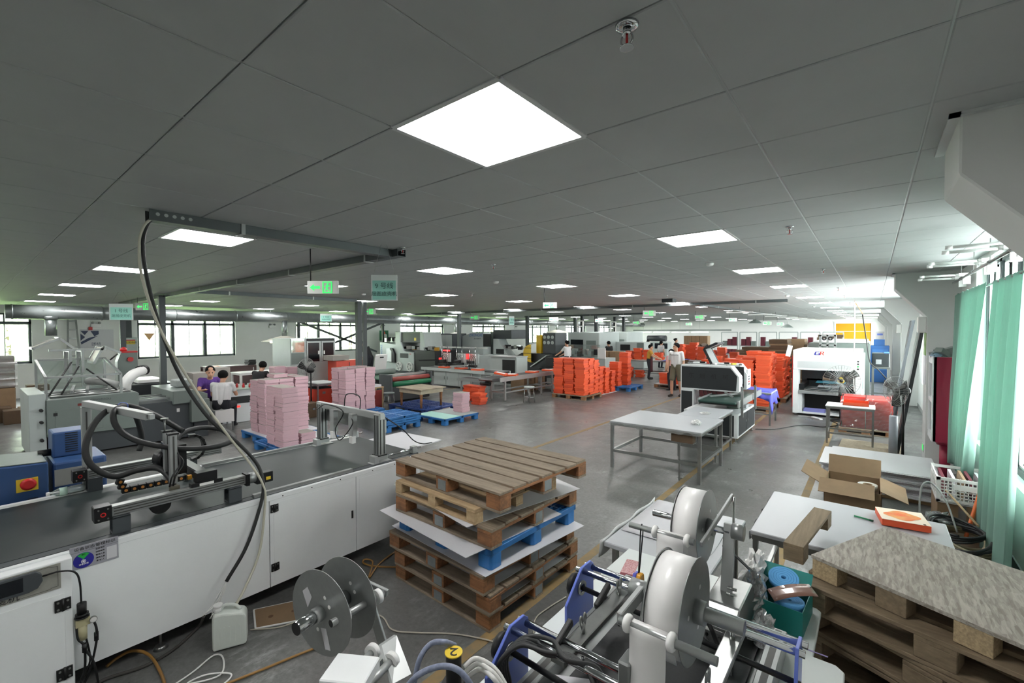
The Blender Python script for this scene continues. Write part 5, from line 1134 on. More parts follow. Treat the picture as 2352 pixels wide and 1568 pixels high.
# ================================================================ middle of the hall, right of the aisle
ORD = ['lowest', 'second', 'third', 'fourth', 'fifth', 'sixth', 'seventh', 'eighth', 'ninth', 'tenth', 'eleventh', 'twelfth', 'thirteenth', 'fourteenth', 'fifteenth', 'sixteenth', 'seventeenth', 'eighteenth', 'nineteenth', 'twentieth', 'twenty-first', 'twenty-second']
wt1 = leg_table('work_table', 'large white film-covered steel table in the aisle, nearest one', -3.2, -1.82, 6.42, 7.6, .735, leg=.042, strz=.27, xs=('f', 'b', 'l', 'r'))
bx('drawer_box', CARDD, wt1, -2.25, -1.95, 6.46, 6.6, .55, .66); bx('drawer_shelf', STEEL, wt1, -2.26, -1.94, 6.45, 6.61, .54, .55); B().box(-2.14, -2.12, 6.45, 6.47, 0, .54).build('prop', STEEL, wt1)
B().grid(lambda u, v: (-3.21+1.4*u, 6.415-.004*math.sin(u*40), .73-v*.05*(1+.6*math.sin(u*31)*math.sin(u*13))), 60, 2).build('film_fringe', FILM, wt1)
crumple('crumpled_tissue', 'crumpled white tissue on the nearest aisle table', (-2.04, 6.95, .765), (.06, .05, .035), 51, mat('white_cloth', (222, 222, 220)), 'tissue')
wt2 = leg_table('work_table', 'white film-covered table joined to the dark belt machine', -2.58, -1.93, 7.68, 8.72, .72, leg=.036, strz=.2)
crumple('crumpled_tissue', 'crumpled tissue with a red mark on the second aisle table', (-2.2, 8.0, .735), (.07, .05, .02), 53, mat('white_cloth', (222, 222, 220)), 'tissue')
# ---- dark and white gluing machine
gm = thing('gluing_machine', 'white framed gluing machine with charcoal panels and raised mesh lid', 'machine', (-2.6, 10.3, 0))
def housing(y0, y1, x0, x1, z0, z1):
    ch = .16; p = [(x0, z0), (x1-.02, z0), (x1, z0+.03), (x1, z1-ch-.05), (x1-ch, z1), (x0, z1)]
    return B().prism(p, 'y', y0, y1).build('overhead_housing', WHITE, gm, bev=.006)
h1 = housing(10.0, 10.28, -3.28, -2.1, .87, 1.4)
B().prism([(-3.255, .9), (-2.16, .9), (-2.14, 1.2), (-2.27, 1.365), (-3.255, 1.365)], 'y', 9.992, 10.0).build('charcoal_panel', CHAR, h1)
for k, s_ in enumerate('东旭机械'): text(s_, .12, (-3.05+.23*k, 9.99, 1.17), (1, 0, 0), (0, 0, 1), BLACK, h1)
text('东', .13, (-2.33, 10.9-.32, 1.17), (1, 0, 0), (0, 0, 1), mat('orange_red_print', (226, 70, 40), .5), gm)
bx('inner_panel', BLACK, gm, -2.6, -2.14, 10.6, 10.62, .9, 1.36)
h2 = housing(10.62, 11.0, -3.28, -2.08, .87, 1.41)
sc = B().prism([(10.66, 1.2), (10.96, 1.2), (10.96, 1.3), (10.66, 1.3)], 'x', -2.1, -2.075).build('screen_bezel', WPLAST, gm); bx('screen', mat('pale_screen', (196, 206, 210), .2, emit=.35), gm, -2.0755, -2.0735, 10.7, 10.92, 1.215, 1.29)
for k in range(4): bx('button_block', [DARKG, DARKG, REDP, DARKG][k], gm, -2.082, -2.072, 10.74, 10.86, 1.13-.055*k, 1.16-.055*k)
B().box(-3.28, -3.0, 10.0, 11.0, 0, .87).build('side_tower', WHITE, gm, bev=.005); bx('tower_panel', CHAR, gm, -3.26, -3.03, 9.992, 10.0, .1, .83)
bx('bridge', DARKG, gm, -3.2, -2.15, 10.28, 10.62, 1.0, 1.1)
B().prism([(9.0, .76), (9.0, .8), (11.3, .8), (11.3, .76)], 'x', -2.62, -1.95).build('belt', mat('dark_green_belt', (34, 62, 56), .4, var=.1, scale=5), gm, bev=.012); bx('belt_bed', mat('grey_bed', (66, 68, 68), .45), gm, -2.64, -1.93, 9.12, 11.28, .72, .765)
for x in (-2.64, -1.93): bx('side_beam', ALUL, gm, x-.012, x+.012, 9.1, 11.3, .7, .82)
cab = B().box(-2.95, -1.95, 9.2, 10.75, .1, .56).build('base_cabinet', WHITE, gm, bev=.005)
bx('front_panel', CHAR, cab, -2.92, -2.02, 9.192, 9.2, .13, .53)
for a, b_ in ((9.27, 9.95), (9.97, 10.7)): d_ = bx('cabinet_door', CHAR, cab, -1.952, -1.944, a, b_, .14, .52); bx('door_lock', STEEL, d_, -1.945, -1.938, b_-.06 if a < 9.5 else a+.05, b_-.03 if a < 9.5 else a+.08, .32, .36)
for x, y in ((-2.9, 9.25), (-2.0, 9.25), (-2.0, 10.7), (-2.9, 10.7)): B().cyl((x, y, 0), (x, y, .1), .012, 8).cyl((x, y, 0), (x, y, .015), .035, 12).build('levelling_foot', STEEL, gm)
for x, y in ((-1.9, 9.3), (-1.88, 10.4), (-2.05, 10.0)): bx('alu_post', ALU, gm, x-.02, x+.02, y-.02, y+.02, .5, 1.0)
B().bar((-2.5, 9.4, .84), (-2.05, 10.1, .86), .04, .03).bar((-2.3, 9.7, .9), (-2.1, 9.5, .84), .03, .03).build('guide_arm', ALU, gm)
for k in range(5): tb('cable', BLACK, gm, [(-2.9+.08*k, 10.05, .86), (-2.86+.1*k, 10.0, .74), (-2.7+.09*k, 10.06, .7), (-2.6+.06*k, 10.15, .85)], .006, 6)
B().box(-2.9, -2.3, 10.05, 10.25, .72, .86).build('glue_head', mat('maroon_steel', (84, 30, 36), .45), gm)
ld = B(); MESHM = mat('perforated_grey_lid', (120, 124, 124), .5, .2, var=.1, scale=120)
ld.prism([(-2.72, 1.42), (-2.68, 1.42), (-2.84, 1.74), (-2.88, 1.74)], 'y', 10.25, 10.75); ld.prism([(-2.88, 1.73), (-2.86, 1.76), (-2.62, 1.88), (-2.6, 1.85)], 'y', 10.25, 10.75)
lo = ld.build('mesh_lid', MESHM, gm)
for y in (10.24, 10.74): B().bar((-2.7, y, 1.42), (-2.86, y, 1.745), .03, .05).bar((-2.86, y, 1.745), (-2.6, y, 1.87), .03, .05).build('lid_frame', CHAR, lo)
B().bar((-2.6, 10.22, 1.87), (-2.6, 10.78, 1.87), .05, .03).build('lid_edge', CHAR, lo)
B().bar((-2.45, 10.4, 1.4), (-2.15, 10.6, 1.25), .012, .012).build('lid_strut', BLACK, gm)
# things lying on the machine
for k in range(7):
    p = (-3.15+.17*k, 10.4+.16*((k*5) % 3-1), 1.41); t = B(); t.cbox((p[0], p[1], p[2]+.02), (.1, .06, .035), rz=k*.8)
    t.build('hand_tool', [STEEL, BLACK, mat('orange_red_print', (226, 70, 40)), WPLAST, BLACK, YELLOW, STEEL][k], None, label=['steel tool at the left end of the gluing machine roof', 'black tool second from the left on the gluing machine roof', 'orange tool on the gluing machine roof', 'white plastic part on the gluing machine roof', 'black box part in the middle of the gluing machine roof', 'yellow part before the mesh lid on the gluing machine', 'steel part right of the mesh lid on the gluing machine'][k], cat='tool', bev=.004)
dsh = B().box(-2.35, -2.0, 9.75, 10.1, .82, .835)
pb_ = thing('paper_box', 'small white box with blue print on the gluing machine base', 'box', (-2.06, 10.15, .565)); bx('box_body', WCARD, pb_, -2.16, -1.98, 10.05, 10.3, .562, .62); bx('blue_strip', BLUEM, pb_, -2.12, -2.02, 10.1, 10.13, .62, .621)
bx('grey_block', MIDG, None, -2.3, -2.08, 9.85, 10.0, .562, .66, bev=.006, label='grey block on the gluing machine base', cat='block')
# ---- cloth covered table
ct = leg_table('work_table', 'steel table under a violet cloth behind the gluing machine', -2.5, -1.74, 11.4, 12.2, .74, leg=.034, strz=.25)
VIO = mat('violet_cloth', (84, 86, 190), .8, var=.08, scale=6)
def clothf(u, v):
    x = -2.55+.88*u; y = 11.35+.9*v; z = .752+.01*math.sin(u*9+v*5); e = max(0, u-.9)*10; f_ = max(0, .1-v)*10
    return (x-.05*e+.02*e*math.sin(v*20), y+.02*f_*math.sin(u*25), z-.26*e*(1+.2*math.sin(v*12))-.18*f_*(1+.3*math.sin(u*8)))
B().grid(clothf, 30, 26).build('violet_cloth', VIO, None, label='violet cloth draped over the steel table', cat='cloth', solid=.003)
# ---- white press with logo
gr = thing('laminating_press', 'white press with a blue and red logo and open front', 'machine', (-.87, 14, 0))
X0, X1, YY = -1.56, -.18, 13.3
up = B().box(X0, X1, YY, YY+2.0, 1.15, 1.65).build('upper_housing', WHITE, gr, bev=.01)
bx('housing_grille', mat('perforated_white', (186, 189, 189), .5, var=.06, scale=160), up, X0+.1, X1-.2, YY-.004, YY, 1.2, 1.37)
BL, RD_ = mat('logo_blue', (44, 48, 150), .4), mat('logo_red', (210, 66, 44), .4)
lg = lambda pts, m_: B().prism([(-1.11+x*.2, 1.53+z*.085) for x, z in pts], 'y', YY-.006, YY).build('logo', m_, up)
lg([(.08, 0), (.42, 0), (.46, .16), (.14, .16), (.22, .84), (.5, .84), (.54, 1), (.12, 1), (-.02, .1)], BL); lg([(.42, 0), (.54, 0), (.6, .55), (.34, .55), (.32, .42), (.46, .42)], BL)
lg([(.56, 0), (.64, 0), (.72, 1), (.62, 1)], RD_); lg([(.62, .86), (.62, 1), (.98, 1), (1, .55), (.7, .42), (.7, .55), (.88, .62), (.88, .86)], RD_); lg([(.74, .5), (.84, .5), (1, 0), (.9, 0)], RD_)
for x in (X0, X1-.12): B().box(x, x+.12, YY, YY+.4, .05, 1.15).build('front_pillar', WHITE, gr, bev=.006)
bx('red_edge', REDP, gr, X0-.012, X0, YY, YY+.06, .2, 1.5)
B().box(X0+.12, X1-.12, YY-.02, YY+1.2, .56, .63).build('feed_table', ALUL, gr, bev=.004); bx('blue_sheet', mat('cyan_film', (90, 180, 206), .3), gr, -1.1, -.5, YY+.3, YY+1.3, .82, .83); bx('white_sheet', WCARD, gr, -1.05, -.55, YY+.1, YY+.6, .74, .745)
bx('inner_back', CHAR, gr, X0+.05, X1-.05, YY+1.4, YY+1.45, .1, 1.15)
for x in (-1.38, -.36): B().box(x-.05, x+.05, YY+.1, YY+1.3, .66, .78).build('linear_rail', BLKM, gr)
for x in (-1.2, -.95, -.7): B().bar((x-.1, YY+.05, .655), (x+.12, YY+.5, .67), .035, .02).build('gripper', ALU, gr); B().box(-1.3, -.4, YY+.45, YY+.52, .86, .9).build('gripper_bar', BLKM, gr)
bx('brown_box', CARD, gr, -.95, -.7, YY+.2, YY+.35, .92, 1.0)
lw = B().box(X0, X0+.2, YY+.05, YY+2, .05, .56).box(X1-.35, X1, YY+.05, YY+2, .05, .56).box(X0+.2, X1-.35, YY+.05, YY+2, .05, .1).build('lower_frame', WHITE, gr, bev=.005); bx('lower_void', BLACK, gr, X0+.2, X1-.35, YY+.6, YY+.65, .1, .55)
bk = thing('purple_basket', 'lilac plastic basket in the bottom opening of the white press', 'basket', (-1.1, 13.5, .1)); LIL = mat('lilac_plastic', (130, 132, 196), .5)
B().box(-1.34, -.88, 13.37, 13.38, .1, .17).build('basket_side', LIL, bk); B().box(-1.34, -.88, 13.58, 13.59, .1, .17).build('basket_side', LIL, bk); B().box(-1.34, -1.33, 13.37, 13.59, .1, .17).build('basket_side', LIL, bk); B().box(-.89, -.88, 13.37, 13.59, .1, .17).build('basket_side', LIL, bk)
for x, y in ((X0+.06, YY+.1), (X1-.06, YY+.1), (X0+.06, YY+1.9), (X1-.06, YY+1.9)): cy('levelling_foot', STEEL, gr, (x, y, 0), (x, y, .06), .03, 10)
for k in range(4): cy('push_button', [BLACK, BLACK, mat('green_key', (40, 170, 80)), BLACK][k], gr, (X1-.07, YY-.02, 1.4-.06*k), (X1-.07, YY, 1.4-.06*k), .018, 10)
B().cbox((X0-.08, YY-.05, 1.62), (.1, .06, .28), ry=.2).build('control_pendant', WPLAST, gr)
rk = B()
for x in (-1.2, -1.02, -.84): rk.box(x-.025, x+.025, 16, 16.3, 1.3, 2.0)
for z in (1.45, 1.7, 1.98): rk.box(-1.22, -.82, 16, 16.05, z-.02, z+.02)
rk.build('lift_rack', ALU, gr)
for x in (-1.1, -.95): B().ring((x, 15.99, 1.9), (0, 1, 0), .06, .025, .03, 16).build('pulley', BLKM, gr)
B().box(-1.5, -.15, 15.4, 18.5, .1, 1.5).build('rear_body', PALEG, gr, bev=.02); B().box(-1.55, -.05, 16.6, 20.5, .1, 1.76).build('rear_oven', MIDG, gr, bev=.03); B().box(-1.4, -.1, 16.6, 20.4, 1.76, 1.82).build('oven_lid', WHITE, gr, bev=.01)
hose('white_cable', 'white cable hanging from the ceiling in front of the white press', [PY(1963,692,12.6), PY(1963,760,12.8), PY(1960,850,13), PY(1962,900,13.05)], .012, WPLAST)
hose('black_cable', 'black cable hanging from the ceiling tray behind the white press', [PY(1981,722,15), PY(1990,780,15), PY(1998,830,15.2), PY(2018,850,15.4), PY(2050,885,15.6)], .014, BLACK)
hose('orange_cable', 'orange cable running along the ceiling above the white press', [PY(1963,692,12.6), PY(1981,720,14.8)], .009, YH)
hose('floor_cable', 'thin black cable across the floor from the gluing machine to the fan', [PZ(1735,985,.01), PZ(1780,985,.01), PZ(1840,976,.01), PZ(1890,980,.01), PZ(1925,975,.01), PZ(1905,965,.01)], .008, BLACK)
ps = thing('power_strip', 'white power strip lying on the floor before the press', 'power strip', (-1.1, 12.6, 0)); c = PZ(1876, 962); B().cbox((c.x, c.y, .02), (.08, .3, .035), rz=.7).build('strip_body', WPLAST, ps, bev=.006)
tb('cord', WPLAST, ps, [(c.x, c.y, .02), (c.x-.2, c.y+.2, .01), (c.x-.4, c.y+.15, .01)], .006)
fr_ = thing('profile_frame', 'aluminium profile stand with a grey blue device behind the press', 'stand', (.1, 18.6, 0))
for x in (.03, .42):
    for y in (18.4, 19.2): bx('upright', ALUL, fr_, x-.03, x+.03, y-.03, y+.03, 0, .95)
B().box(.03, .42, 18.38, 18.42, .9, .95).box(.03, .42, 18.38, 18.42, .1, .15).box(0, .45, 18.35, 19.25, .95, .97).build('frame_rail', ALUL, fr_)
dv = thing('blue_device', 'grey and blue printer device on the aluminium stand', 'device', (.15, 18.8, .97)); B().box(.0, .44, 18.45, 19.1, .972, 1.4).build('device_body', DARKG, dv, bev=.02); bx('blue_side', mat('bright_blue', (72, 130, 206), .4), dv, .3, .43, 18.5, 19.05, 1.0, 1.42); bx('label_card', WCARD, dv, .1, .24, 18.445, 18.45, 1.05, 1.2)
bc = thing('blue_cabinet', 'blue tool cabinet near the far yellow door', 'cabinet', (.25, 24, 0)); B().box(-.05, .55, 23.6, 24.4, 0, 1.5).build('cabinet_body', mat('tool_blue', (40, 90, 150), .45), bc, bev=.01); bx('top_box', mat('tool_blue', (40, 90, 150)), bc, .05, .4, 23.7, 24.2, 1.5, 1.75)
for z in (.5, .8, 1.1): bx('drawer', mat('tool_blue2', (52, 104, 166), .45), bc, 0, .5, 23.58, 23.6, z, z+.25)
fx = thing('fire_extinguisher', 'red fire extinguisher standing by the column', 'fire extinguisher', (.42, 15.6, 0)); B().lathe([(.0, 0), (.07, 0), (.075, .03), (.075, .42), (.05, .48), (.02, .5), (.02, .55)], (.45, 14.9, 0), 'z', 16).build('cylinder', REDP, fx); bx('valve', BLACK, fx, .42, .5, 14.88, 14.92, .53, .58)
# ---- orange boxes
def orange_me(m1, m2, lx=.345, ly=.3, h=.066):
    b = B(); b.box(-lx/2+.012, lx/2-.012, -ly/2+.012, ly/2-.012, 0, h*.4); b.box(-lx/2, lx/2, -ly/2, ly/2, h*.36, h); return b
OB = orange_me(ORANGE, ORANGE).mesh('orange_box', ORANGE); OB2 = orange_me(0, 0).mesh('orange_box', ORANGE2)
NOB = [0]; ob_rest = B(); ob_src = orange_me(0, 0)
ORDN = lambda k: ORD[k] if k < len(ORD) else 'topmost'
def column(x, y, z0, n, lab, grp, h=.066, jit=.021, rz=0., force=False):
    for k in range(n):
        ox, oy, r = random.uniform(-jit, jit), random.uniform(-jit, jit), rz+random.uniform(-.05, .05); z = z0+k*(h+.0006)
        if NOB[0] < 300 or force:
            o = put('orange_box', OB if random.random() < .7 else OB2); o.location = (x+ox, y+oy, z); o.rotation_euler = (0, 0, r); tag(o, (ORDN(k)+' '+lab) if lab else 'orange box farther back in the hall', 'box', grp or 'orange boxes farther back'); NOB[0] += 1
        else:
            M4 = Matrix.Translation(Vector((x+ox, y+oy, z))) @ Matrix.Rotation(r, 4, 'Z'); ob_rest._add([tuple(M4 @ Vector(p)) for p in ob_src.v], ob_src.f)
wooden_pallet('wooden pallet under the tall block of orange boxes', -7.42, 12.55, 0, 1.2, 1.1, .14, 0, 6, seed=41, plates=False)
FX = ['left', 'middle', 'right']; FY = ['front', 'middle', 'back']
for i in range(3):
    for j in range(3):
        column(-7.82+.385*i, 12.22+.335*j, .142, 17 if j < 2 else 16, 'orange lidded box in the %s %s column of the block on the wooden pallet' % (FY[j], FX[i]), 'orange boxes on the wooden pallet')
for j, (y, n) in enumerate([(13.5, 16), (13.95, 14), (14.4, 13)]):
    for i in range(2): column(-7.6+.39*i, y, .012, n-2*i+j % 2, 'orange lidded box in the %s %s pile behind the pallet block' % (['first', 'second', 'third'][j], ['left', 'right'][i]), 'orange boxes in piles behind the pallet')
bx('white_board', WCARD, None, -7.9, -7.0, 13.3, 14.62, 0, .01, label='white board under the orange piles behind the pallet', cat='board')
plastic_pallet('blue plastic pallet under the farther tall orange pile', -7.1, 15.35, 0, 1.0, 1.2, .15, 0, BLUEP)
column(-7.25, 14.98, .152, 13, 'orange lidded box in the near pile on the far blue pallet', 'orange boxes on the far blue pallet'); column(-7.1, 15.5, .152, 18, 'orange lidded box in the tall pile on the far blue pallet', 'orange boxes on the far blue pallet')
for i, (x, y, n) in enumerate([(-9.78, 10.05, 7), (-9.38, 10.0, 7), (-8.98, 9.6, 5)]): column(x, y, 0, n, 'orange lidded box in the %s small pile on the floor by the conveyor' % ['left', 'middle', 'right'][i], 'orange boxes in small floor piles', force=True)
wooden_pallet('wooden pallet under the orange boxes behind the gluing machine', -2.6, 13.75, 0, 1.2, 1.1, .14, 0, 6, seed=43, plates=False)
for i, x in enumerate((-3.0, -2.62, -2.24)):
    for j, y in enumerate((13.4, 13.75, 14.1)):
        if j < 2 or i == 2: column(x, y, .142, [17, 18, 20][i]+(j % 2), 'bright orange box in the %s column %s behind the gluing machine' % (FX[i], FY[j]), 'orange boxes behind the gluing machine', jit=.025)
for i, x in enumerate((-3.0, -2.6, -2.2)):
    for y in (15.4, 15.8, 16.2, 16.6): column(x, y, .14, 18+random.randint(-1, 2), '', '', jit=.03)
wooden_pallet('wooden pallet under the farther orange boxes near the brown cartons', -2.6, 16.0, 0, 1.3, 1.6, .14, 0, 6, seed=44, plates=False)
wooden_pallet('wooden pallet with a low orange pile beside the walking man', -5.75, 17.1, 0, 1.3, 1.2, .13, 0, 6, seed=45, plates=False); bx('cover_board', WCARD, None, -6.4, -5.1, 16.55, 17.65, .132, .14, label='white board on the pallet beside the walking man', cat='board')
for x in (-6.1, -5.72): column(x, 16.85, .142, 6, '', '')
B().box(-2.1, -1.7, 16.9, 17.35, 0, .55).build('open_brown_box', CARD, None, label='brown open box at the foot of the tall card stack', cat='box')
# ================================================================ middle of the hall, left of the aisle
# ---- pink greyboard stacks: every bundle is an object
def bundle_me(lx, ly, h, seed):
    rnd = random.Random(seed); b = B(); n = max(3, int(h/.018)); e = .008
    for k in range(n):
        z0, z1 = h*k/n, h*(k+1)/n; ox, oy = rnd.uniform(-e, e), rnd.uniform(-e, e)
        b.m = 0; v = len(b.v); b.box(-lx/2+ox, lx/2+ox, -ly/2+oy, ly/2+oy, z0, z1)
    b.mi[-5] = 1
    return b.mesh('board_bundle', [PINK, PINKTOP])
PB = {}
def pink_column(x, y, z0, ztop, lab, grp, lx=.34, ly=.285):
    z = z0; k = 0; rnd = random.Random(int(x*97+y*31))
    while z < ztop-.03:
        h = min(rnd.choice((.06, .08, .1, .12)), ztop-z)
        key = (round(lx, 3), round(ly, 3), round(h, 2), k % 2)
        if key not in PB: PB[key] = bundle_me(lx-.02, ly-.02, round(h, 2), len(PB))
        o = put('board_bundle', PB[key]); o.location = (x+rnd.uniform(-.012, .012), y+rnd.uniform(-.012, .012), z); tag(o, ORDN(k)+' '+lab, 'board bundle', grp); z += round(h, 2)+.003; k += 1
plastic_pallet('blue plastic pallet under the large pink board block at left', -9.4, 4.15, 0, 1.2, 1.1, .15, 0, BLUEP)
bx('paper_cover', WCARD, None, -10.0, -8.82, 3.62, 4.68, .1505, .1535, label='white paper over the left pink block pallet', cat='paper')
for i, x in enumerate((-9.6, -9.24)):
    for j, y in enumerate((3.83, 4.12, 4.41)):
        pink_column(x, y, .155, [1.21, 1.2, 1.24][j]+.01*i, 'pink board bundle in the %s %s column of the left block' % (['left', 'right'][i], FY[j]), 'pink boards on the left blue pallet', .355, .285)
pink_column(-9.45, 4.1, 1.225, 1.3, 'pink board bundle lying flat on top of the left block', 'pink boards on top', .34, .28)
plastic_pallet('blue plastic pallet with lettering under the nearest pink columns', -8.25, 3.98, 0, 1.15, 1.2, .15, 0, BLUEP); 
bx('paper_cover', WCARD, None, -8.75, -7.7, 3.72, 4.5, .1505, .153, label='white paper over the nearest pink pallet', cat='paper')
text('智慧仓储', .07, (-7.674, 4.3, .125), (0, 1, 0), (0, 0, 1), WPR, bpy.data.objects[[o.name for o in bpy.data.objects if o.name.startswith('plastic_pallet') and o.parent is None][-1]])
for i, x in enumerate((-8.29, -7.95)): pink_column(x, 3.59, .155, 1.2-.01*i, 'pink board bundle in the %s column nearest the machine' % ['left', 'right'][i], 'pink boards in the nearest columns', .335, .285)
pink_column(-7.93, 3.88, .155, .36, 'pink board bundle in the short column beside the nearest pink columns', 'pink boards in the short column', .335, .28)
plastic_pallet('blue plastic pallet under the pink block by the dark post', -10.4, 6.4, 0, 1.1, 1.15, .15, 0, BLUEP)
for i, x in enumerate((-10.6, -10.26)):
    for j, y in enumerate((6.13, 6.41, 6.7)): pink_column(x, y, .152, 1.22+.01*j, 'pink board bundle in the %s %s column of the block by the dark post' % (['left', 'right'][i], FY[j]), 'pink boards by the dark post', .335, .282)
for i, (x, y, zt) in enumerate([(-12.1, 5.25, 1.25), (-12.1, 5.56, 1.22), (-12.5, 5.4, 1.2), (-11.72, 5.45, .9)]): pink_column(x, y, 0, zt, 'pink board bundle in the far %s pile behind the fan' % ['front', 'rear', 'left', 'short'][i], 'pink boards behind the fan', .34, .285)
bx('paper_bundle', mat('pink_white_paper', (226, 206, 212), .7), None, -11.87, -11.57, 5.32, 5.58, .93, 1.01, label='pale pink paper pack on the far pink pile', cat='paper pack')
# ---- blue pallets in the middle
for k in range(4):
    z = .052*k
    plastic_pallet('empty blue pallet in the nested pile, %s' % ['lowest', 'second from below', 'third from below', 'topmost'][k], -8.38, 6.1, z, .9, .92, .15, 0, BLUEP, group='nested blue pallets') if k in (0, 3) else B().box(-8.83, -7.93, 5.64, 6.56, z+.105, z+.148).build('plastic_pallet', BLUEP, None, label='empty blue pallet in the nested pile, %s' % ['lowest', 'second from below', 'third from below', 'topmost'][k], cat='pallet', group='nested blue pallets', bev=.006)
plastic_pallet('blue pallet covered by pale green sheets with one pink bundle pile', -8.03, 7.45, 0, 1.05, 1.12, .15, 0, BLUEP)
bx('green_sheet', mat('pale_aqua_sheet', (150, 196, 184), .5), None, -8.54, -7.52, 6.92, 7.4, .151, .156, label='pale aqua sheet on the blue pallet', cat='sheet'); bx('grey_sheet', mat('speckled_grey_sheet', (150, 156, 154), .7, var=.2, scale=80), None, -8.54, -7.52, 7.41, 8.0, .151, .156, label='speckled grey sheet on the blue pallet', cat='sheet')
pink_column(-7.94, 7.84, .157, .64, 'pink board bundle in the lone pile on the sheet-covered pallet', 'pink boards on the sheet-covered pallet', .34, .28)
plastic_pallet('dark blue plastic pallet under the old wooden table', -9.6, 8.0, 0, 1.5, 1.15, .15, 0, DKBLUEP, n=(22, 18))
ot = thing('old_wooden_table', 'old low wooden table with a stained map-like top on the dark pallet', 'table', (-9.48, 7.86, .15))
B().box(-10.0, -8.98, 7.42, 8.3, .62, .645).build('table_top', mat('stained_table_top', (168, 158, 130), .5, rgb2=(120, 104, 92), scale=3.2, detail=8), ot, bev=.003); B().box(-9.94, -9.04, 7.48, 8.24, .51, .62).build('apron', mat('cream_painted_wood', (178, 168, 146), .7, var=.1, scale=6), ot)
for x, y in ((-9.9, 7.52), (-9.08, 7.52), (-9.9, 8.2), (-9.08, 8.2)): B().cyl((x, y, .15), (x, y, .51), .028, 8, r2=.04).build('leg', PALLB, ot)
# ---- roller coating machine
rm_ = thing('roller_coater', 'dark roller machine with red and green rollers before the white press', 'machine', (-12, 8.8, 0))
B().box(-13.6, -11.1, 8.0, 9.55, .05, .55).build('machine_body', CHAR, rm_, bev=.02); B().box(-13.5, -11.3, 8.1, 9.45, .66, .69).build('green_belt', mat('green_belt', (40, 86, 66), .4), rm_)
for y in (7.98, 9.5): B().box(-11.6, -11.0, y, y+.07, .2, .86).build('bearing_plate', DARKG, rm_, bev=.01)
cy('red_roller', mat('worn_red_roller', (146, 70, 64), .4), rm_, (-11.1, 8.05, .72), (-11.1, 9.5, .72), .07, 20); cy('green_roller', mat('green_roller', (30, 108, 74), .35), rm_, (-11.03, 8.05, .58), (-11.03, 9.5, .58), .075, 20); cy('grey_roller', MIDG, rm_, (-12.9, 8.0, .78), (-12.9, 9.5, .78), .09, 20)
B().box(-11.35, -11.2, 8.0, 9.55, .8, .85).build('scraper_bar', STEEL, rm_)
st0 = thing('stool', 'small round grey stool beside the old table', 'stool', (-10.5, 7.55, 0))
def stool(t, x, y, h, r, m):
    B().cyl((x, y, h-.03), (x, y, h), r, 20).build('seat', m, t)
    for k in range(4):
        a = .785+k*1.571; cy('leg', STEEL, t, (x+r*.8*math.cos(a), y+r*.8*math.sin(a), h-.03), (x+r*1.05*math.cos(a), y+r*1.05*math.sin(a), 0), .011, 8)
    B().ring((x, y, h*.35), (0, 0, 1), r*.98, r*.98-.014, .012, 24).build('foot_ring', STEEL, t)
stool(st0, -10.5, 7.55, .44, .15, MIDG)
st1 = thing('stool', 'round stool with bare steel legs in front of the long conveyor', 'stool', (-8.0, 10.75, 0)); stool(st1, -8.0, 10.75, .48, .16, PALEG)
ss = thing('side_stand', 'small wooden stand with a bottle beside the pink block', 'stand', (-11.0, 7.4, 0)); B().box(-11.2, -10.8, 7.2, 7.6, .55, .58).build('stand_top', PALEW, ss)
for x, y in ((-11.17, 7.23), (-10.83, 7.23), (-11.17, 7.57), (-10.83, 7.57)): bx('leg', PALEW, ss, x-.02, x+.02, y-.02, y+.02, 0, .55)
bx('red_board', mat('red_board', (130, 40, 36), .6), None, -10.79, -10.76, 7.2, 7.5, 0, .5, label='red board leaning on the small wooden stand', cat='board')
wb = thing('water_bottle', 'clear water bottle on the small wooden stand', 'bottle', (-11.0, 7.4, .58)); B().lathe([(.033, 0), (.034, .12), (.02, .17), (.013, .19), (.013, .21)], (-11.0, 7.4, .64), 'z', 14).build('bottle_body', PET, wb); cy('cap', WPLAST, wb, (-11.0, 7.4, .85), (-11.0, 7.4, .87), .015, 10); bx('book_pack', WCARD, None, -11.15, -10.85, 7.25, 7.55, .581, .638, label='white pack on the small wooden stand', cat='pack')
# ---- conveyors with orange boxes
cv = thing('belt_conveyor', 'long aluminium belt conveyor with a black belt end', 'conveyor', (-8.9, 12, 0))
B().prism([(9.85, .66), (9.8, .7), (9.85, .735), (16.2, .735), (16.2, .66)], 'x', -9.2, -8.66).build('belt', mat('black_belt', (46, 48, 49), .45), cv)
for x in (-9.22, -8.64): bx('side_beam', ALUL, cv, x-.02, x+.02, 10.15, 16.2, .62, .75)
for y in (10.4, 12.3, 12.95, 14.6, 16):
    for x in (-9.2, -8.65):
        lg_ = bx('leg', ALUL, cv, x-.025, x+.025, y-.025, y+.025, .05, .63); B().cyl((x, y, 0), (x, y, .05), .02, 8, r2=.01).build('foot', STEEL, lg_)
for x in (-9.2, -8.65): bx('lower_rail', ALUL, cv, x-.018, x+.018, 10.4, 16, .26, .3)
for y in (10.4, 12.6): bx('cross_rail', ALUL, cv, -9.2, -8.65, y-.018, y+.018, .26, .3)
cy('drive_motor', BLACK, cv, (-9.35, 10.1, .55), (-9.0, 10.1, .55), .07, 14)
ab = thing('box_assembly_line', 'grey cabinet conveyor with pick and place heads and red lamps', 'machine', (-12, 12, 0))
bx('belt', mat('black_belt', (46, 48, 49)), ab, -13.9, -9.95, 11.65, 12.2, .7, .73); B().box(-13.95, -10.6, 11.55, 11.62, .63, .735).build('front_beam', PALEG, ab); B().box(-13.95, -9.95, 12.22, 12.28, .63, .735).build('rear_beam', PALEG, ab)
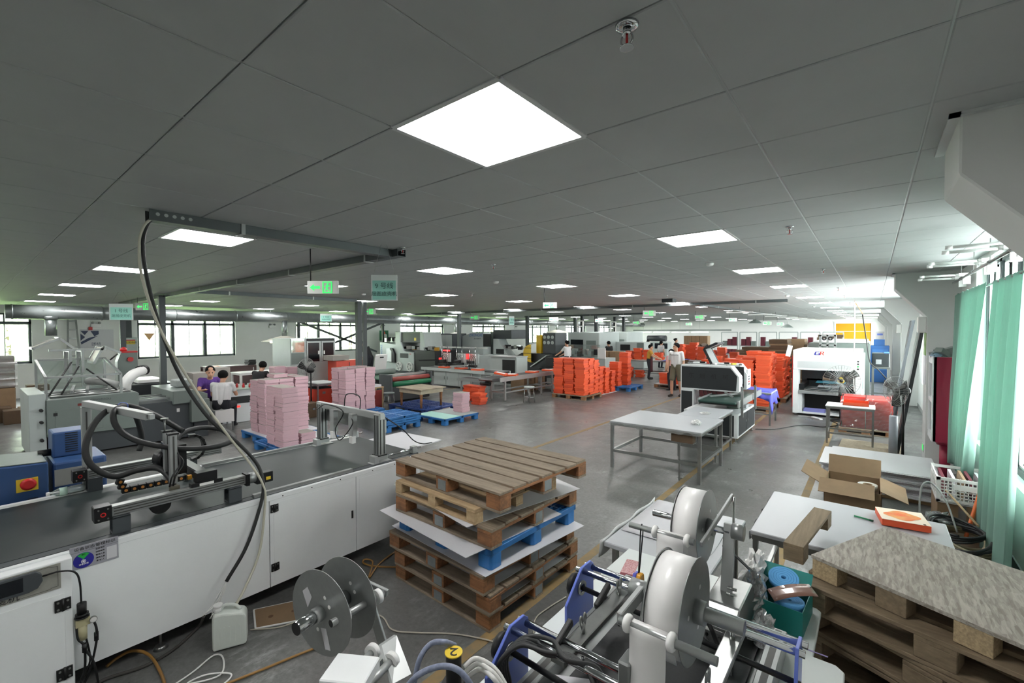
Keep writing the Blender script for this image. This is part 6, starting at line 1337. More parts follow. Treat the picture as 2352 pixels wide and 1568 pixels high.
for k, (a, b_) in enumerate([(-13.35, -12.7), (-12.68, -12.03), (-12.01, -11.4)]):
    d_ = bx('cabinet_door', PALEG, ab, a, b_, 11.72, 11.74, .1, .6, bev=.003); bx('door_slot', BLACK, d_, b_-.09 if k == 0 else a+.06, b_-.075 if k == 0 else a+.075, 11.715, 11.72, .3, .42)
bx('cabinet_body', PALEG, ab, -13.4, -11.35, 11.74, 12.25, .08, .63)
for x in (-13.75, -11.2, -10.2): bx('leg', ALUL, ab, x-.03, x+.03, 11.58, 11.64, 0, .64)
for k, x in enumerate((-13.0, -12.2, -11.5)):
    hd = B().box(x-.2, x+.2, 12.05, 12.1, .95, 1.3).build('head_plate', PALEG, ab)
    for dx in (-.15, .15): cy('guide_post', CHROME, hd, (x+dx, 11.95, .73), (x+dx, 11.95, 1.55), .014, 8)
    B().box(x-.25, x+.25, 11.8, 11.95, .82, .9).cbox((x, 11.85, 1.0), (.2, .2, .1)).build('gripper', BLKM, hd)
    for q in range(4): tb('cable', BLACK, hd, [(x-.2+.1*q, 11.9, .9), (x-.15+.1*q, 11.85, 1.1), (x-.1+.07*q, 12.0, 1.25)], .009, 5)
B().box(-13.3, -10.8, 12.0, 12.04, 1.5, 1.55).build('top_rail', ALUL, ab); RLAMP = mat('red_glow', (255, 40, 40), .4, emit=2.5)
bx('red_lamp', RLAMP, ab, -13.1, -12.75, 11.95, 12.0, 1.37, 1.42); bx('red_lamp', RLAMP, ab, -13.28, -13.2, 11.9, 12.0, 1.02, 1.1); bx('red_lamp', RLAMP, ab, -11.8, -11.72, 11.92, 12.0, 1.1, 1.3)
B().bar((-14.1, 11.6, .98), (-13.2, 11.75, 1.03), .05, .05).build('side_arm', BLKM, ab); B().bar((-12.2, 11.5, .84), (-11.4, 11.6, .9), .06, .05).build('side_arm', ALUL, ab)
ab2 = thing('link_conveyor', 'short aluminium link conveyor between the cabinet line and the long belt', 'conveyor', (-10.2, 10.9, 0)); B().box(-11.1, -9.5, 10.75, 10.8, .45, .55).box(-11.1, -9.5, 11.3, 11.35, .45, .55).build('side_beam', ALUL, ab2); bx('belt', mat('black_belt', (46, 48, 49)), ab2, -11.1, -9.5, 10.8, 11.3, .5, .53)
for x in (-10.9, -9.7): bx('leg', ALUL, ab2, x-.025, x+.025, 10.75, 10.8, 0, .46)
WLID = mat('white_print_panel', (226, 226, 226), .5)
for k, (x, y, z, r) in enumerate([(-12.95, 11.9, .731, .1), (-12.0, 11.85, .731, .1), (-11.1, 11.8, .731, .2), (-8.95, 10.55, .8, .5), (-8.85, 10.95, .736, .4), (-8.95, 12.2, .736, .2), (-8.9, 13.1, .736, .2)]):
    t = thing('orange_box', 'orange box with a white lid panel, %s on the conveyors' % ['first', 'second', 'third', 'tilted fourth', 'fifth', 'sixth', 'last'][k], 'box', (x, y, z), r, 'orange boxes riding on the conveyors'); T = WM[t.name]
    if k == 3: T = T @ Matrix.Rotation(.18, 4, 'Y')
    NB(T).box(-.19, .19, -.16, .16, 0, .055).build('box_body', ORANGE, t, bev=.003); NB(T).box(-.13, .13, -.11, .11, .055, .057).build('lid_panel', WLID, t)
for k, (x, y) in enumerate(((-9.75, 12.7), (-9.75, 13.4))): t = thing('carton', 'brown carton under the long conveyor, %s one' % ['nearer', 'farther'][k], 'carton', (x, y, 0)); B().box(x-.3, x+.3, y-.3, y+.3, 0, .62).build('carton_body', CARD, t, bev=.004); text('亚芯包', .1, (x+.304, y, .4), (0, 1, 0), (0, 0, 1), TXT, t); B().box(x-.02, x+.02, y-.3, y+.3, .62, .622).build('tape_strip', mat('tan_tape', (170, 140, 100), .4), t)
oc_ = thing('office_chair', 'black mesh office chair behind the long conveyor', 'chair', (-9.9, 14.4, 0)); B().cbox((-9.9, 14.4, .47), (.48, .48, .07)).build('seat', BLACK, oc_, bev=.02); B().cbox((-9.85, 14.62, .82), (.46, .04, .6), rx=-.12).build('backrest', BLACK, oc_, bev=.03); cy('gas_stem', BLKM, oc_, (-9.9, 14.4, .08), (-9.9, 14.4, .45), .03, 10)
for k in range(5): a = k*1.2566; B().bar((-9.9, 14.4, .09), (-9.9+.3*math.cos(a), 14.4+.3*math.sin(a), .05), .04, .03).cyl((-9.9+.3*math.cos(a), 14.4+.3*math.sin(a)-.02, .028), (-9.9+.3*math.cos(a), 14.4+.3*math.sin(a)+.02, .028), .028, 10).build('base_arm', BLACK, oc_)
for s in (-1, 1): B().box(-9.9+s*.26-.02, -9.9+s*.26+.02, 14.25, 14.5, .66, .69).box(-9.9+s*.26-.015, -9.9+s*.26+.015, 14.38, 14.42, .47, .66).build('armrest', BLACK, oc_)
# ================================================================ left side machines
ma = thing('gluing_line', 'grey-green gluing machine with aluminium guard frame and raised hoods', 'machine', (-11.6, 1.8, 0))
B().prism([(.92, .385), (2.12, .36), (2.14, 1.0), (2.1, 1.03), (.92, 1.01)], 'x', -12.6, -10.75).build('green_body', MIDG, ma, bev=.01)
bx('inspection_door', MIDG, ma, -10.752, -10.742, 1.02, 1.62, .44, .82, bev=.003)
for z in (.5, .76): bx('hinge', BLACK, ma, -10.745, -10.735, 1.0, 1.05, z-.025, z+.025)
bx('diamond_badge', mat('maroon_badge', (110, 40, 36), .5), ma, -10.752, -10.745, 1.3, 1.42, .87, .91); text('QINGZHOU', .05, (-10.745, 1.6, .95), (0, 1, -.02), (0, 0, 1), DARKG, ma)
bx('lower_body', DARKG, ma, -12.5, -10.8, .98, 2.12, .03, .385); bx('grey_body', DARKG, ma, -12.4, -10.76, 2.12, 3.0, .03, .78, bev=.008); bx('socket', WPLAST, ma, -10.762, -10.754, 2.72, 2.77, .56, .63)
fd = B().prism([(2.65, .72), (2.95, .72), (3.24, .7), (3.24, .88), (3.0, .98), (2.65, .98)], 'x', -12.3, -10.7).build('feeder_head', MIDG, ma, bev=.01); bx('control_box', MIDG, ma, -10.8, -10.62, 2.93, 3.25, .33, .78, bev=.008); bx('feeder_base', DARKG, ma, -12.2, -10.72, 3.0, 3.24, .0, .7)
B().box(-12.3, -10.8, .72, .92, .05, 1.12).build('end_cabinet', PALEG, ma, bev=.008)
for z in (.35, .65, .85): cy('pull_handle', BLACK, ma, (-10.8, .86, z), (-10.7, .86, z), .025, 8)
for k in range(4): cy('foot', STEEL, ma, ((-10.9, -12.2)[k % 2], (1.05, 2.9)[k//2], 0), ((-10.9, -12.2)[k % 2], (1.05, 2.9)[k//2], .05), .03, 8)
rl = B()
for x in (-10.95, -11.3, -11.7): rl.cyl((x, .98, 1.04), (x, 2.05, 1.04), .025, 12)
rl.build('feed_rollers', STEEL, ma, kind='stuff'); 
for y in (1.25, 1.45, 1.75): B().bar((-10.95, y, 1.1), (-11.9, y+.15, 1.12), .04, .05).build('guide_rail', ALU, ma)
for x in (-10.95, -11.2, -11.5): B().box(x-.015, x+.015, 2.1, 2.75, .82, .86).build('transport_rail', ALU, ma)
# guard frame
def fr(parent, segs, w=.035, m=ALU, nm='frame_bar'):
    for a, b_ in segs: B().bar(a, b_, w, w).build(nm, m, parent)
x0, x1, y0, y1 = -10.85, -12.3, .93, 1.9
fr(ma, [((x0, y0, .95), (x0, y0, 1.38)), ((x0, y1, .95), (x0, y1, 1.38)), ((x0, y0, 1.38), (x0, y1, 1.38)), ((x1, y0, .95), (x1, y0, 1.62)), ((x1, y1, .95), (x1, y1, 1.62)), ((x1, y0, 1.62), (x1, y1, 1.62)), ((x0, y0, 1.38), (x1, y0, 1.62)), ((x0, y1, 1.38), (x1, y1, 1.62))])
bx('acrylic_panel', film('clear_acrylic', (236, 242, 240), .03, .05, .3), ma, x1-.004, x1, y0, y1, 1.0, 1.6)
fr(ma, [((-11.7, 1.33, 1.38), (-11.7, 1.33, 1.8)), ((-11.7, 1.5, 1.38), (-11.7, 1.5, 1.8)), ((-11.7, 1.05, 1.82), (-11.7, 1.84, 1.82)), ((-12.3, 1.33, 1.4), (-12.3, 1.33, 1.8)), ((-12.3, 1.5, 1.4), (-12.3, 1.5, 1.8)), ((-11.7, 1.33, 1.8), (-12.3, 1.33, 1.8)), ((-11.7, 1.5, 1.8), (-12.3, 1.5, 1.8)), ((-11.7, .86, 1.86), (-11.7, 1.2, 2.04)), ((-11.7, 1.2, 2.04), (-11.7, 1.38, 1.85)), ((-12.3, .86, 1.86), (-12.3, 1.2, 2.04)), ((-11.7, .86, 1.86), (-12.3, .86, 1.86)), ((-11.7, 1.2, 2.04), (-12.3, 1.2, 2.04)), ((-11.7, 1.8, 1.87), (-11.7, 2.06, 1.74)), ((-11.7, 1.66, 1.56), (-11.7, 1.8, 1.87)), ((-12.3, 1.66, 1.56), (-12.3, 1.8, 1.87)), ((-11.7, 1.66, 1.56), (-12.3, 1.66, 1.56))], .04)
B()._add([(-11.72, .87, 1.87), (-11.72, 1.19, 2.03), (-12.3, 1.19, 2.03), (-12.3, .87, 1.87)], [(0, 1, 2, 3)]).build('hood_panel', mat('grey_beige_hood', (176, 174, 164), .5), ma, solid=.006); B()._add([(-11.72, 1.67, 1.57), (-11.72, 1.79, 1.85), (-12.3, 1.79, 1.85), (-12.3, 1.67, 1.57)], [(0, 1, 2, 3)]).build('hood_panel', mat('grey_beige_hood', (176, 174, 164)), ma, solid=.006)
for a, b_ in (((-11.2, 1.0, 1.05), (-11.7, 1.35, 1.6)), ((-11.2, 1.15, 1.05), (-11.75, 1.45, 1.5)), ((-11.2, 1.9, 1.05), (-11.7, 1.55, 1.45)), ((-11.75, 1.9, 1.6), (-11.75, 2.02, 1.72))): cy('gas_strut', BLACK, ma, a, b_, .014, 8)
for k, pts in enumerate(([(-12.2, 2.2, .95), (-12.2, 2.22, 1.1), (-12.25, 2.35, 1.25), (-12.5, 2.55, 1.3)], [(-11.4, 1.95, 1.12), (-11.5, 1.75, 1.2), (-11.9, 1.6, 1.2)])): tb('suction_hose', [WPLAST, mat('grey_canvas_hose', (150, 152, 150), .6)][k], ma, pts, .1 if k == 0 else .07, 12)
B().cyl((-12.5, 2.5, 1.3), (-12.6, 2.62, 1.31), .11, 14).build('hose_mouth', BLACK, ma)
# second machine row behind
mb = thing('feeder_machine', 'dark grey feeder machine with a white lid behind the gluing line', 'machine', (-13.6, 2.8, 0)); B().box(-14.6, -13.2, 2.3, 3.3, 0, .93).build('machine_body', CHAR, mb, bev=.01); B().box(-14.4, -13.4, 2.65, 3.15, .94, 1.02).build('white_lid', WPLAST, mb, bev=.01)
mt = thing('control_tower', 'grey control tower with red beacon and red emergency knob', 'control box', (-14.8, 2.75, 0)); B().prism([(2.55, 0), (2.95, 0), (2.95, 1.62), (2.62, 1.62), (2.55, 1.4)], 'x', -15.2, -14.9).build('tower_body', MIDG, mt); bx('red_cap', REDP, mt, -15.2, -14.88, 2.62, 2.95, 1.62, 1.66); cy('emergency_knob', REDP, mt, (-14.9, 2.8, 1.45), (-14.84, 2.8, 1.45), .06, 14); B().lathe([(.07, 0), (.07, .06), (.03, .1), (0, .105)], (-15.05, 2.7, 1.66), 'z', 14).build('beacon', REDP, mt)
for k, (y, z, h) in enumerate([(.3, 0, .78), (.3, .79, .4), (.3, 1.2, .36)]): bx('wrapped_board_pile', CARDD if k else CARD, None, -17.3, -16.6, y-.6, y+.6, z, z+h, label=['brown cartons under the wrapped boards at the left edge', 'wrapped dark boards in the middle of the left edge pile', 'topmost wrapped dark boards at the left edge'][k], cat='boards', bev=.01)
B().grid(lambda u, v: (-16.58+.01*math.sin(v*30), -.32+u*1.26, .8+v*.78), 6, 20, False).build('stretch_film', FILM, None, label='clear film around the dark boards at the left edge', cat='film')
for k, (x, y, w, h) in enumerate([(-16.3, .55, .5, .35), (-16.4, 1.15, .45, .3), (-15.9, .9, .5, .32), (-16.9, 1.3, .4, .8)]): bx('carton', CARDD if k != 1 else CARD, None, x-w/2, x+w/2, y-w/2, y+w/2, 0, h, label=['squashed brown carton before the left edge pile', 'brown carton right of the left edge pile', 'low brown carton nearest the left edge floor', 'upright brown carton behind the left edge cartons'][k], cat='carton', bev=.005)
bx('orange_carton', ORANGE, None, -15.6, -15.3, 1.2, 1.5, 0, .42, label='orange carton beside the gluing line end', cat='carton')
# windows side: ladder, posters, cabinets
ldr = thing('ladder', 'white ladder leaning against the left wall', 'ladder', (XL+.2, 2.5, 0))
for y in (2.33, 2.72): B().bar((XL+.55, y-.0, 0), (XL+.05, y+(.1 if y < 2.5 else -.1), 2.7), .05, .03).build('stile', ALU, ldr)
for k in range(9): t_ = k/9+.05; B().bar((XL+.55-.5*t_, 2.34+.1*t_, 2.7*t_), (XL+.55-.5*t_, 2.71-.1*t_, 2.7*t_), .03, .04).build('rung', ALU, ldr)
po = thing('wall_poster', 'white and navy geometric poster with the word unity on the left wall', 'poster', (XL+.01, 3.0, 1.9)); bx('poster_sheet', WCARD, po, XL, XL+.008, 2.72, 3.62, 1.55, 2.25)
for q in ([(2.74, 2.2), (2.95, 2.2), (2.85, 2.05)], [(3.0, 2.2), (3.22, 2.2), (3.22, 2.08), (3.1, 2.0)], [(2.74, 2.1), (2.86, 1.98), (2.74, 1.85)], [(2.74, 1.8), (2.95, 1.95), (3.2, 2.02), (2.76, 1.72)]): B()._add([(XL+.009, y, z) for y, z in q], [tuple(range(len(q)))]).build('navy_shape', mat('navy_print', (40, 52, 84), .5), po)
text('团结', .13, (XL+.01, 3.15, 1.72), (0, 1, 0), (0, 0, 1), mat('navy_print', (40, 52, 84)), po)
eb = thing('electrical_box', 'grey-green electrical box with a yellow warning sticker', 'electrical box', (XL+.1, 4.12, 1.4)); B().box(XL, XL+.2, 3.88, 4.26, 1.36, 1.94).build('box_body', PALEG, eb, bev=.006); bx('red_band', REDP, eb, XL+.2, XL+.203, 3.92, 4.2, 1.83, 1.87); bx('yellow_sticker', YELLOW, eb, XL+.2, XL+.203, 3.92, 4.2, 1.7, 1.825); text('⚠配电箱', .08, (XL+.204, 4.07, 1.76), (0, 1, 0), (0, 0, 1), TXT, eb); bx('cable_duct', POST, eb, XL, XL+.12, 3.95, 4.12, 1.94, CEIL)
def emlight(y, z, lab):
    t = thing('emergency_light', lab, 'emergency light', (XL+.05, y, z), group='twin emergency lights on the left wall'); bx('housing', WPLAST, t, XL, XL+.06, y-.14, y+.14, z-.08, z+.05, bev=.01)
    for d_ in (-.09, .09): B().sphere((XL+.06, y+d_, z+.08), .045, 10, 6).build('lamp_head', mat('lamp_grey', (150, 152, 150), .4), t)
for y, w in ((3.15, 'above the poster'), (9.2, 'left of the third window'), (15.2, 'above the green poster'), (21.3, 'beyond the big grey cabinet'), (27.4, 'near the dark press')): emlight(y, 2.4, 'white twin emergency light on the left wall, '+w)
B().box(XL, XL+.07, 2.95, 3.05, 2.22, 2.34).build('fire_alarm', REDP, None, label='red fire alarm above the navy poster', cat='alarm', bev=.01)
gp_ = thing('safety_poster', 'green poster with an orange drop on the left wall', 'poster', (XL+.01, 15.3, 1.9)); bx('green_sheet', mat('poster_green', (24, 110, 72), .5), gp_, XL, XL+.008, 15.0, 15.6, 1.62, 2.2); B()._add([(XL+.01, 15.15, 1.75), (XL+.01, 15.5, 1.75), (XL+.01, 15.5, 1.95), (XL+.01, 15.32, 2.05), (XL+.01, 15.15, 1.95)], [(0, 1, 2, 3, 4)]).build('white_shape', WPR, gp_); B()._add([(XL+.011, 15.25, 2.0), (XL+.011, 15.4, 2.0), (XL+.011, 15.33, 2.16)], [(0, 1, 2)]).build('orange_drop', ORANGE, gp_)
# tables and machines along the windows
tw = leg_table('work_table', 'dark wooden table with open papers under the second left window', -17.5, -16.6, 5.1, 6.5, 1.0, mtop=mat('dark_table', (72, 50, 48), .5), mleg=mat('dark_table', (72, 50, 48)), leg=.06)
bx('modesty_panel', mat('dark_table', (72, 50, 48)), tw, -16.65, -16.62, 5.2, 6.4, .4, .96)
for k, (y, w, m_) in enumerate([(5.3, .35, ORANGE2), (5.75, .5, WCARD), (6.1, .25, WCARD)]): B().cbox((-16.9, y, 1.008), (.4, w, .012), rz=.2*k-.1).build('paper_sheet', m_, None, label=['orange folder on the dark table', 'large open white paper on the dark table', 'small white paper on the dark table'][k], cat='paper')
for k in range(5): B().cbox((-16.9, 6.42, 1.02+.035*k), (.3, .24, .032), rz=.1*(k % 3)).build('black_book', BLACK, None, label='black sample book on the dark table, %s in its pile' % ['lowest', 'second', 'third', 'fourth', 'topmost'][k], cat='book', group='black sample books')
ww = leg_table('work_table', 'white bench behind the seated workers', -14.3, -13.6, 4.9, 6.2, 1.0, mtop=WPLAST, mleg=WPLAST, leg=.05)
gl = thing('gluing_station', 'white gluing station with a green belt before the seated woman', 'machine', (-11.9, 4.1, 0)); B().box(-12.4, -11.68, 3.75, 4.9, 0, .78).build('station_body', WHITE, gl, bev=.01); bx('dark_slot', BLACK, gl, -11.682, -11.675, 3.9, 4.7, .45, .62); bx('display', mat('red_digits', (255, 50, 40), .4, emit=1.5), gl, -11.68, -11.672, 4.1, 4.2, .36, .4); bx('green_top', mat('pale_green_glass', (150, 170, 160), .2), gl, -12.4, -11.55, 3.75, 4.95, .78, .8)
for k in range(3): B().lathe([(.03, 0), (.03, .05), (.015, .08), (.02, .1)], (-12.0+.12*k, 4.25+.1*k, .8), 'z', 10).build('red_valve', REDP, gl)
bp_ = thing('board_pile', 'grey greyboard piles beside the woman in purple', 'boards', (-12.9, 3.9, 0)); bx('pile', PINKTOP, bp_, -13.2, -12.7, 3.9, 4.35, 0, 1.25, bev=.004); bx('pile', PINKTOP, bp_, -13.2, -12.7, 3.55, 3.88, 0, 1.15, bev=.004)
bx('wrapped_block', mat('speckled_grey_sheet', (150, 156, 154)), None, -11.7, -11.3, 2.85, 3.15, .99, 1.14, bev=.02, label='plastic-wrapped grey block on the feeder head', cat='block')
ws = thing('stool', 'white box stool under the seated woman', 'stool', (-11.05, 3.6, 0)); B().box(-11.22, -10.86, 3.42, 3.78, .42, .46).build('seat', WPLAST, ws)
for x, y in ((-11.2, 3.44), (-10.88, 3.44), (-11.2, 3.76), (-10.88, 3.76)): bx('leg', STEEL, ws, x-.012, x+.012, y-.012, y+.012, 0, .42)
bx('seat_cloth', WPLAST, ws, -10.862, -10.856, 3.42, 3.78, .2, .45)
bcb = thing('glass_machine', 'machine cabinet with two dark glass doors and a bright side pane', 'machine', (-15.4, 7.8, 0))
B().box(-16.4, -15.05, 6.95, 8.55, 0, 1.92).build('cabinet_body', PALEG, bcb, bev=.01); bx('side_pane', mat('mirror_pane', (200, 220, 206), .05, .9), bcb, -15.05, -15.04, 6.98, 7.42, 1.45, 1.9); bx('grey_side', MIDG, bcb, -15.05, -15.04, 6.98, 7.42, 1.05, 1.43); bx('top_strip', BLACK, bcb, -15.05, -15.03, 7.5, 8.5, 1.82, 1.9)
for a, b_, hy in ((7.5, 7.97, 7.9), (8.03, 8.5, 8.1)):
    d_ = bx('glass_door', ALUL, bcb, -15.05, -15.02, a, b_, 1.08, 1.8); bx('dark_glass', GLOSSBLK, d_, -15.022, -15.012, a+.04, b_-.04, 1.12, 1.76); bx('handle', WPLAST, d_, -15.014, -14.99, hy-.02, hy+.02, 1.36, 1.48)
rc = thing('red_cabinet', 'red and orange glue cabinet with a grey top behind the pink block', 'cabinet', (-14, 8.4, 0)); B().box(-14.5, -13.95, 7.95, 9.0, 0, 1.16).build('cabinet_body', mat('orange_red_steel', (196, 62, 40), .45), rc, bev=.008); B().box(-14.5, -13.9, 7.8, 8.4, 1.18, 1.34).build('grey_top', PINKTOP, rc, bev=.004); bx('door_gap', BLACK, rc, -13.955, -13.945, 8.42, 8.44, .1, 1.1)
lb = leg_table('work_table', 'steel bench with grey boards beside the pink blocks', -12.1, -11.3, 5.9, 6.5, .78, leg=.035, mtop=PALEG)
rb = thing('red_cabinet', 'small red cabinet with a black top under the steel bench', 'cabinet', (-11.6, 6.15, 0)); B().box(-11.95, -11.45, 5.98, 6.4, 0, .62).build('cabinet_body', mat('orange_red_steel', (196, 62, 40)), rb, bev=.006); bx('lid', BLACK, rb, -11.97, -11.43, 5.96, 6.42, .62, .65); bx('lock', STEEL, rb, -11.45, -11.44, 6.12, 6.2, .48, .54)
bxb = thing('wooden_box', 'small brown wooden box on the floor beside the pink columns', 'box', (-10.95, 5.6, 0)); B().box(-11.2, -10.85, 5.4, 5.72, 0, .36).build('box_body', CARDD, bxb, bev=.004); bx('latch', STEEL, bxb, -10.85, -10.84, 5.54, 5.6, .2, .24)
fan('black pedestal fan standing between the two pink blocks', -11.5, 5.75, 1.14, .32, BLACK, BLACK, -1.2)
fan('small black fan far behind the man in the white shirt', -6.6, 23.7, 1.3, .2, BLACK, BLACK, 0)
# fume hoods on the duct
def hood(y, z, lab, s=.9, x=-18.9):
    t = thing('fume_hood', lab, 'fume hood', (x, y, z), group='fume hoods under the duct')
    cy('drop_pipe', GALV, t, (x, y, z+.2), (x, y, 2.6), .1, 14); B().ring((x, y, z+.35), (0, 0, 1), .13, .09, .02, 16).build('flange', GALV, t)
    b = B(); q = [(-.1, -.1, .22), (.1, -.1, .22), (.1, .1, .22), (-.1, .1, .22)]; w = [(-s*.6, -s, 0), (s*.6, -s, 0), (s*.6, s, 0), (-s*.6, s, 0)]
    b._add([(x+p[0], y+p[1], z+p[2]) for p in q+w], [(0, 1, 5, 4), (1, 2, 6, 5), (2, 3, 7, 6), (3, 0, 4, 7), (0, 1, 2, 3)]); b.build('hood_cone', mat('grey_beige_hood', (176, 174, 164)), t, solid=.008); return t
hood(8.5, 1.75, 'grey fume hood with a lamp left of the glass-door machine', .75); bx('hood_lamp', mat('warm_lamp', (255, 236, 190), .4, emit=2.), None, -18.5, -18.3, 7.75, 8.05, 1.7, 1.8, label='small glowing lamp at the left fume hood edge', cat='lamp')
hood(18.3, 1.85, 'pale fume hood behind the white press with black panels', .9); hood(29, 2.0, 'round-topped fume hood above the yellow wheel press', 1.1)
# ---- white press with lettering
z1_ = thing('printing_press', 'pale press with blue lettering, black hood and two hand wheels', 'machine', (-18.5, 15, 0))
B().prism([(-20.8, .12), (-19.3, .12), (-19.3, 1.45), (-20.8, 1.57)], 'y', 14.4, 16.2).build('left_tower', PALEG, z1_, bev=.01); text('ZHONGKE', .2, (-20.65, 14.39, .95), (0, 0, -1), (1, 0, 0), mat('logo_blue2', (44, 96, 170), .4), z1_)
B().prism([(-19.4, .12), (-17.92, .12), (-17.92, 1.08), (-18.7, 1.12), (-19.0, 1.6), (-19.0, 2.1), (-19.4, 2.14)], 'y', 14.38, 16.0).build('main_tower', PALEG, z1_, bev=.01)
bx('black_hood', BLACK, z1_, -18.98, -17.5, 14.45, 15.6, 1.58, 2.1); B().prism([(-17.5, 1.2), (-17.1, 1.2), (-17.25, 2.1), (-17.5, 2.1)], 'y', 14.45, 15.6).build('hood_side', PALEG, z1_); bx('yellow_warning', YELLOW, z1_, -17.95, -17.8, 14.44, 14.45, 1.68, 1.82)
bx('black_body', BLACK, z1_, -17.9, -16.38, 14.42, 16.2, .0, 1.18); bx('skirt', DARKG, z1_, -20.7, -17.9, 14.45, 16, .0, .12)
bx('control_panel', BLACK, z1_, -19.0, -18.35, 14.365, 14.38, .78, 1.02); bx('red_tag', REDP, z1_, -18.25, -18.12, 14.37, 14.38, .98, 1.01)
B().prism([(-20.1, .55), (-19.6, .55), (-19.6, 1.25), (-20.1, 1.25)], 'y', 14.3, 14.39).build('screen_box', WHITE, z1_, bev=.01); B().prism([(-19.62, .52), (-19.35, .52), (-19.35, .95), (-19.55, 1.25), (-19.75, 1.28), (-19.75, 1.2), (-19.62, 1.1)], 'y', 14.28, 14.38).build('black_arm', BLACK, z1_)
for x in (-19.05, -18.2):
    w = B().ring((x, 14.33, .35), (0, 1, 0), .23, .19, .05, 24).build('hand_wheel', WPLAST, z1_)
    for k in range(5): a = k*1.2566; B().bar((x, 14.33, .35), (x+.2*math.cos(a), 14.33, .35+.2*math.sin(a)), .03, .05).build('spoke', WPLAST, w)
for k in range(9): B().cbox((-18.9+.28*k, 14.6+.1*(k % 3), 1.27+.05*(k % 2)), (.25, .3, .16), rz=k*.5).build('feeder_part', [BLKM, STEEL, mat('brass_part', (170, 130, 50), .4, .6)][k % 3], z1_)
for k in range(5): B().cbox((-20.5+.22*k, 14.7, 1.68+.05*(k % 2)), (.18, .3, .2), rz=k*.7).build('head_part', [STEEL, BLKM][k % 2], z1_)
bs = thing('bathroom_scale_board', 'white board with a handle slot leaning on the pale press', 'board', (-17.4, 12.3, 0)); B().cbox((-15.2, 10.55, .9), (.06, .55, .7), ry=.2).build('board', WPLAST, bs, bev=.05, seg=2); B().cbox((-15.12, 10.55, 1.12), (.04, .16, .05), ry=.2).build('slot', BLACK, bs); bx('support_block', DARKG, bs, -15.6, -15.1, 10.3, 10.8, 0, .57)
cg = thing('steel_cabinet', 'tall grey double-door steel cabinet behind the cabinet line', 'cabinet', (-17.5, 17, 0)); B().box(-18.1, -17.0, 16.2, 17.2, 0, 2.02).build('cabinet_body', DARKG, cg)
for a, b_ in ((-18.05, -17.56), (-17.54, -17.05)): bx('door', PALEG, cg, a, b_, 16.17, 16.2, .1, 1.96)
bx('grey_cabinet_row', MIDG, None, -16.9, -15.2, 17.6, 18.4, 0, 2.1, label='wide grey cabinet behind the lettered panel', cat='cabinet')
z2_ = thing('printing_press', 'second pale press with ZHONGKE lettering panel and grey hood', 'machine', (-15, 17.4, 0)); B().prism([(-17.1, .5), (-15.5, .9), (-15.5, 2.06), (-16.3, 2.06), (-17.1, 1.86)], 'y', 16.9, 17.5).build('lettered_panel', PALEG, z2_, bev=.01); text('ZHONGKE', .2, (-16.0, 16.89, 1.93), (1, 0, 0), (0, 0, 1), mat('logo_blue2', (44, 96, 170)), z2_); text('ZK-1040TX', .1, (-15.9, 16.89, 1.75), (1, 0, 0), (0, 0, 1), TXT, z2_)
bx('lower_body', PALEG, z2_, -16.2, -13.6, 16.2, 17.4, 0, .95, bev=.01); bx('grey_hood', DARKG, z2_, -15.1, -13.9, 17.2, 18.4, 1.75, 2.2, bev=.02); bx('black_screen', BLACK, z2_, -15.45, -14.95, 16.85, 16.9, 1.35, 2.0); B().prism([(-14.9, .9), (-13.9, .9), (-14.2, 1.2), (-14.6, 1.75), (-14.9, 1.75)], 'y', 17.0, 17.6).build('tower', PALEG, z2_); bx('control_panel', BLACK, z2_, -14.7, -14.2, 16.98, 17.0, 1.0, 1.25); bx('lamp_strip', mat('lamp_white', (255, 255, 255), .4, emit=2.), z2_, -16.4, -15.6, 16.95, 17.0, 1.15, 1.18)
for k in range(8): B().cbox((-14.6+.2*k, 17.3, 1.3+.04*(k % 3)), (.2, .3, .15), rz=k*.6).build('feeder_part', [BLKM, STEEL][k % 2], z2_)
bk_ = thing('dark_door_cabinet', 'pale cabinet with a large black door behind the long conveyor', 'cabinet', (-11, 13.6, 0)); B().box(-12.0, -10.65, 13.5, 14.2, 0, 1.12).build('cabinet_body', PALEG, bk_, bev=.008); bx('black_door', BLACK, bk_, -11.35, -10.72, 13.48, 13.5, .1, 1.02); B().box(-12.0, -10.62, 13.42, 14.2, 1.12, 1.15).build('top_plate', ALUL, bk_)
pc = thing('die_cutting_press', 'dark die cutting press with a yellow guard wheel and stairs', 'machine', (-12.3, 17.5, 0)); B().prism([(-13.5, 0), (-11.3, 0), (-11.3, 1.1), (-13.1, 1.1), (-13.5, .9)], 'y', 17, 18.4).build('press_body', CHAR, pc, bev=.02)
wh = B()
for k in range(24):
    a = math.pi/2+math.pi*k/24; b2 = math.pi/2+math.pi*(k+1)/24
    wh._add([(-12.35+.46*math.cos(a), 16.75, 1.1+.42*math.sin(a)), (-12.35+.46*math.cos(b2), 16.75, 1.1+.42*math.sin(b2)), (-12.35+.46*math.cos(b2), 17.0, 1.1+.42*math.sin(b2)), (-12.35+.46*math.cos(a), 17.0, 1.1+.42*math.sin(a)), (-12.35, 16.75, 1.1), (-12.35, 16.75, 1.1)], [(0, 1, 2, 3), (0, 1, 4)])
wh.build('yellow_guard', mat('guard_yellow', (206, 170, 30), .45), pc)
for t_ in (-.25, 0, .25): B().box(-12.8, -12.34, 16.74, 16.75, 1.09+t_, 1.11+t_).build('guard_rib', BLACK, pc)
bx('yellow_column', mat('guard_yellow', (206, 170, 30)), pc, -12.3, -12.05, 17.1, 17.5, 1.1, 1.95); bx('platen', DARKG, pc, -12.0, -11.3, 17.2, 18.2, 1.1, 2.05)
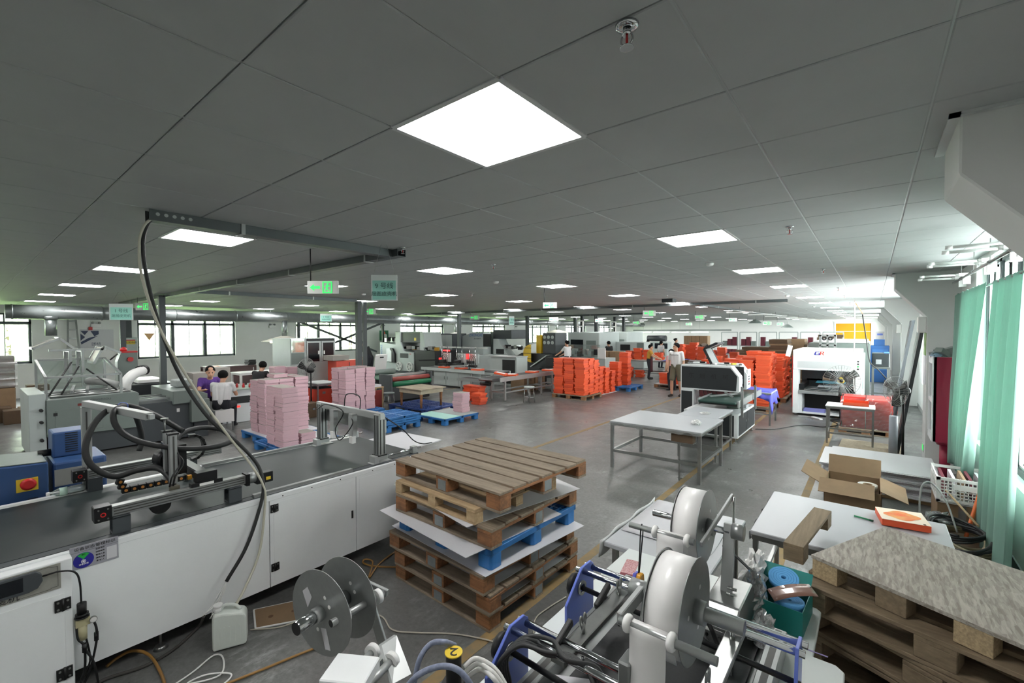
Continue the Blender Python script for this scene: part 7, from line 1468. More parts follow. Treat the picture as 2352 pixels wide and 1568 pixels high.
for k in range(6): cy('platen_hole', PALEG, pc, (-11.9+.22*(k % 3), 17.19, 1.85-.25*(k//3)), (-11.9+.22*(k % 3), 17.2, 1.85-.25*(k//3)), .08, 14)
B().bar((-12.2, 16.6, .5), (-11.3, 16.6, 1.05), .25, .05).build('stair_ramp', STEEL, pc)
# ================================================================ far part of the hall
for k, (xa, xb, y) in enumerate([(-13.6, -11.6, 22), (-13.5, -11.8, 26)]):
    t = thing('press_enclosure', 'pale grey enclosed press with dark windows, %s one' % ['nearer', 'farther'][k], 'machine', ((xa+xb)/2, y, 0)); B().box(xa, xb, y, y+2.5, 0, 2.08).build('enclosure', PALEG, t, bev=.05, seg=2)
    for x, z in ((xa+.2, 1.3), (xa+.2, .95)): bx('dark_window', GLOSSBLK, t, x, x+.8, y-.02, y, z, z+.35)
    bx('grille', MIDG, t, xa+1.2, xb-.2, y-.02, y, 1.1, 1.6)
    for x in (xa+.6, xb-.5): B().box(x-.08, x+.08, y+.5, y+.66, 2.08, CEIL).build('exhaust_duct', CHAR, t)
    fr(t, [((xa+.4, y+.4, 2.08), (xa+.4, y+.4, 2.7)), ((xa+.75, y+.4, 2.08), (xa+.75, y+.4, 2.7)), ((xa+.4, y+.4, 2.7), (xa+.75, y+.4, 2.7)), ((xa+.4, y+.4, 2.4), (xa+.75, y+.4, 2.4))], .06, WPLAST)
pm = thing('packing_machine', 'pale packing machine with clear covers and a white control box', 'machine', (-10.2, 18, 0)); bx('machine_body', PALEG, pm, -11.2, -8.9, 17.4, 18.4, 0, .95); bx('clear_cover', film('clear_acrylic', (236, 242, 240)), pm, -11.0, -9.6, 17.5, 18.3, .95, 1.5); bx('control_box', WPLAST, pm, -9.2, -8.85, 17.3, 17.36, .95, 1.4)
for k in range(7): B().cbox((-10.9+.28*k, 17.8, 1.1+.1*(k % 2)), (.16, .3, .25)).build('machine_part', [STEEL, PALEG, BLKM][k % 3], pm)
w_ = thing('white_box_machine', 'white box machine with a dark port beside the far press', 'machine', (-11.5, 25, 0)); B().box(-11.6, -9.9, 24, 25, 0, 1.5).build('machine_body', PALEG, w_, bev=.04); bx('dark_port', BLACK, w_, -11.3, -10.7, 23.98, 24, 1.0, 1.35); bx('vent', MIDG, w_, -10.3, -9.9, 23.98, 24, .9, 1.45)
inj = thing('moulding_machine', 'dark barrel machine on a pale frame at the far wall', 'machine', (-12.6, 33, 0)); B().box(-13.4, -11.7, 32.6, 33.6, 0, 1.3).build('frame_body', PALEG, inj); cy('barrel', CHAR, inj, (-13.3, 33, 1.55), (-11.9, 33, 1.55), .22, 16)
for x in (-13.2, -12.6, -12.1): bx('window', GLOSSBLK, inj, x, x+.45, 32.58, 32.6, .8, 1.2)
# packing tables with orange piles
for k, (xa, xb, y) in enumerate([(-9.6, -6.9, 19.9), (-6.6, -4.2, 21.2), (-5.6, -3.6, 18.6)]):
    leg_table('work_table', 'packing table with orange piles, %s' % ['by the worker in the yellow shirt', 'behind the walking man', 'behind the gluing machine'][k], xa, xb, y, y+1.0, .78, mtop=OFFW, leg=.05)
tc_ = B().grid(lambda u, v: (-7.4+1.3*u, 19.3+.6*v, .9-.12*(1-u)+.02*math.sin(u*9)), 12, 5).build('violet_cloth', VIO, None, label='violet cloth bundle held by the worker in the yellow shirt', cat='cloth', solid=.004)
for x, y, z, n in [(-9.0, 20.2, .785, 6), (-8.6, 20.2, .785, 8), (-8.2, 20.3, .785, 7), (-7.7, 20.5, .785, 5), (-6.9, 21.0, .785, 11), (-6.5, 21.6, .785, 12), (-6.1, 21.5, .785, 9), (-5.6, 21.4, .785, 7), (-5.2, 21.4, .785, 9), (-4.7, 21.5, .785, 6), (-5.2, 19.0, .785, 3), (-4.8, 19.1, .785, 5), (-4.3, 19.0, .785, 4), (-3.9, 19.0, .785, 6), (-8.8, 19.6, 0, 7), (-8.3, 19.7, 0, 5), (-7.0, 22.4, .785, 10)]: column(x, y, z, n, '', '', jit=.04)
ob_rest.build('orange_boxes', ORANGE, None, label='many more orange boxes piled farther back on tables and pallets', cat='boxes', kind='stuff')
def carton(lab, x0, x1, y0, y1, z0, z1, grp=None, m=CARD):
    t = thing('carton', lab, 'carton', ((x0+x1)/2, (y0+y1)/2, z0), group=grp); B().box(x0, x1, y0, y1, z0, z1).build('carton_body', m, t, bev=.006); bx('tape_strip', mat('tan_tape', (170, 140, 100)), t, x0, x1, (y0+y1)/2-.03, (y0+y1)/2+.03, z1, z1+.001); bx('flap_seam', CARDD, t, (x0+x1)/2-.003, (x0+x1)/2+.003, y0-.001, y0, z0, z1)
for r in range(3):
    for k in range(3): carton('brown carton in the far carton wall, %s row, %s from the left' % (['lowest', 'middle', 'top'][r], ['first', 'second', 'third'][k]), -7.72+.4*k, -7.34+.4*k, 24, 24.5, .442+.475*r, .912+.475*r, 'cartons in the far carton wall')
for k in range(2): carton('open brown carton on the packing table, %s one' % ['left', 'right'][k], -9.9+.55*k, -9.4+.55*k, 18.7, 19.2, 0, 1.2)
bx('carton_plinth', CARDD, None, -7.75, -6.5, 23.95, 24.6, 0, .44, label='dark base under the far carton wall', cat='base')
B().box(-7.2, -6.0, 22.95, 23.6, 0, 1.12).build('dark_roll', CARDD, None, label='dark brown covered pile before the far carton wall', cat='pile', bev=.12, seg=3)
t = thing('card_blank_stack', 'tall stack of dark brown card blanks beside the white press', 'card stack', (-2.35, 17.9, 0))
for k in range(36):
    o = random.uniform(-.03, .03); B().box(-2.74+o, -2.2+o, 17.45, 18.4, .03+.05*k, .077+.05*k).build('blank_bundle', CARDD if k % 4 else CARD, t)
t = thing('card_blank_stack', 'lighter end of tall card blanks behind the dark brown stack', 'card stack', (-2.1, 18.8, 0))
for k in range(18): o = random.uniform(-.03, .03); B().box(-2.4+o, -1.85+o, 18.6, 19.5, .03+.1*k, .125+.1*k).build('blank_bundle', CARD, t)
for k, (xa, xb, y, h) in enumerate([(-4.2, -3.2, 20.5, 1.55), (-3.4, -2.6, 21.5, 1.45), (-1.9, -1.0, 24, 1.95), (-5.0, -4.3, 23, 1.2)]):
    t = thing('card_blank_stack', 'dark card blank stack in the back, %s' % ['behind the mesh lid', 'left of the tall blanks', 'left of the lift rack', 'beyond the orange tables'][k], 'card stack', ((xa+xb)/2, y, 0))
    for j in range(int(h/.12)): o = random.uniform(-.05, .05); B().box(xa+o, xb+o, y, y+.9, .02+.12*j, .135+.12*j).build('blank_bundle', CARDD, t)
MARO = mat('maroon_card', (92, 24, 40))
for k in range(6):
    t = thing('storage_rack', 'grey rack with maroon stock at the far wall, %s from the left' % ['first', 'second', 'third', 'fourth', 'fifth', 'sixth'][k], 'rack', (-8.5+1.3*k, 36, 0)); x = -8.8+1.25*k
    fr(t, [((x, 36, 0), (x, 36, 2.0)), ((x+1.1, 36, 0), (x+1.1, 36, 2.0)), ((x, 36, 2.0), (x+1.1, 36, 2.0)), ((x, 36, 1.0), (x+1.1, 36, 1.0)), ((x, 36, .4), (x+1.1, 36, .4))], .06, PALEG, 'rack_bar')
    for j in range(3): bx('maroon_stock', MARO if (k+j) % 3 else MIDG, t, x+.1+.33*j, x+.38+.33*j, 35.9, 36.3, 1.03, 1.35+.15*((k+j) % 3)); bx('maroon_stock', MARO, t, x+.1+.33*j, x+.38+.33*j, 35.9, 36.3, .43, .75)
wd = thing('dry_goods_box', 'pale wall notice with blue print near the yellow door', 'notice', (.3, YF-.03, 1.5)); bx('notice_sheet', WCARD, wd, .2, .75, YF-.02, YF, 1.2, 2.0); bx('blue_print', BLUEM, wd, .3, .65, YF-.025, YF-.02, 1.7, 1.85)
# ================================================================ overhead
du = thing('ventilation_duct', 'long galvanised round duct under the ceiling along the left windows', 'duct', (-19, 24, 2.7))
DXX, DZZ, DR = -19., 2.74, .205
B().cyl((DXX, .87, DZZ), (DXX, 47-1.2, DZZ), DR, 24).build('duct_body', GALV, du)
for k in range(24): B().ring((DXX, 1.0+1.9*k, DZZ), (0, 1, 0), DR+.014, DR-.002, .03, 24).build('flange_ring', GALV, du)
B().cyl((DXX, 1.77, 2.05), (DXX, 1.77, 2.62), .13, 16, r2=.13).cyl((DXX, 1.77, 2.5), (DXX, 1.77, 2.62), .13, 16, r2=.22).build('branch_pipe', GALV, du)
for y in (3, 8, 13, 18, 24, 30, 36): B().bar((DXX, y, DZZ+DR), (DXX, y, CEIL), .01, .01).build('hanger', STEEL, du)
def tray(lab, a, b_, w=.1, h=.075, z=2.955):
    t = thing('cable_tray', lab, 'cable tray', ((a[0]+b_[0])/2, (a[1]+b_[1])/2, z), group='grey cable trays under the ceiling')
    p, q = Vector((a[0], a[1], z)), Vector((b_[0], b_[1], z)); d_ = (q-p).normalized(); n_ = Vector((-d_.y, d_.x, 0))
    B().bar(p, q, w, .004).bar(p+n_*w/2+Vector((0, 0, h/2)), q+n_*w/2+Vector((0, 0, h/2)), .004, h).bar(p-n_*w/2+Vector((0, 0, h/2)), q-n_*w/2+Vector((0, 0, h/2)), .004, h).build('tray_channel', TRAY, t)
    L_ = (q-p).length; k = .6
    while k < L_:
        c_ = p+d_*k; B().bar(c_+Vector((0, 0, -.004)), c_+d_*.03+Vector((0, 0, -.004)), w+.016, .006).bar(c_+n_*(w/2+.006)+Vector((0, 0, h/2)), c_+n_*(w/2+.006)+d_*.03+Vector((0, 0, h/2)), .006, h+.01).bar(c_-n_*(w/2+.006)+Vector((0, 0, h/2)), c_-n_*(w/2+.006)+d_*.03+Vector((0, 0, h/2)), .006, h+.01).build('tray_coupler', ALUL, t); k += 1.9
    return t, p, d_, n_
t, p, d_, n_ = tray('grey cable tray above the white machine carrying the hanging hoses', (-4.08, .88), (-4.1, 2.98))
for k in range(5): c_ = p+d_*(.05+.05*k)-Vector((0, 0, -.045)); B().cyl(c_-n_*.0525, c_-n_*.0535, .013, 10).cyl(c_+n_*.053, c_+n_*.054, .013, 10).build('punched_hole', TILE, t)
tray('long grey cable tray crossing the hall from the white machine to the left windows', (-3.95, 3.02), (-17.5, 3.1)); tray('grey cable tray leading from the long tray to the middle post', (-11.0, 3.15), (-11.05, 6.9), .09)
tray('dark cable tray far across the middle of the hall', (-18.5, 14.5), (-1.9, 14.9), .12); tray('dark cable tray running back from the far cross tray', (-4.4, 14.9), (-4.5, 26), .1); tray('cable tray along the far machines', (-16.3, 21.5), (-8, 21.6), .1)
bj = bx('junction_box', CHAR, None, -4.6, -4.3, 12.4, 12.7, 2.93, 3.03, label='small black junction box under the ceiling near the far tray', cat='junction box')
def post(x, y, lab, w=.11, z1=2.99):
    B().box(x-w/2, x+w/2, y-w/2, y+w/2, 0, z1).build('steel_post', POST, None, label=lab, cat='post', bev=.004)
post(-12.75, 2.98, 'dark steel post behind the hanging hoses', .12); post(-17.6, 3.15, 'dark steel post left of the electrical box', .13); post(-11.1, 7.0, 'dark steel post behind the pink block, front one', .13); post(-11.35, 7.35, 'dark steel post behind the pink block, rear one', .1)
post(-15.4, 15.1, 'dark steel post above the cabinet line', .14); post(-15.3, 20.4, 'dark steel post behind the second press', .16); post(-14.9, 25, 'dark steel post beside the pale enclosure', .18)
br = thing('steel_brace', 'diagonal dark steel braces crossing before the third window', 'brace', (-20.9, 11.5, 0))
for a, b_ in (((-20.8, 10.0, 2.62), (-20.8, 14.2, 1.05)), ((-20.8, 14.6, 2.62), (-20.8, 11.0, 1.3))): B().bar(a, b_, .05, .1).build('brace_bar', POST, br)
for a in ((-20.8, 10.0), (-20.8, 14.6)): bx('brace_post', POST, br, a[0]-.05, a[0]+.05, a[1]-.05, a[1]+.05, 0, 2.7)
# hanging signs
AQ = mat('aqua_sign', (140, 200, 186), .4)
def sign(lab, c, w, h, rz, l1, l2):
    t = thing('hanging_sign', lab, 'sign', c, rz, 'aqua hanging line signs'); T = WM[t.name]
    NB(T).box(-w/2, w/2, -.004, .004, 0, h).build('clear_sleeve', mat('pale_sleeve', (196, 206, 202), .2), t); NB(T).box(-w*.45, w*.45, -.006, .006, h*.03, h*.78).build('aqua_card', AQ, t)
    for s in (-1, 1): NB(T).tube([(s*w*.42, 0, h*.97), (s*w*.1, 0, CEIL-c[2])], .0015, 4, 1).build('hanging_wire', STEEL, t)
    R = T.to_3x3(); rt, up = R @ Vector((1, 0, 0)), Vector((0, 0, 1)); o = Vector(c)+R @ Vector((0, -.0075, 0)); SGT = mat('dark_teal_print', (54, 88, 84), .5)
    text(l1, h*.26, o+Vector((0, 0, h*.56)), rt, up, SGT, t); text(l2, h*.2, o+Vector((0, 0, h*.25)), rt, up, SGT, t)
c9 = (PZ(883, 690, 2.45)); d9 = PY(883, 690, 2.75); sign('aqua hanging sign reading line 9 near the cable tray corner', (d9.x, d9.y, d9.z), .262, .26, .72, '9 号线', '晟图皮壳机')
s1 = PX(279, 735, -12.9); sign('aqua hanging sign reading line 1 before the long duct at left', (s1.x, s1.y, s1.z), .44, .36, .95, '1 号线', '晟图皮壳机'); s2 = PX(749, 738, -15.5); sign('small aqua hanging sign reading line 2 before the duct', (s2.x, s2.y, s2.z), .4, .28, .9, '2 号线', '晟图皮壳机'); s3 = PY(1175, 746, 16); sign('aqua hanging sign turned edgewise above the second press', (s3.x, s3.y, s3.z), .32, .4, 1.4, '3 号线', '皮壳机')
def exitsign(lab, u, v, z, rz, s=1., arrow=-1):
    p = PZ(u, v, z); t = thing('exit_sign', lab, 'exit sign', (p.x, p.y, z), rz, 'green exit signs under the ceiling'); T = WM[t.name]; w, h = .36*s, .15*s
    NB(T).box(-w/2, w/2, -.012, .012, -h/2, h/2).build('sign_body', SIGNW, t, bev=.003)
    g = NB(T); g.box(.0, .11*s, -.015, -.012, h*.36, h*.44).box(.0, .11*s, -.015, -.012, -h*.44, -h*.36).box(.0, .012*s, -.015, -.012, -h*.44, h*.44).box(.1*s, .112*s, -.015, -.012, -h*.44, h*.44); g.build('door_symbol', GREEN, t)
    f_ = NB(T); f_.cyl((.06*s, -.014, .036*s), (.06*s, -.016, .036*s), .012*s, 10); f_.bar((.055*s, -.014, .025*s), (.05*s, -.014, -.015*s), .018*s, .002, (0, 1, 0)).bar((.05*s, -.014, -.012*s), (.08*s, -.014, -.045*s), .01*s, .002, (0, 1, 0)).bar((.05*s, -.014, -.012*s), (.025*s, -.014, -.045*s), .01*s, .002, (0, 1, 0)).bar((.03*s, -.014, .012*s), (.085*s, -.014, .015*s), .01*s, .002, (0, 1, 0)); f_.build('running_figure', GREEN, t)
    a = NB(T); a._add([(-.15*s, -.014, 0), (-.1*s, -.014, .04*s), (-.1*s, -.014, .015*s), (-.03*s, -.014, .015*s), (-.03*s, -.014, -.015*s), (-.1*s, -.014, -.015*s), (-.1*s, -.014, -.04*s)], [tuple(range(7))]); a.build('arrow', GREEN, t)
    NB(T).cyl((-w*.4, 0, h/2), (-w*.4, 0, CEIL-z), .006, 6).build('hanger_rod', BLACK, t)
exitsign('green exit sign with a left arrow below the cable tray corner', 742, 660, 2.62, .65, .92); exitsign('small exit sign with a left arrow in the middle of the ceiling', 1263, 701, 2.68, .5, .8)
for k, (u, v, z) in enumerate([(330, 704, 2.8), (848, 715, 2.8), (1090, 729, 2.75), (1272, 733, 2.7), (1376, 736, 2.7), (1491, 719, 2.75), (1607, 728, 2.75), (1683, 734, 2.7), (1462, 741, 2.6), (1582, 744, 2.55), (1762, 742, 2.5), (1792, 744, 2.5)]): exitsign('distant green exit sign, %s from the left' % ['first', 'second', 'third', 'fourth', 'fifth', 'sixth', 'seventh', 'eighth', 'ninth', 'tenth', 'eleventh', 'last'][k], u, v, z, .6, 1.2)
# sprinklers and detectors
def sprinkler(lab, x, y, big=False):
    t = thing('sprinkler', lab, 'sprinkler', (x, y, CEIL), group='ceiling sprinklers'); z = CEIL
    B().lathe([(.034, 0), (.031, -.008), (.014, -.01)], (x, y, z), 'z', 18).build('escutcheon', CHROME, t); B().cyl((x, y, z-.03), (x, y, z-.012), .012, 10).tube([(x-.014, y, z-.028), (x-.018, y, z-.045), (x-.006, y, z-.062)], .003, 6, 3).tube([(x+.014, y, z-.028), (x+.018, y, z-.045), (x+.006, y, z-.062)], .003, 6, 3).build('yoke', CHROME, t); cy('red_bulb', REDP, t, (x, y, z-.06), (x, y, z-.03), .004, 8); cy('deflector', CHROME, t, (x, y, z-.066), (x, y, z-.063), .02, 14); return t
sp = PZ(1440, 58, CEIL); s0 = sprinkler('chrome sprinkler head with a red bulb nearest the camera', sp.x, sp.y)
for k, (u, v) in enumerate([(1814, 520), (1891, 617), (1133, 607), (1926, 660), (1940, 678), (1084, 674), (925, 568), (1532, 677), (610, 712), (1953, 694)]):
    p = PZ(u, v, CEIL); dup(s0, move=(p.x-sp.x, p.y-sp.y, 0), label='small distant ceiling sprinkler, %s by distance' % ['nearest to the right columns', 'second along the right', 'left of the smoke detector', 'third along the right', 'fourth along the right', 'beyond the hanging sign', 'near the cable tray corner', 'above the orange boxes', 'near the long duct', 'fifth along the right'][k])
for k, (u, v) in enumerate([(1630, 604), (1139, 646), (1808, 678), (1869, 703), (835, 674)]):
    p = PZ(u, v, CEIL); t = thing('smoke_detector', 'round white smoke detector, %s' % ['nearest the bright right row of panels', 'in the middle of the ceiling', 'second along the right row', 'third along the right row', 'near the hanging sign'][k], 'smoke detector', (p.x, p.y, CEIL), group='ceiling smoke detectors'); B().lathe([(.05, 0), (.052, -.012), (.045, -.03), (.03, -.038), (0, -.04)], (p.x, p.y, CEIL), 'z', 18).build('detector_body', WPLAST, t); B().lathe([(.047, -.024), (.045, -.028)], (p.x, p.y, CEIL), 'z', 18).build('dark_slot', BLACK, t)
# fluorescent line, pendant shades, far pipes
for k in range(4):
    x = -12.4+1.25*k; t = thing('batten_light', 'glowing tube batten hung before the far wall, %s from the left' % ['first', 'second', 'third', 'fourth'][k], 'batten light', (x, 30, 2.04), group='far tube battens'); B().box(x-.55, x+.55, 29.97, 30.03, 2.04, 2.09).build('batten', WPLAST, t); cy('tube', mat('tube_glow', (255, 255, 255), .4, emit=6.), t, (x-.53, 30, 2.02), (x+.53, 30, 2.02), .016, 8); B().bar((x, 30, 2.09), (x, 30, CEIL), .008, .008).build('wire', STEEL, t)
bx('lamp_beam', MIDG, None, -13.2, -6.8, 30.1, 30.2, 2.12, 2.2, label='long grey beam above the far tube battens', cat='beam')
for k, (u, v) in enumerate([(1735, 742), (1808, 752)]): p = PY(u, v, 27+6*k); t = thing('pendant_lamp', 'grey dish pendant lamp under the far ceiling, %s one' % ['nearer', 'farther'][k], 'pendant lamp', p); B().lathe([(.05, .2), (.12, .18), (.32, .02), (.36, 0)], p, 'z', 18).build('shade', MIDG, t, solid=.006); cy('rod', STEEL, t, p+Vector((0, 0, .2)), (p.x, p.y, CEIL), .01, 6)
hz_ = thing('far_tube_row', 'row of small unlit battens along the ceiling toward the far wall', 'battens', (-3, 28, 2.8))
for k in range(7): B().cbox((-3.9+.12*k, 18.5+3.2*k, 2.82), (.9, .06, .05), rz=.1).build('batten', WPLAST, hz_); B().bar((-3.9+.12*k, 18.5+3.2*k, 2.85), (-3.9+.12*k, 18.5+3.2*k, CEIL), .01, .01).build('hanger', STEEL, hz_)
cy('long_conduit', STEEL, None, (-4.1, 18, 2.9), (-3.0, 40, 2.9), .02, 8, label='long thin conduit under the ceiling beside the battens', cat='conduit')
B().box(.3, .42, 16.5, 16.62, 2.45, 2.6).build('wall_lamp', WPLAST, None, label='small white lamp on the third column bracket', cat='lamp') if False else None
for k, (y, z) in enumerate([(12.5, 2.1), (19.3, 2.05)]): B().box(.55, .65, COLS[2+k]+.1, COLS[2+k]+.3, z, z+.25).build('wall_box', WPLAST, None, label='small white junction box on the %s column' % ['second', 'third'][k], cat='junction box', bev=.01)
# ================================================================ people: one continuous remeshed body each
def person(lab, loc, rz, J, top, pants, shoes, vox=.014, hair_long=False, apron=None, sleeve=.55, shorts=False, hand=True):
    V = lambda k: Vector(J[k]); caps = []; A = lambda p, q, r1, r2, m_: caps.append((Vector(p), Vector(q), r1, r2, m_))
    S, T_, P_, SH, EY = 0, 1, 2, 3, 4
    pel, ch, nk, hd = V('pelvis'), V('chest'), V('neck'), V('head'); fw = V('face').normalized(); rt = Vector((fw.y, -fw.x, 0)).normalized(); bd = V('front').normalized(); br_ = Vector((bd.y, -bd.x, 0))
    for s in (-1, 1):
        A(pel+br_*s*.075, pel.lerp(ch, .5)+br_*s*.07, .105, .1, P_ if not apron else P_); A(pel.lerp(ch, .35)+br_*s*.07, ch+br_*s*.085, .108, .105, T_); A(ch+br_*s*.06+Vector((0, 0, .03)), V('sh'+'lr'[s > 0]), .085, .06, T_)
    A(pel.lerp(ch, .2), ch, .11, .12, T_); A(ch+(nk-ch)*.4, nk, .06, .05, S); A(nk, hd-Vector((0, 0, .06)), .05, .055, S)
    A(hd+Vector((0, 0, .035))-fw*.012, hd-Vector((0, 0, .045))+fw*.02, .088, .068, S); A(hd-Vector((0, 0, .075))+fw*.04, hd-Vector((0, 0, .08))+fw*.035, .04, .04, S)
    A(hd+fw*.085+Vector((0, 0, .005)), hd+fw*.1-Vector((0, 0, .025)), .011, .015, S)
    for s in (-1, 1): A(hd+rt*s*.083-fw*.01+Vector((0, 0, .02)), hd+rt*s*.083-fw*.005-Vector((0, 0, .025)), .014, .012, S); A(hd+fw*.077+rt*s*.032+Vector((0, 0, .02)), hd+fw*.08+rt*s*.032+Vector((0, 0, .02)), .013, .012, EY)
    A(hd+fw*.082-Vector((0, 0, .055))-rt*.018, hd+fw*.082-Vector((0, 0, .055))+rt*.018, .009, .009, EY if False else S)
    for k, s in (('l', -1), ('r', 1)):
        sh, el, ha = V('sh'+k), V('el'+k), V('ha'+k); m_ = sh.lerp(el, sleeve)
        A(sh, m_, .06, .052, T_); A(m_, el, .042, .038, S); A(el, ha, .038, .026, S)
        d_ = (ha-el).normalized(); sd = d_.cross(Vector((0, 0, 1)));  sd = sd.normalized() if sd.length > .1 else Vector(rt); pl_ = ha+d_*.045; A(ha, pl_, .027, .03, S)
        if hand:
            for q in range(4): b0 = pl_+sd*(.027-.018*q); e0 = b0+d_*(.04+.008*(q in (1, 2)))+Vector((0, 0, -.004)); A(b0, e0, .0095, .009, S); A(e0, e0+(d_*.6+sd*.0+bd*.35).normalized()*.025, .009, .008, S)
            A(ha+d_*.015, ha+d_*.035+bd*.04, .012, .01, S)
        hp, kn, an, to = V('hip'+k), V('kn'+k), V('an'+k), V('to'+k)
        if shorts: c_ = hp.lerp(kn, .82); A(hp, c_, .098, .088, P_); A(c_, kn, .06, .052, S); A(kn, kn.lerp(an, .35), .05, .054, S); A(kn.lerp(an, .35), an, .054, .034, S)
        else: A(hp, kn, .095, .066, P_); A(kn, an, .064, .048, P_)
        A(an-Vector((0, 0, .03)), to, .042, .034, SH)
    b = B()
    for p, q, r1, r2, m_ in caps:
        d_ = q-p
        b.sphere(p, r1, 12, 8); b.sphere(q, r2, 12, 8)
        if d_.length > 1e-4: b.cyl(p, q, r1, 12, r2)
    me = b.mesh('body', SKIN); ob = bpy.data.objects.new('tmp_body', me); COL.objects.link(ob); md = ob.modifiers.new('r', 'REMESH'); md.mode = 'VOXEL'; md.voxel_size = vox; ms = ob.modifiers.new('s', 'SMOOTH'); ms.iterations = 2; ms.factor = .4
    bpy.context.view_layer.update(); m2 = bpy.data.meshes.new_from_object(ob.evaluated_get(bpy.context.evaluated_depsgraph_get())); bpy.data.objects.remove(ob); bpy.data.meshes.remove(me); m2.name = 'body'
    n = len(m2.polygons); C_ = np.empty(n*3); m2.polygons.foreach_get('center', C_); C_ = C_.reshape(-1, 3); best = np.full(n, 1e9); idx = np.zeros(n, int)
    for p, q, r1, r2, m_ in caps:
        p_, q_ = np.array(p), np.array(q); d_ = q_-p_; t_ = np.clip(((C_-p_) @ d_)/max(d_ @ d_, 1e-9), 0, 1); D = np.linalg.norm(C_-(p_+t_[:, None]*d_), axis=1)-(r1+(r2-r1)*t_)
        w = D < best; best[w] = D[w]; idx[w] = m_
    m2.materials.clear()
    for m_ in (SKIN, top, pants, shoes, BLACK): m2.materials.append(m_)
    m2.polygons.foreach_set('material_index', idx.astype(np.int32)); m2.polygons.foreach_set('use_smooth', np.ones(n, bool)); m2.update()
    t = thing('person', lab, 'person', loc, rz); T4 = WM[t.name]; m2.transform(T4); put('body', m2, t)
    hb = NB(T4); F_ = Matrix((rt, fw, Vector((0, 0, 1)))).transposed(); 
    def hf(u, v):
        a = u*6.2832; e = v*2.3; front = max(0, .3+.7*math.sin(a)); e2 = e*(1-.56*front)
        p_ = F_ @ Vector((.094*math.sin(e2)*math.cos(a), .1*math.sin(e2)*math.sin(a)-.014, .098*math.cos(e2))); return hd+Vector((0, 0, .034))+p_
    hb.grid(hf, 20, 8); hb.build('hair', HAIR, t, solid=.012)
    if hair_long: NB(T4).sphere(hd-fw*.1+Vector((0, 0, .06)), (.045, .045, .045), 12, 8).build('hair_bun', HAIR, t)
    if apron: NB(T4).grid(lambda u, v: pel.lerp(ch, .75)+bd*.13+br_*((u-.5)*.34)-bd*(abs(u-.5)**2*.35)-Vector((0, 0, v*.75)), 8, 8).build('apron', apron, t, solid=.006)
    return t
def stand(h=1.7, fwd=(0, 1, 0), face=None, hands=None, step=0., lean=0.):
    k = h/1.7; f_ = Vector(fwd); J = dict(pelvis=(0, 0, .93*k), chest=(0, lean*.25, 1.32*k), neck=(0, lean*.34, 1.46*k), head=(0, lean*.42+.015, 1.585*k), face=face or fwd, front=fwd)
    for s, q in ((-1, 'l'), (1, 'r')):
        J['sh'+q] = (s*.185*k, lean*.28, 1.4*k); J['el'+q] = (s*.245*k, lean*.2-.01, 1.12*k); J['ha'+q] = (s*.25*k, lean*.2+.06, .86*k); J['hip'+q] = (s*.09, 0, .9*k); J['kn'+q] = (s*.1, .03+s*step*.5, .5*k); J['an'+q] = (s*.1, -.02+s*step, .08); J['to'+q] = (s*.115, .13+s*step, .035)
    for q, (e, ha) in (hands or {}).items(): J['el'+q] = e; J['ha'+q] = ha
    return J
def sit(h=.45, fwd=(0, 1, 0), face=None, lean=.15, hands=None):
    J = dict(pelvis=(0, 0, h+.1), chest=(0, lean*.7, h+.47), neck=(0, lean, h+.6), head=(0, lean*1.25+.02, h+.72), face=face or fwd, front=fwd)
    for s, q in ((-1, 'l'), (1, 'r')):
        J['sh'+q] = (s*.175, lean*.8, h+.54); J['el'+q] = (s*.23, lean+.12, h+.3); J['ha'+q] = (s*.15, lean+.33, h+.34); J['hip'+q] = (s*.09, .02, h+.08); J['kn'+q] = (s*.14, .42, h+.07); J['an'+q] = (s*.15, .36, .09); J['to'+q] = (s*.16, .5, .035)
    for q, (e, ha) in (hands or {}).items(): J['el'+q] = e; J['ha'+q] = ha
    return J
WT_ = mat('white_tshirt', (214, 214, 214), .85, var=.03, scale=12); BKT = mat('black_tshirt', (28, 29, 31), .85); PUR_ = mat('purple_tshirt', (92, 58, 140), .8); YEL_ = mat('mustard_tshirt', (178, 132, 44), .8); OLV = mat('olive_shorts', (104, 100, 82), .85, var=.06, scale=9); DKP = mat('dark_trousers', (32, 33, 40), .85); SAND = mat('dark_sandals', (46, 36, 32), .7); APR = mat('maroon_apron', (74, 32, 40), .8)
pm_ = person('man in a white t-shirt and olive shorts walking along the aisle', (-4.95, 14.65, 0), math.pi*.95, stand(1.73, face=(.75, .66, 0), step=.12), WT_, OLV, SAND, .009, shorts=True, sleeve=.75)
text('Awesome', .075, WM[pm_.name] @ Vector((0, .152, 1.36)), WM[pm_.name].to_3x3() @ Vector((-1, 0, 0)), (0, 0, 1), TXT, pm_)
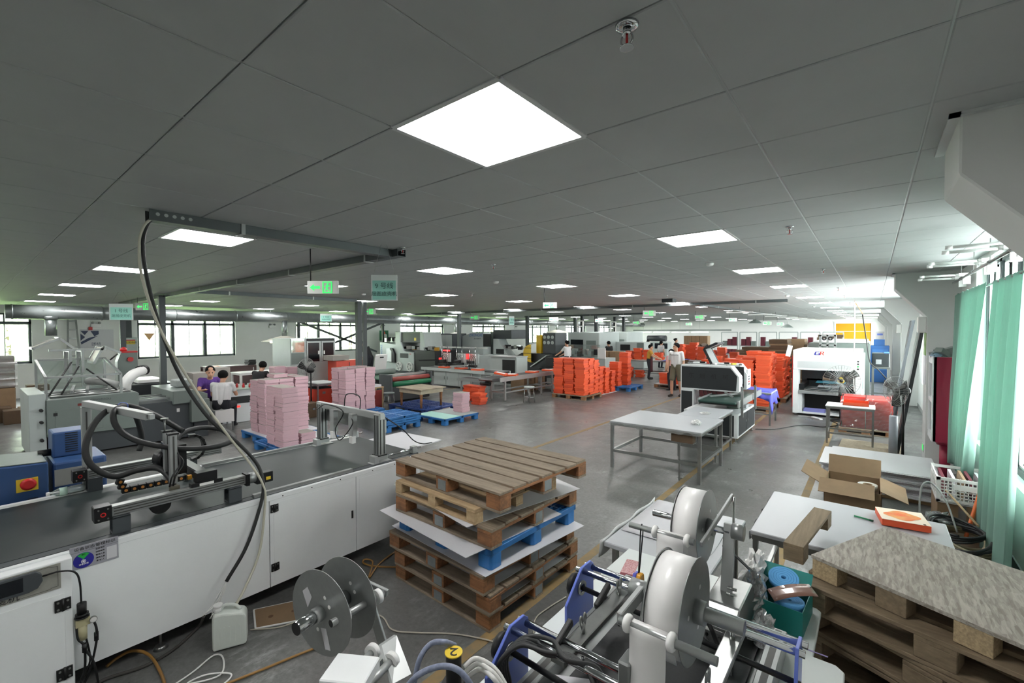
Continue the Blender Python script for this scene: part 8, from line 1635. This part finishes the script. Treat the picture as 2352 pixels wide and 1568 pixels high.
person('worker in a mustard shirt and maroon apron standing at the packing table', (-7.68, 19.2, 0), -1.25, stand(1.5, hands={'l': ((-.2, .2, 1.05), (-.12, .45, .92)), 'r': ((.22, .18, 1.02), (.14, .45, .9))}, lean=.15), YEL_, DKP, SHO := mat('dark_shoes', (30, 30, 32), .6), .011, apron=APR)
person('woman in a white top seated with her back to the camera', (-11.05, 3.6, 0), 1.0, sit(.45, lean=.12), WT_, DKP, SHO, .009, sleeve=.5)
person('woman in a purple shirt with a hair bun bending over her work', (-12.2, 3.72, 0), -1.75, sit(.5, lean=.22, face=(0, .9, -.4)), PUR_, DKP, SHO, .011, hair_long=True)
person('young man in a black t-shirt seated behind the left pink block', (-12.75, 5.0, 0), .6, sit(.5, lean=.18, face=(-.8, .6, 0)), BKT, DKP, SHO, .011)
person('grey-haired man in a black t-shirt bending at the window table', (-18.0, 11.95, 0), 1.9, stand(1.7, lean=.9, hands={'l': ((-.2, .5, 1.0), (-.1, .62, .85)), 'r': ((.2, .5, 1.0), (.1, .62, .85))}), BKT, DKP, SHO, .014)
person('young worker in a white t-shirt reaching toward the dark press', (-10.26, 16.6, 0), 1.45, stand(1.72, hands={'l': ((-.22, .25, 1.2), (-.15, .52, 1.08)), 'r': ((.22, .25, 1.18), (.12, .5, 1.05))}, lean=.1), WT_, DKP, SHO, .012)
for lb_, x, y, rz, h, tp, bun in [('person in dark clothes beside the pale enclosed press', -10.3, 20.6, 1.2, 1.6, BKT, 0), ('woman in a white top working left of the walking man', -9.4, 25.2, -.4, 1.52, WT_, 1), ('woman in a pale top standing beside the far carton wall', -8.66, 25.4, -1.1, 1.7, WT_, 1), ('woman in a white top near the maroon stock', -6.1, 24.4, 1., 1.5, WT_, 1), ('person in black far behind the packing table cartons', -10.7, 26.5, -.7, 1.55, BKT, 0), ('worker in pink half hidden behind the walking man', -5.55, 16.0, .9, 1.45, mat('pink_tshirt', (196, 150, 150), .8), 1)]:
    person(lb_, (x, y, 0), rz, stand(h, lean=.1), tp, DKP, SHO, .02, hair_long=bool(bun), hand=False)
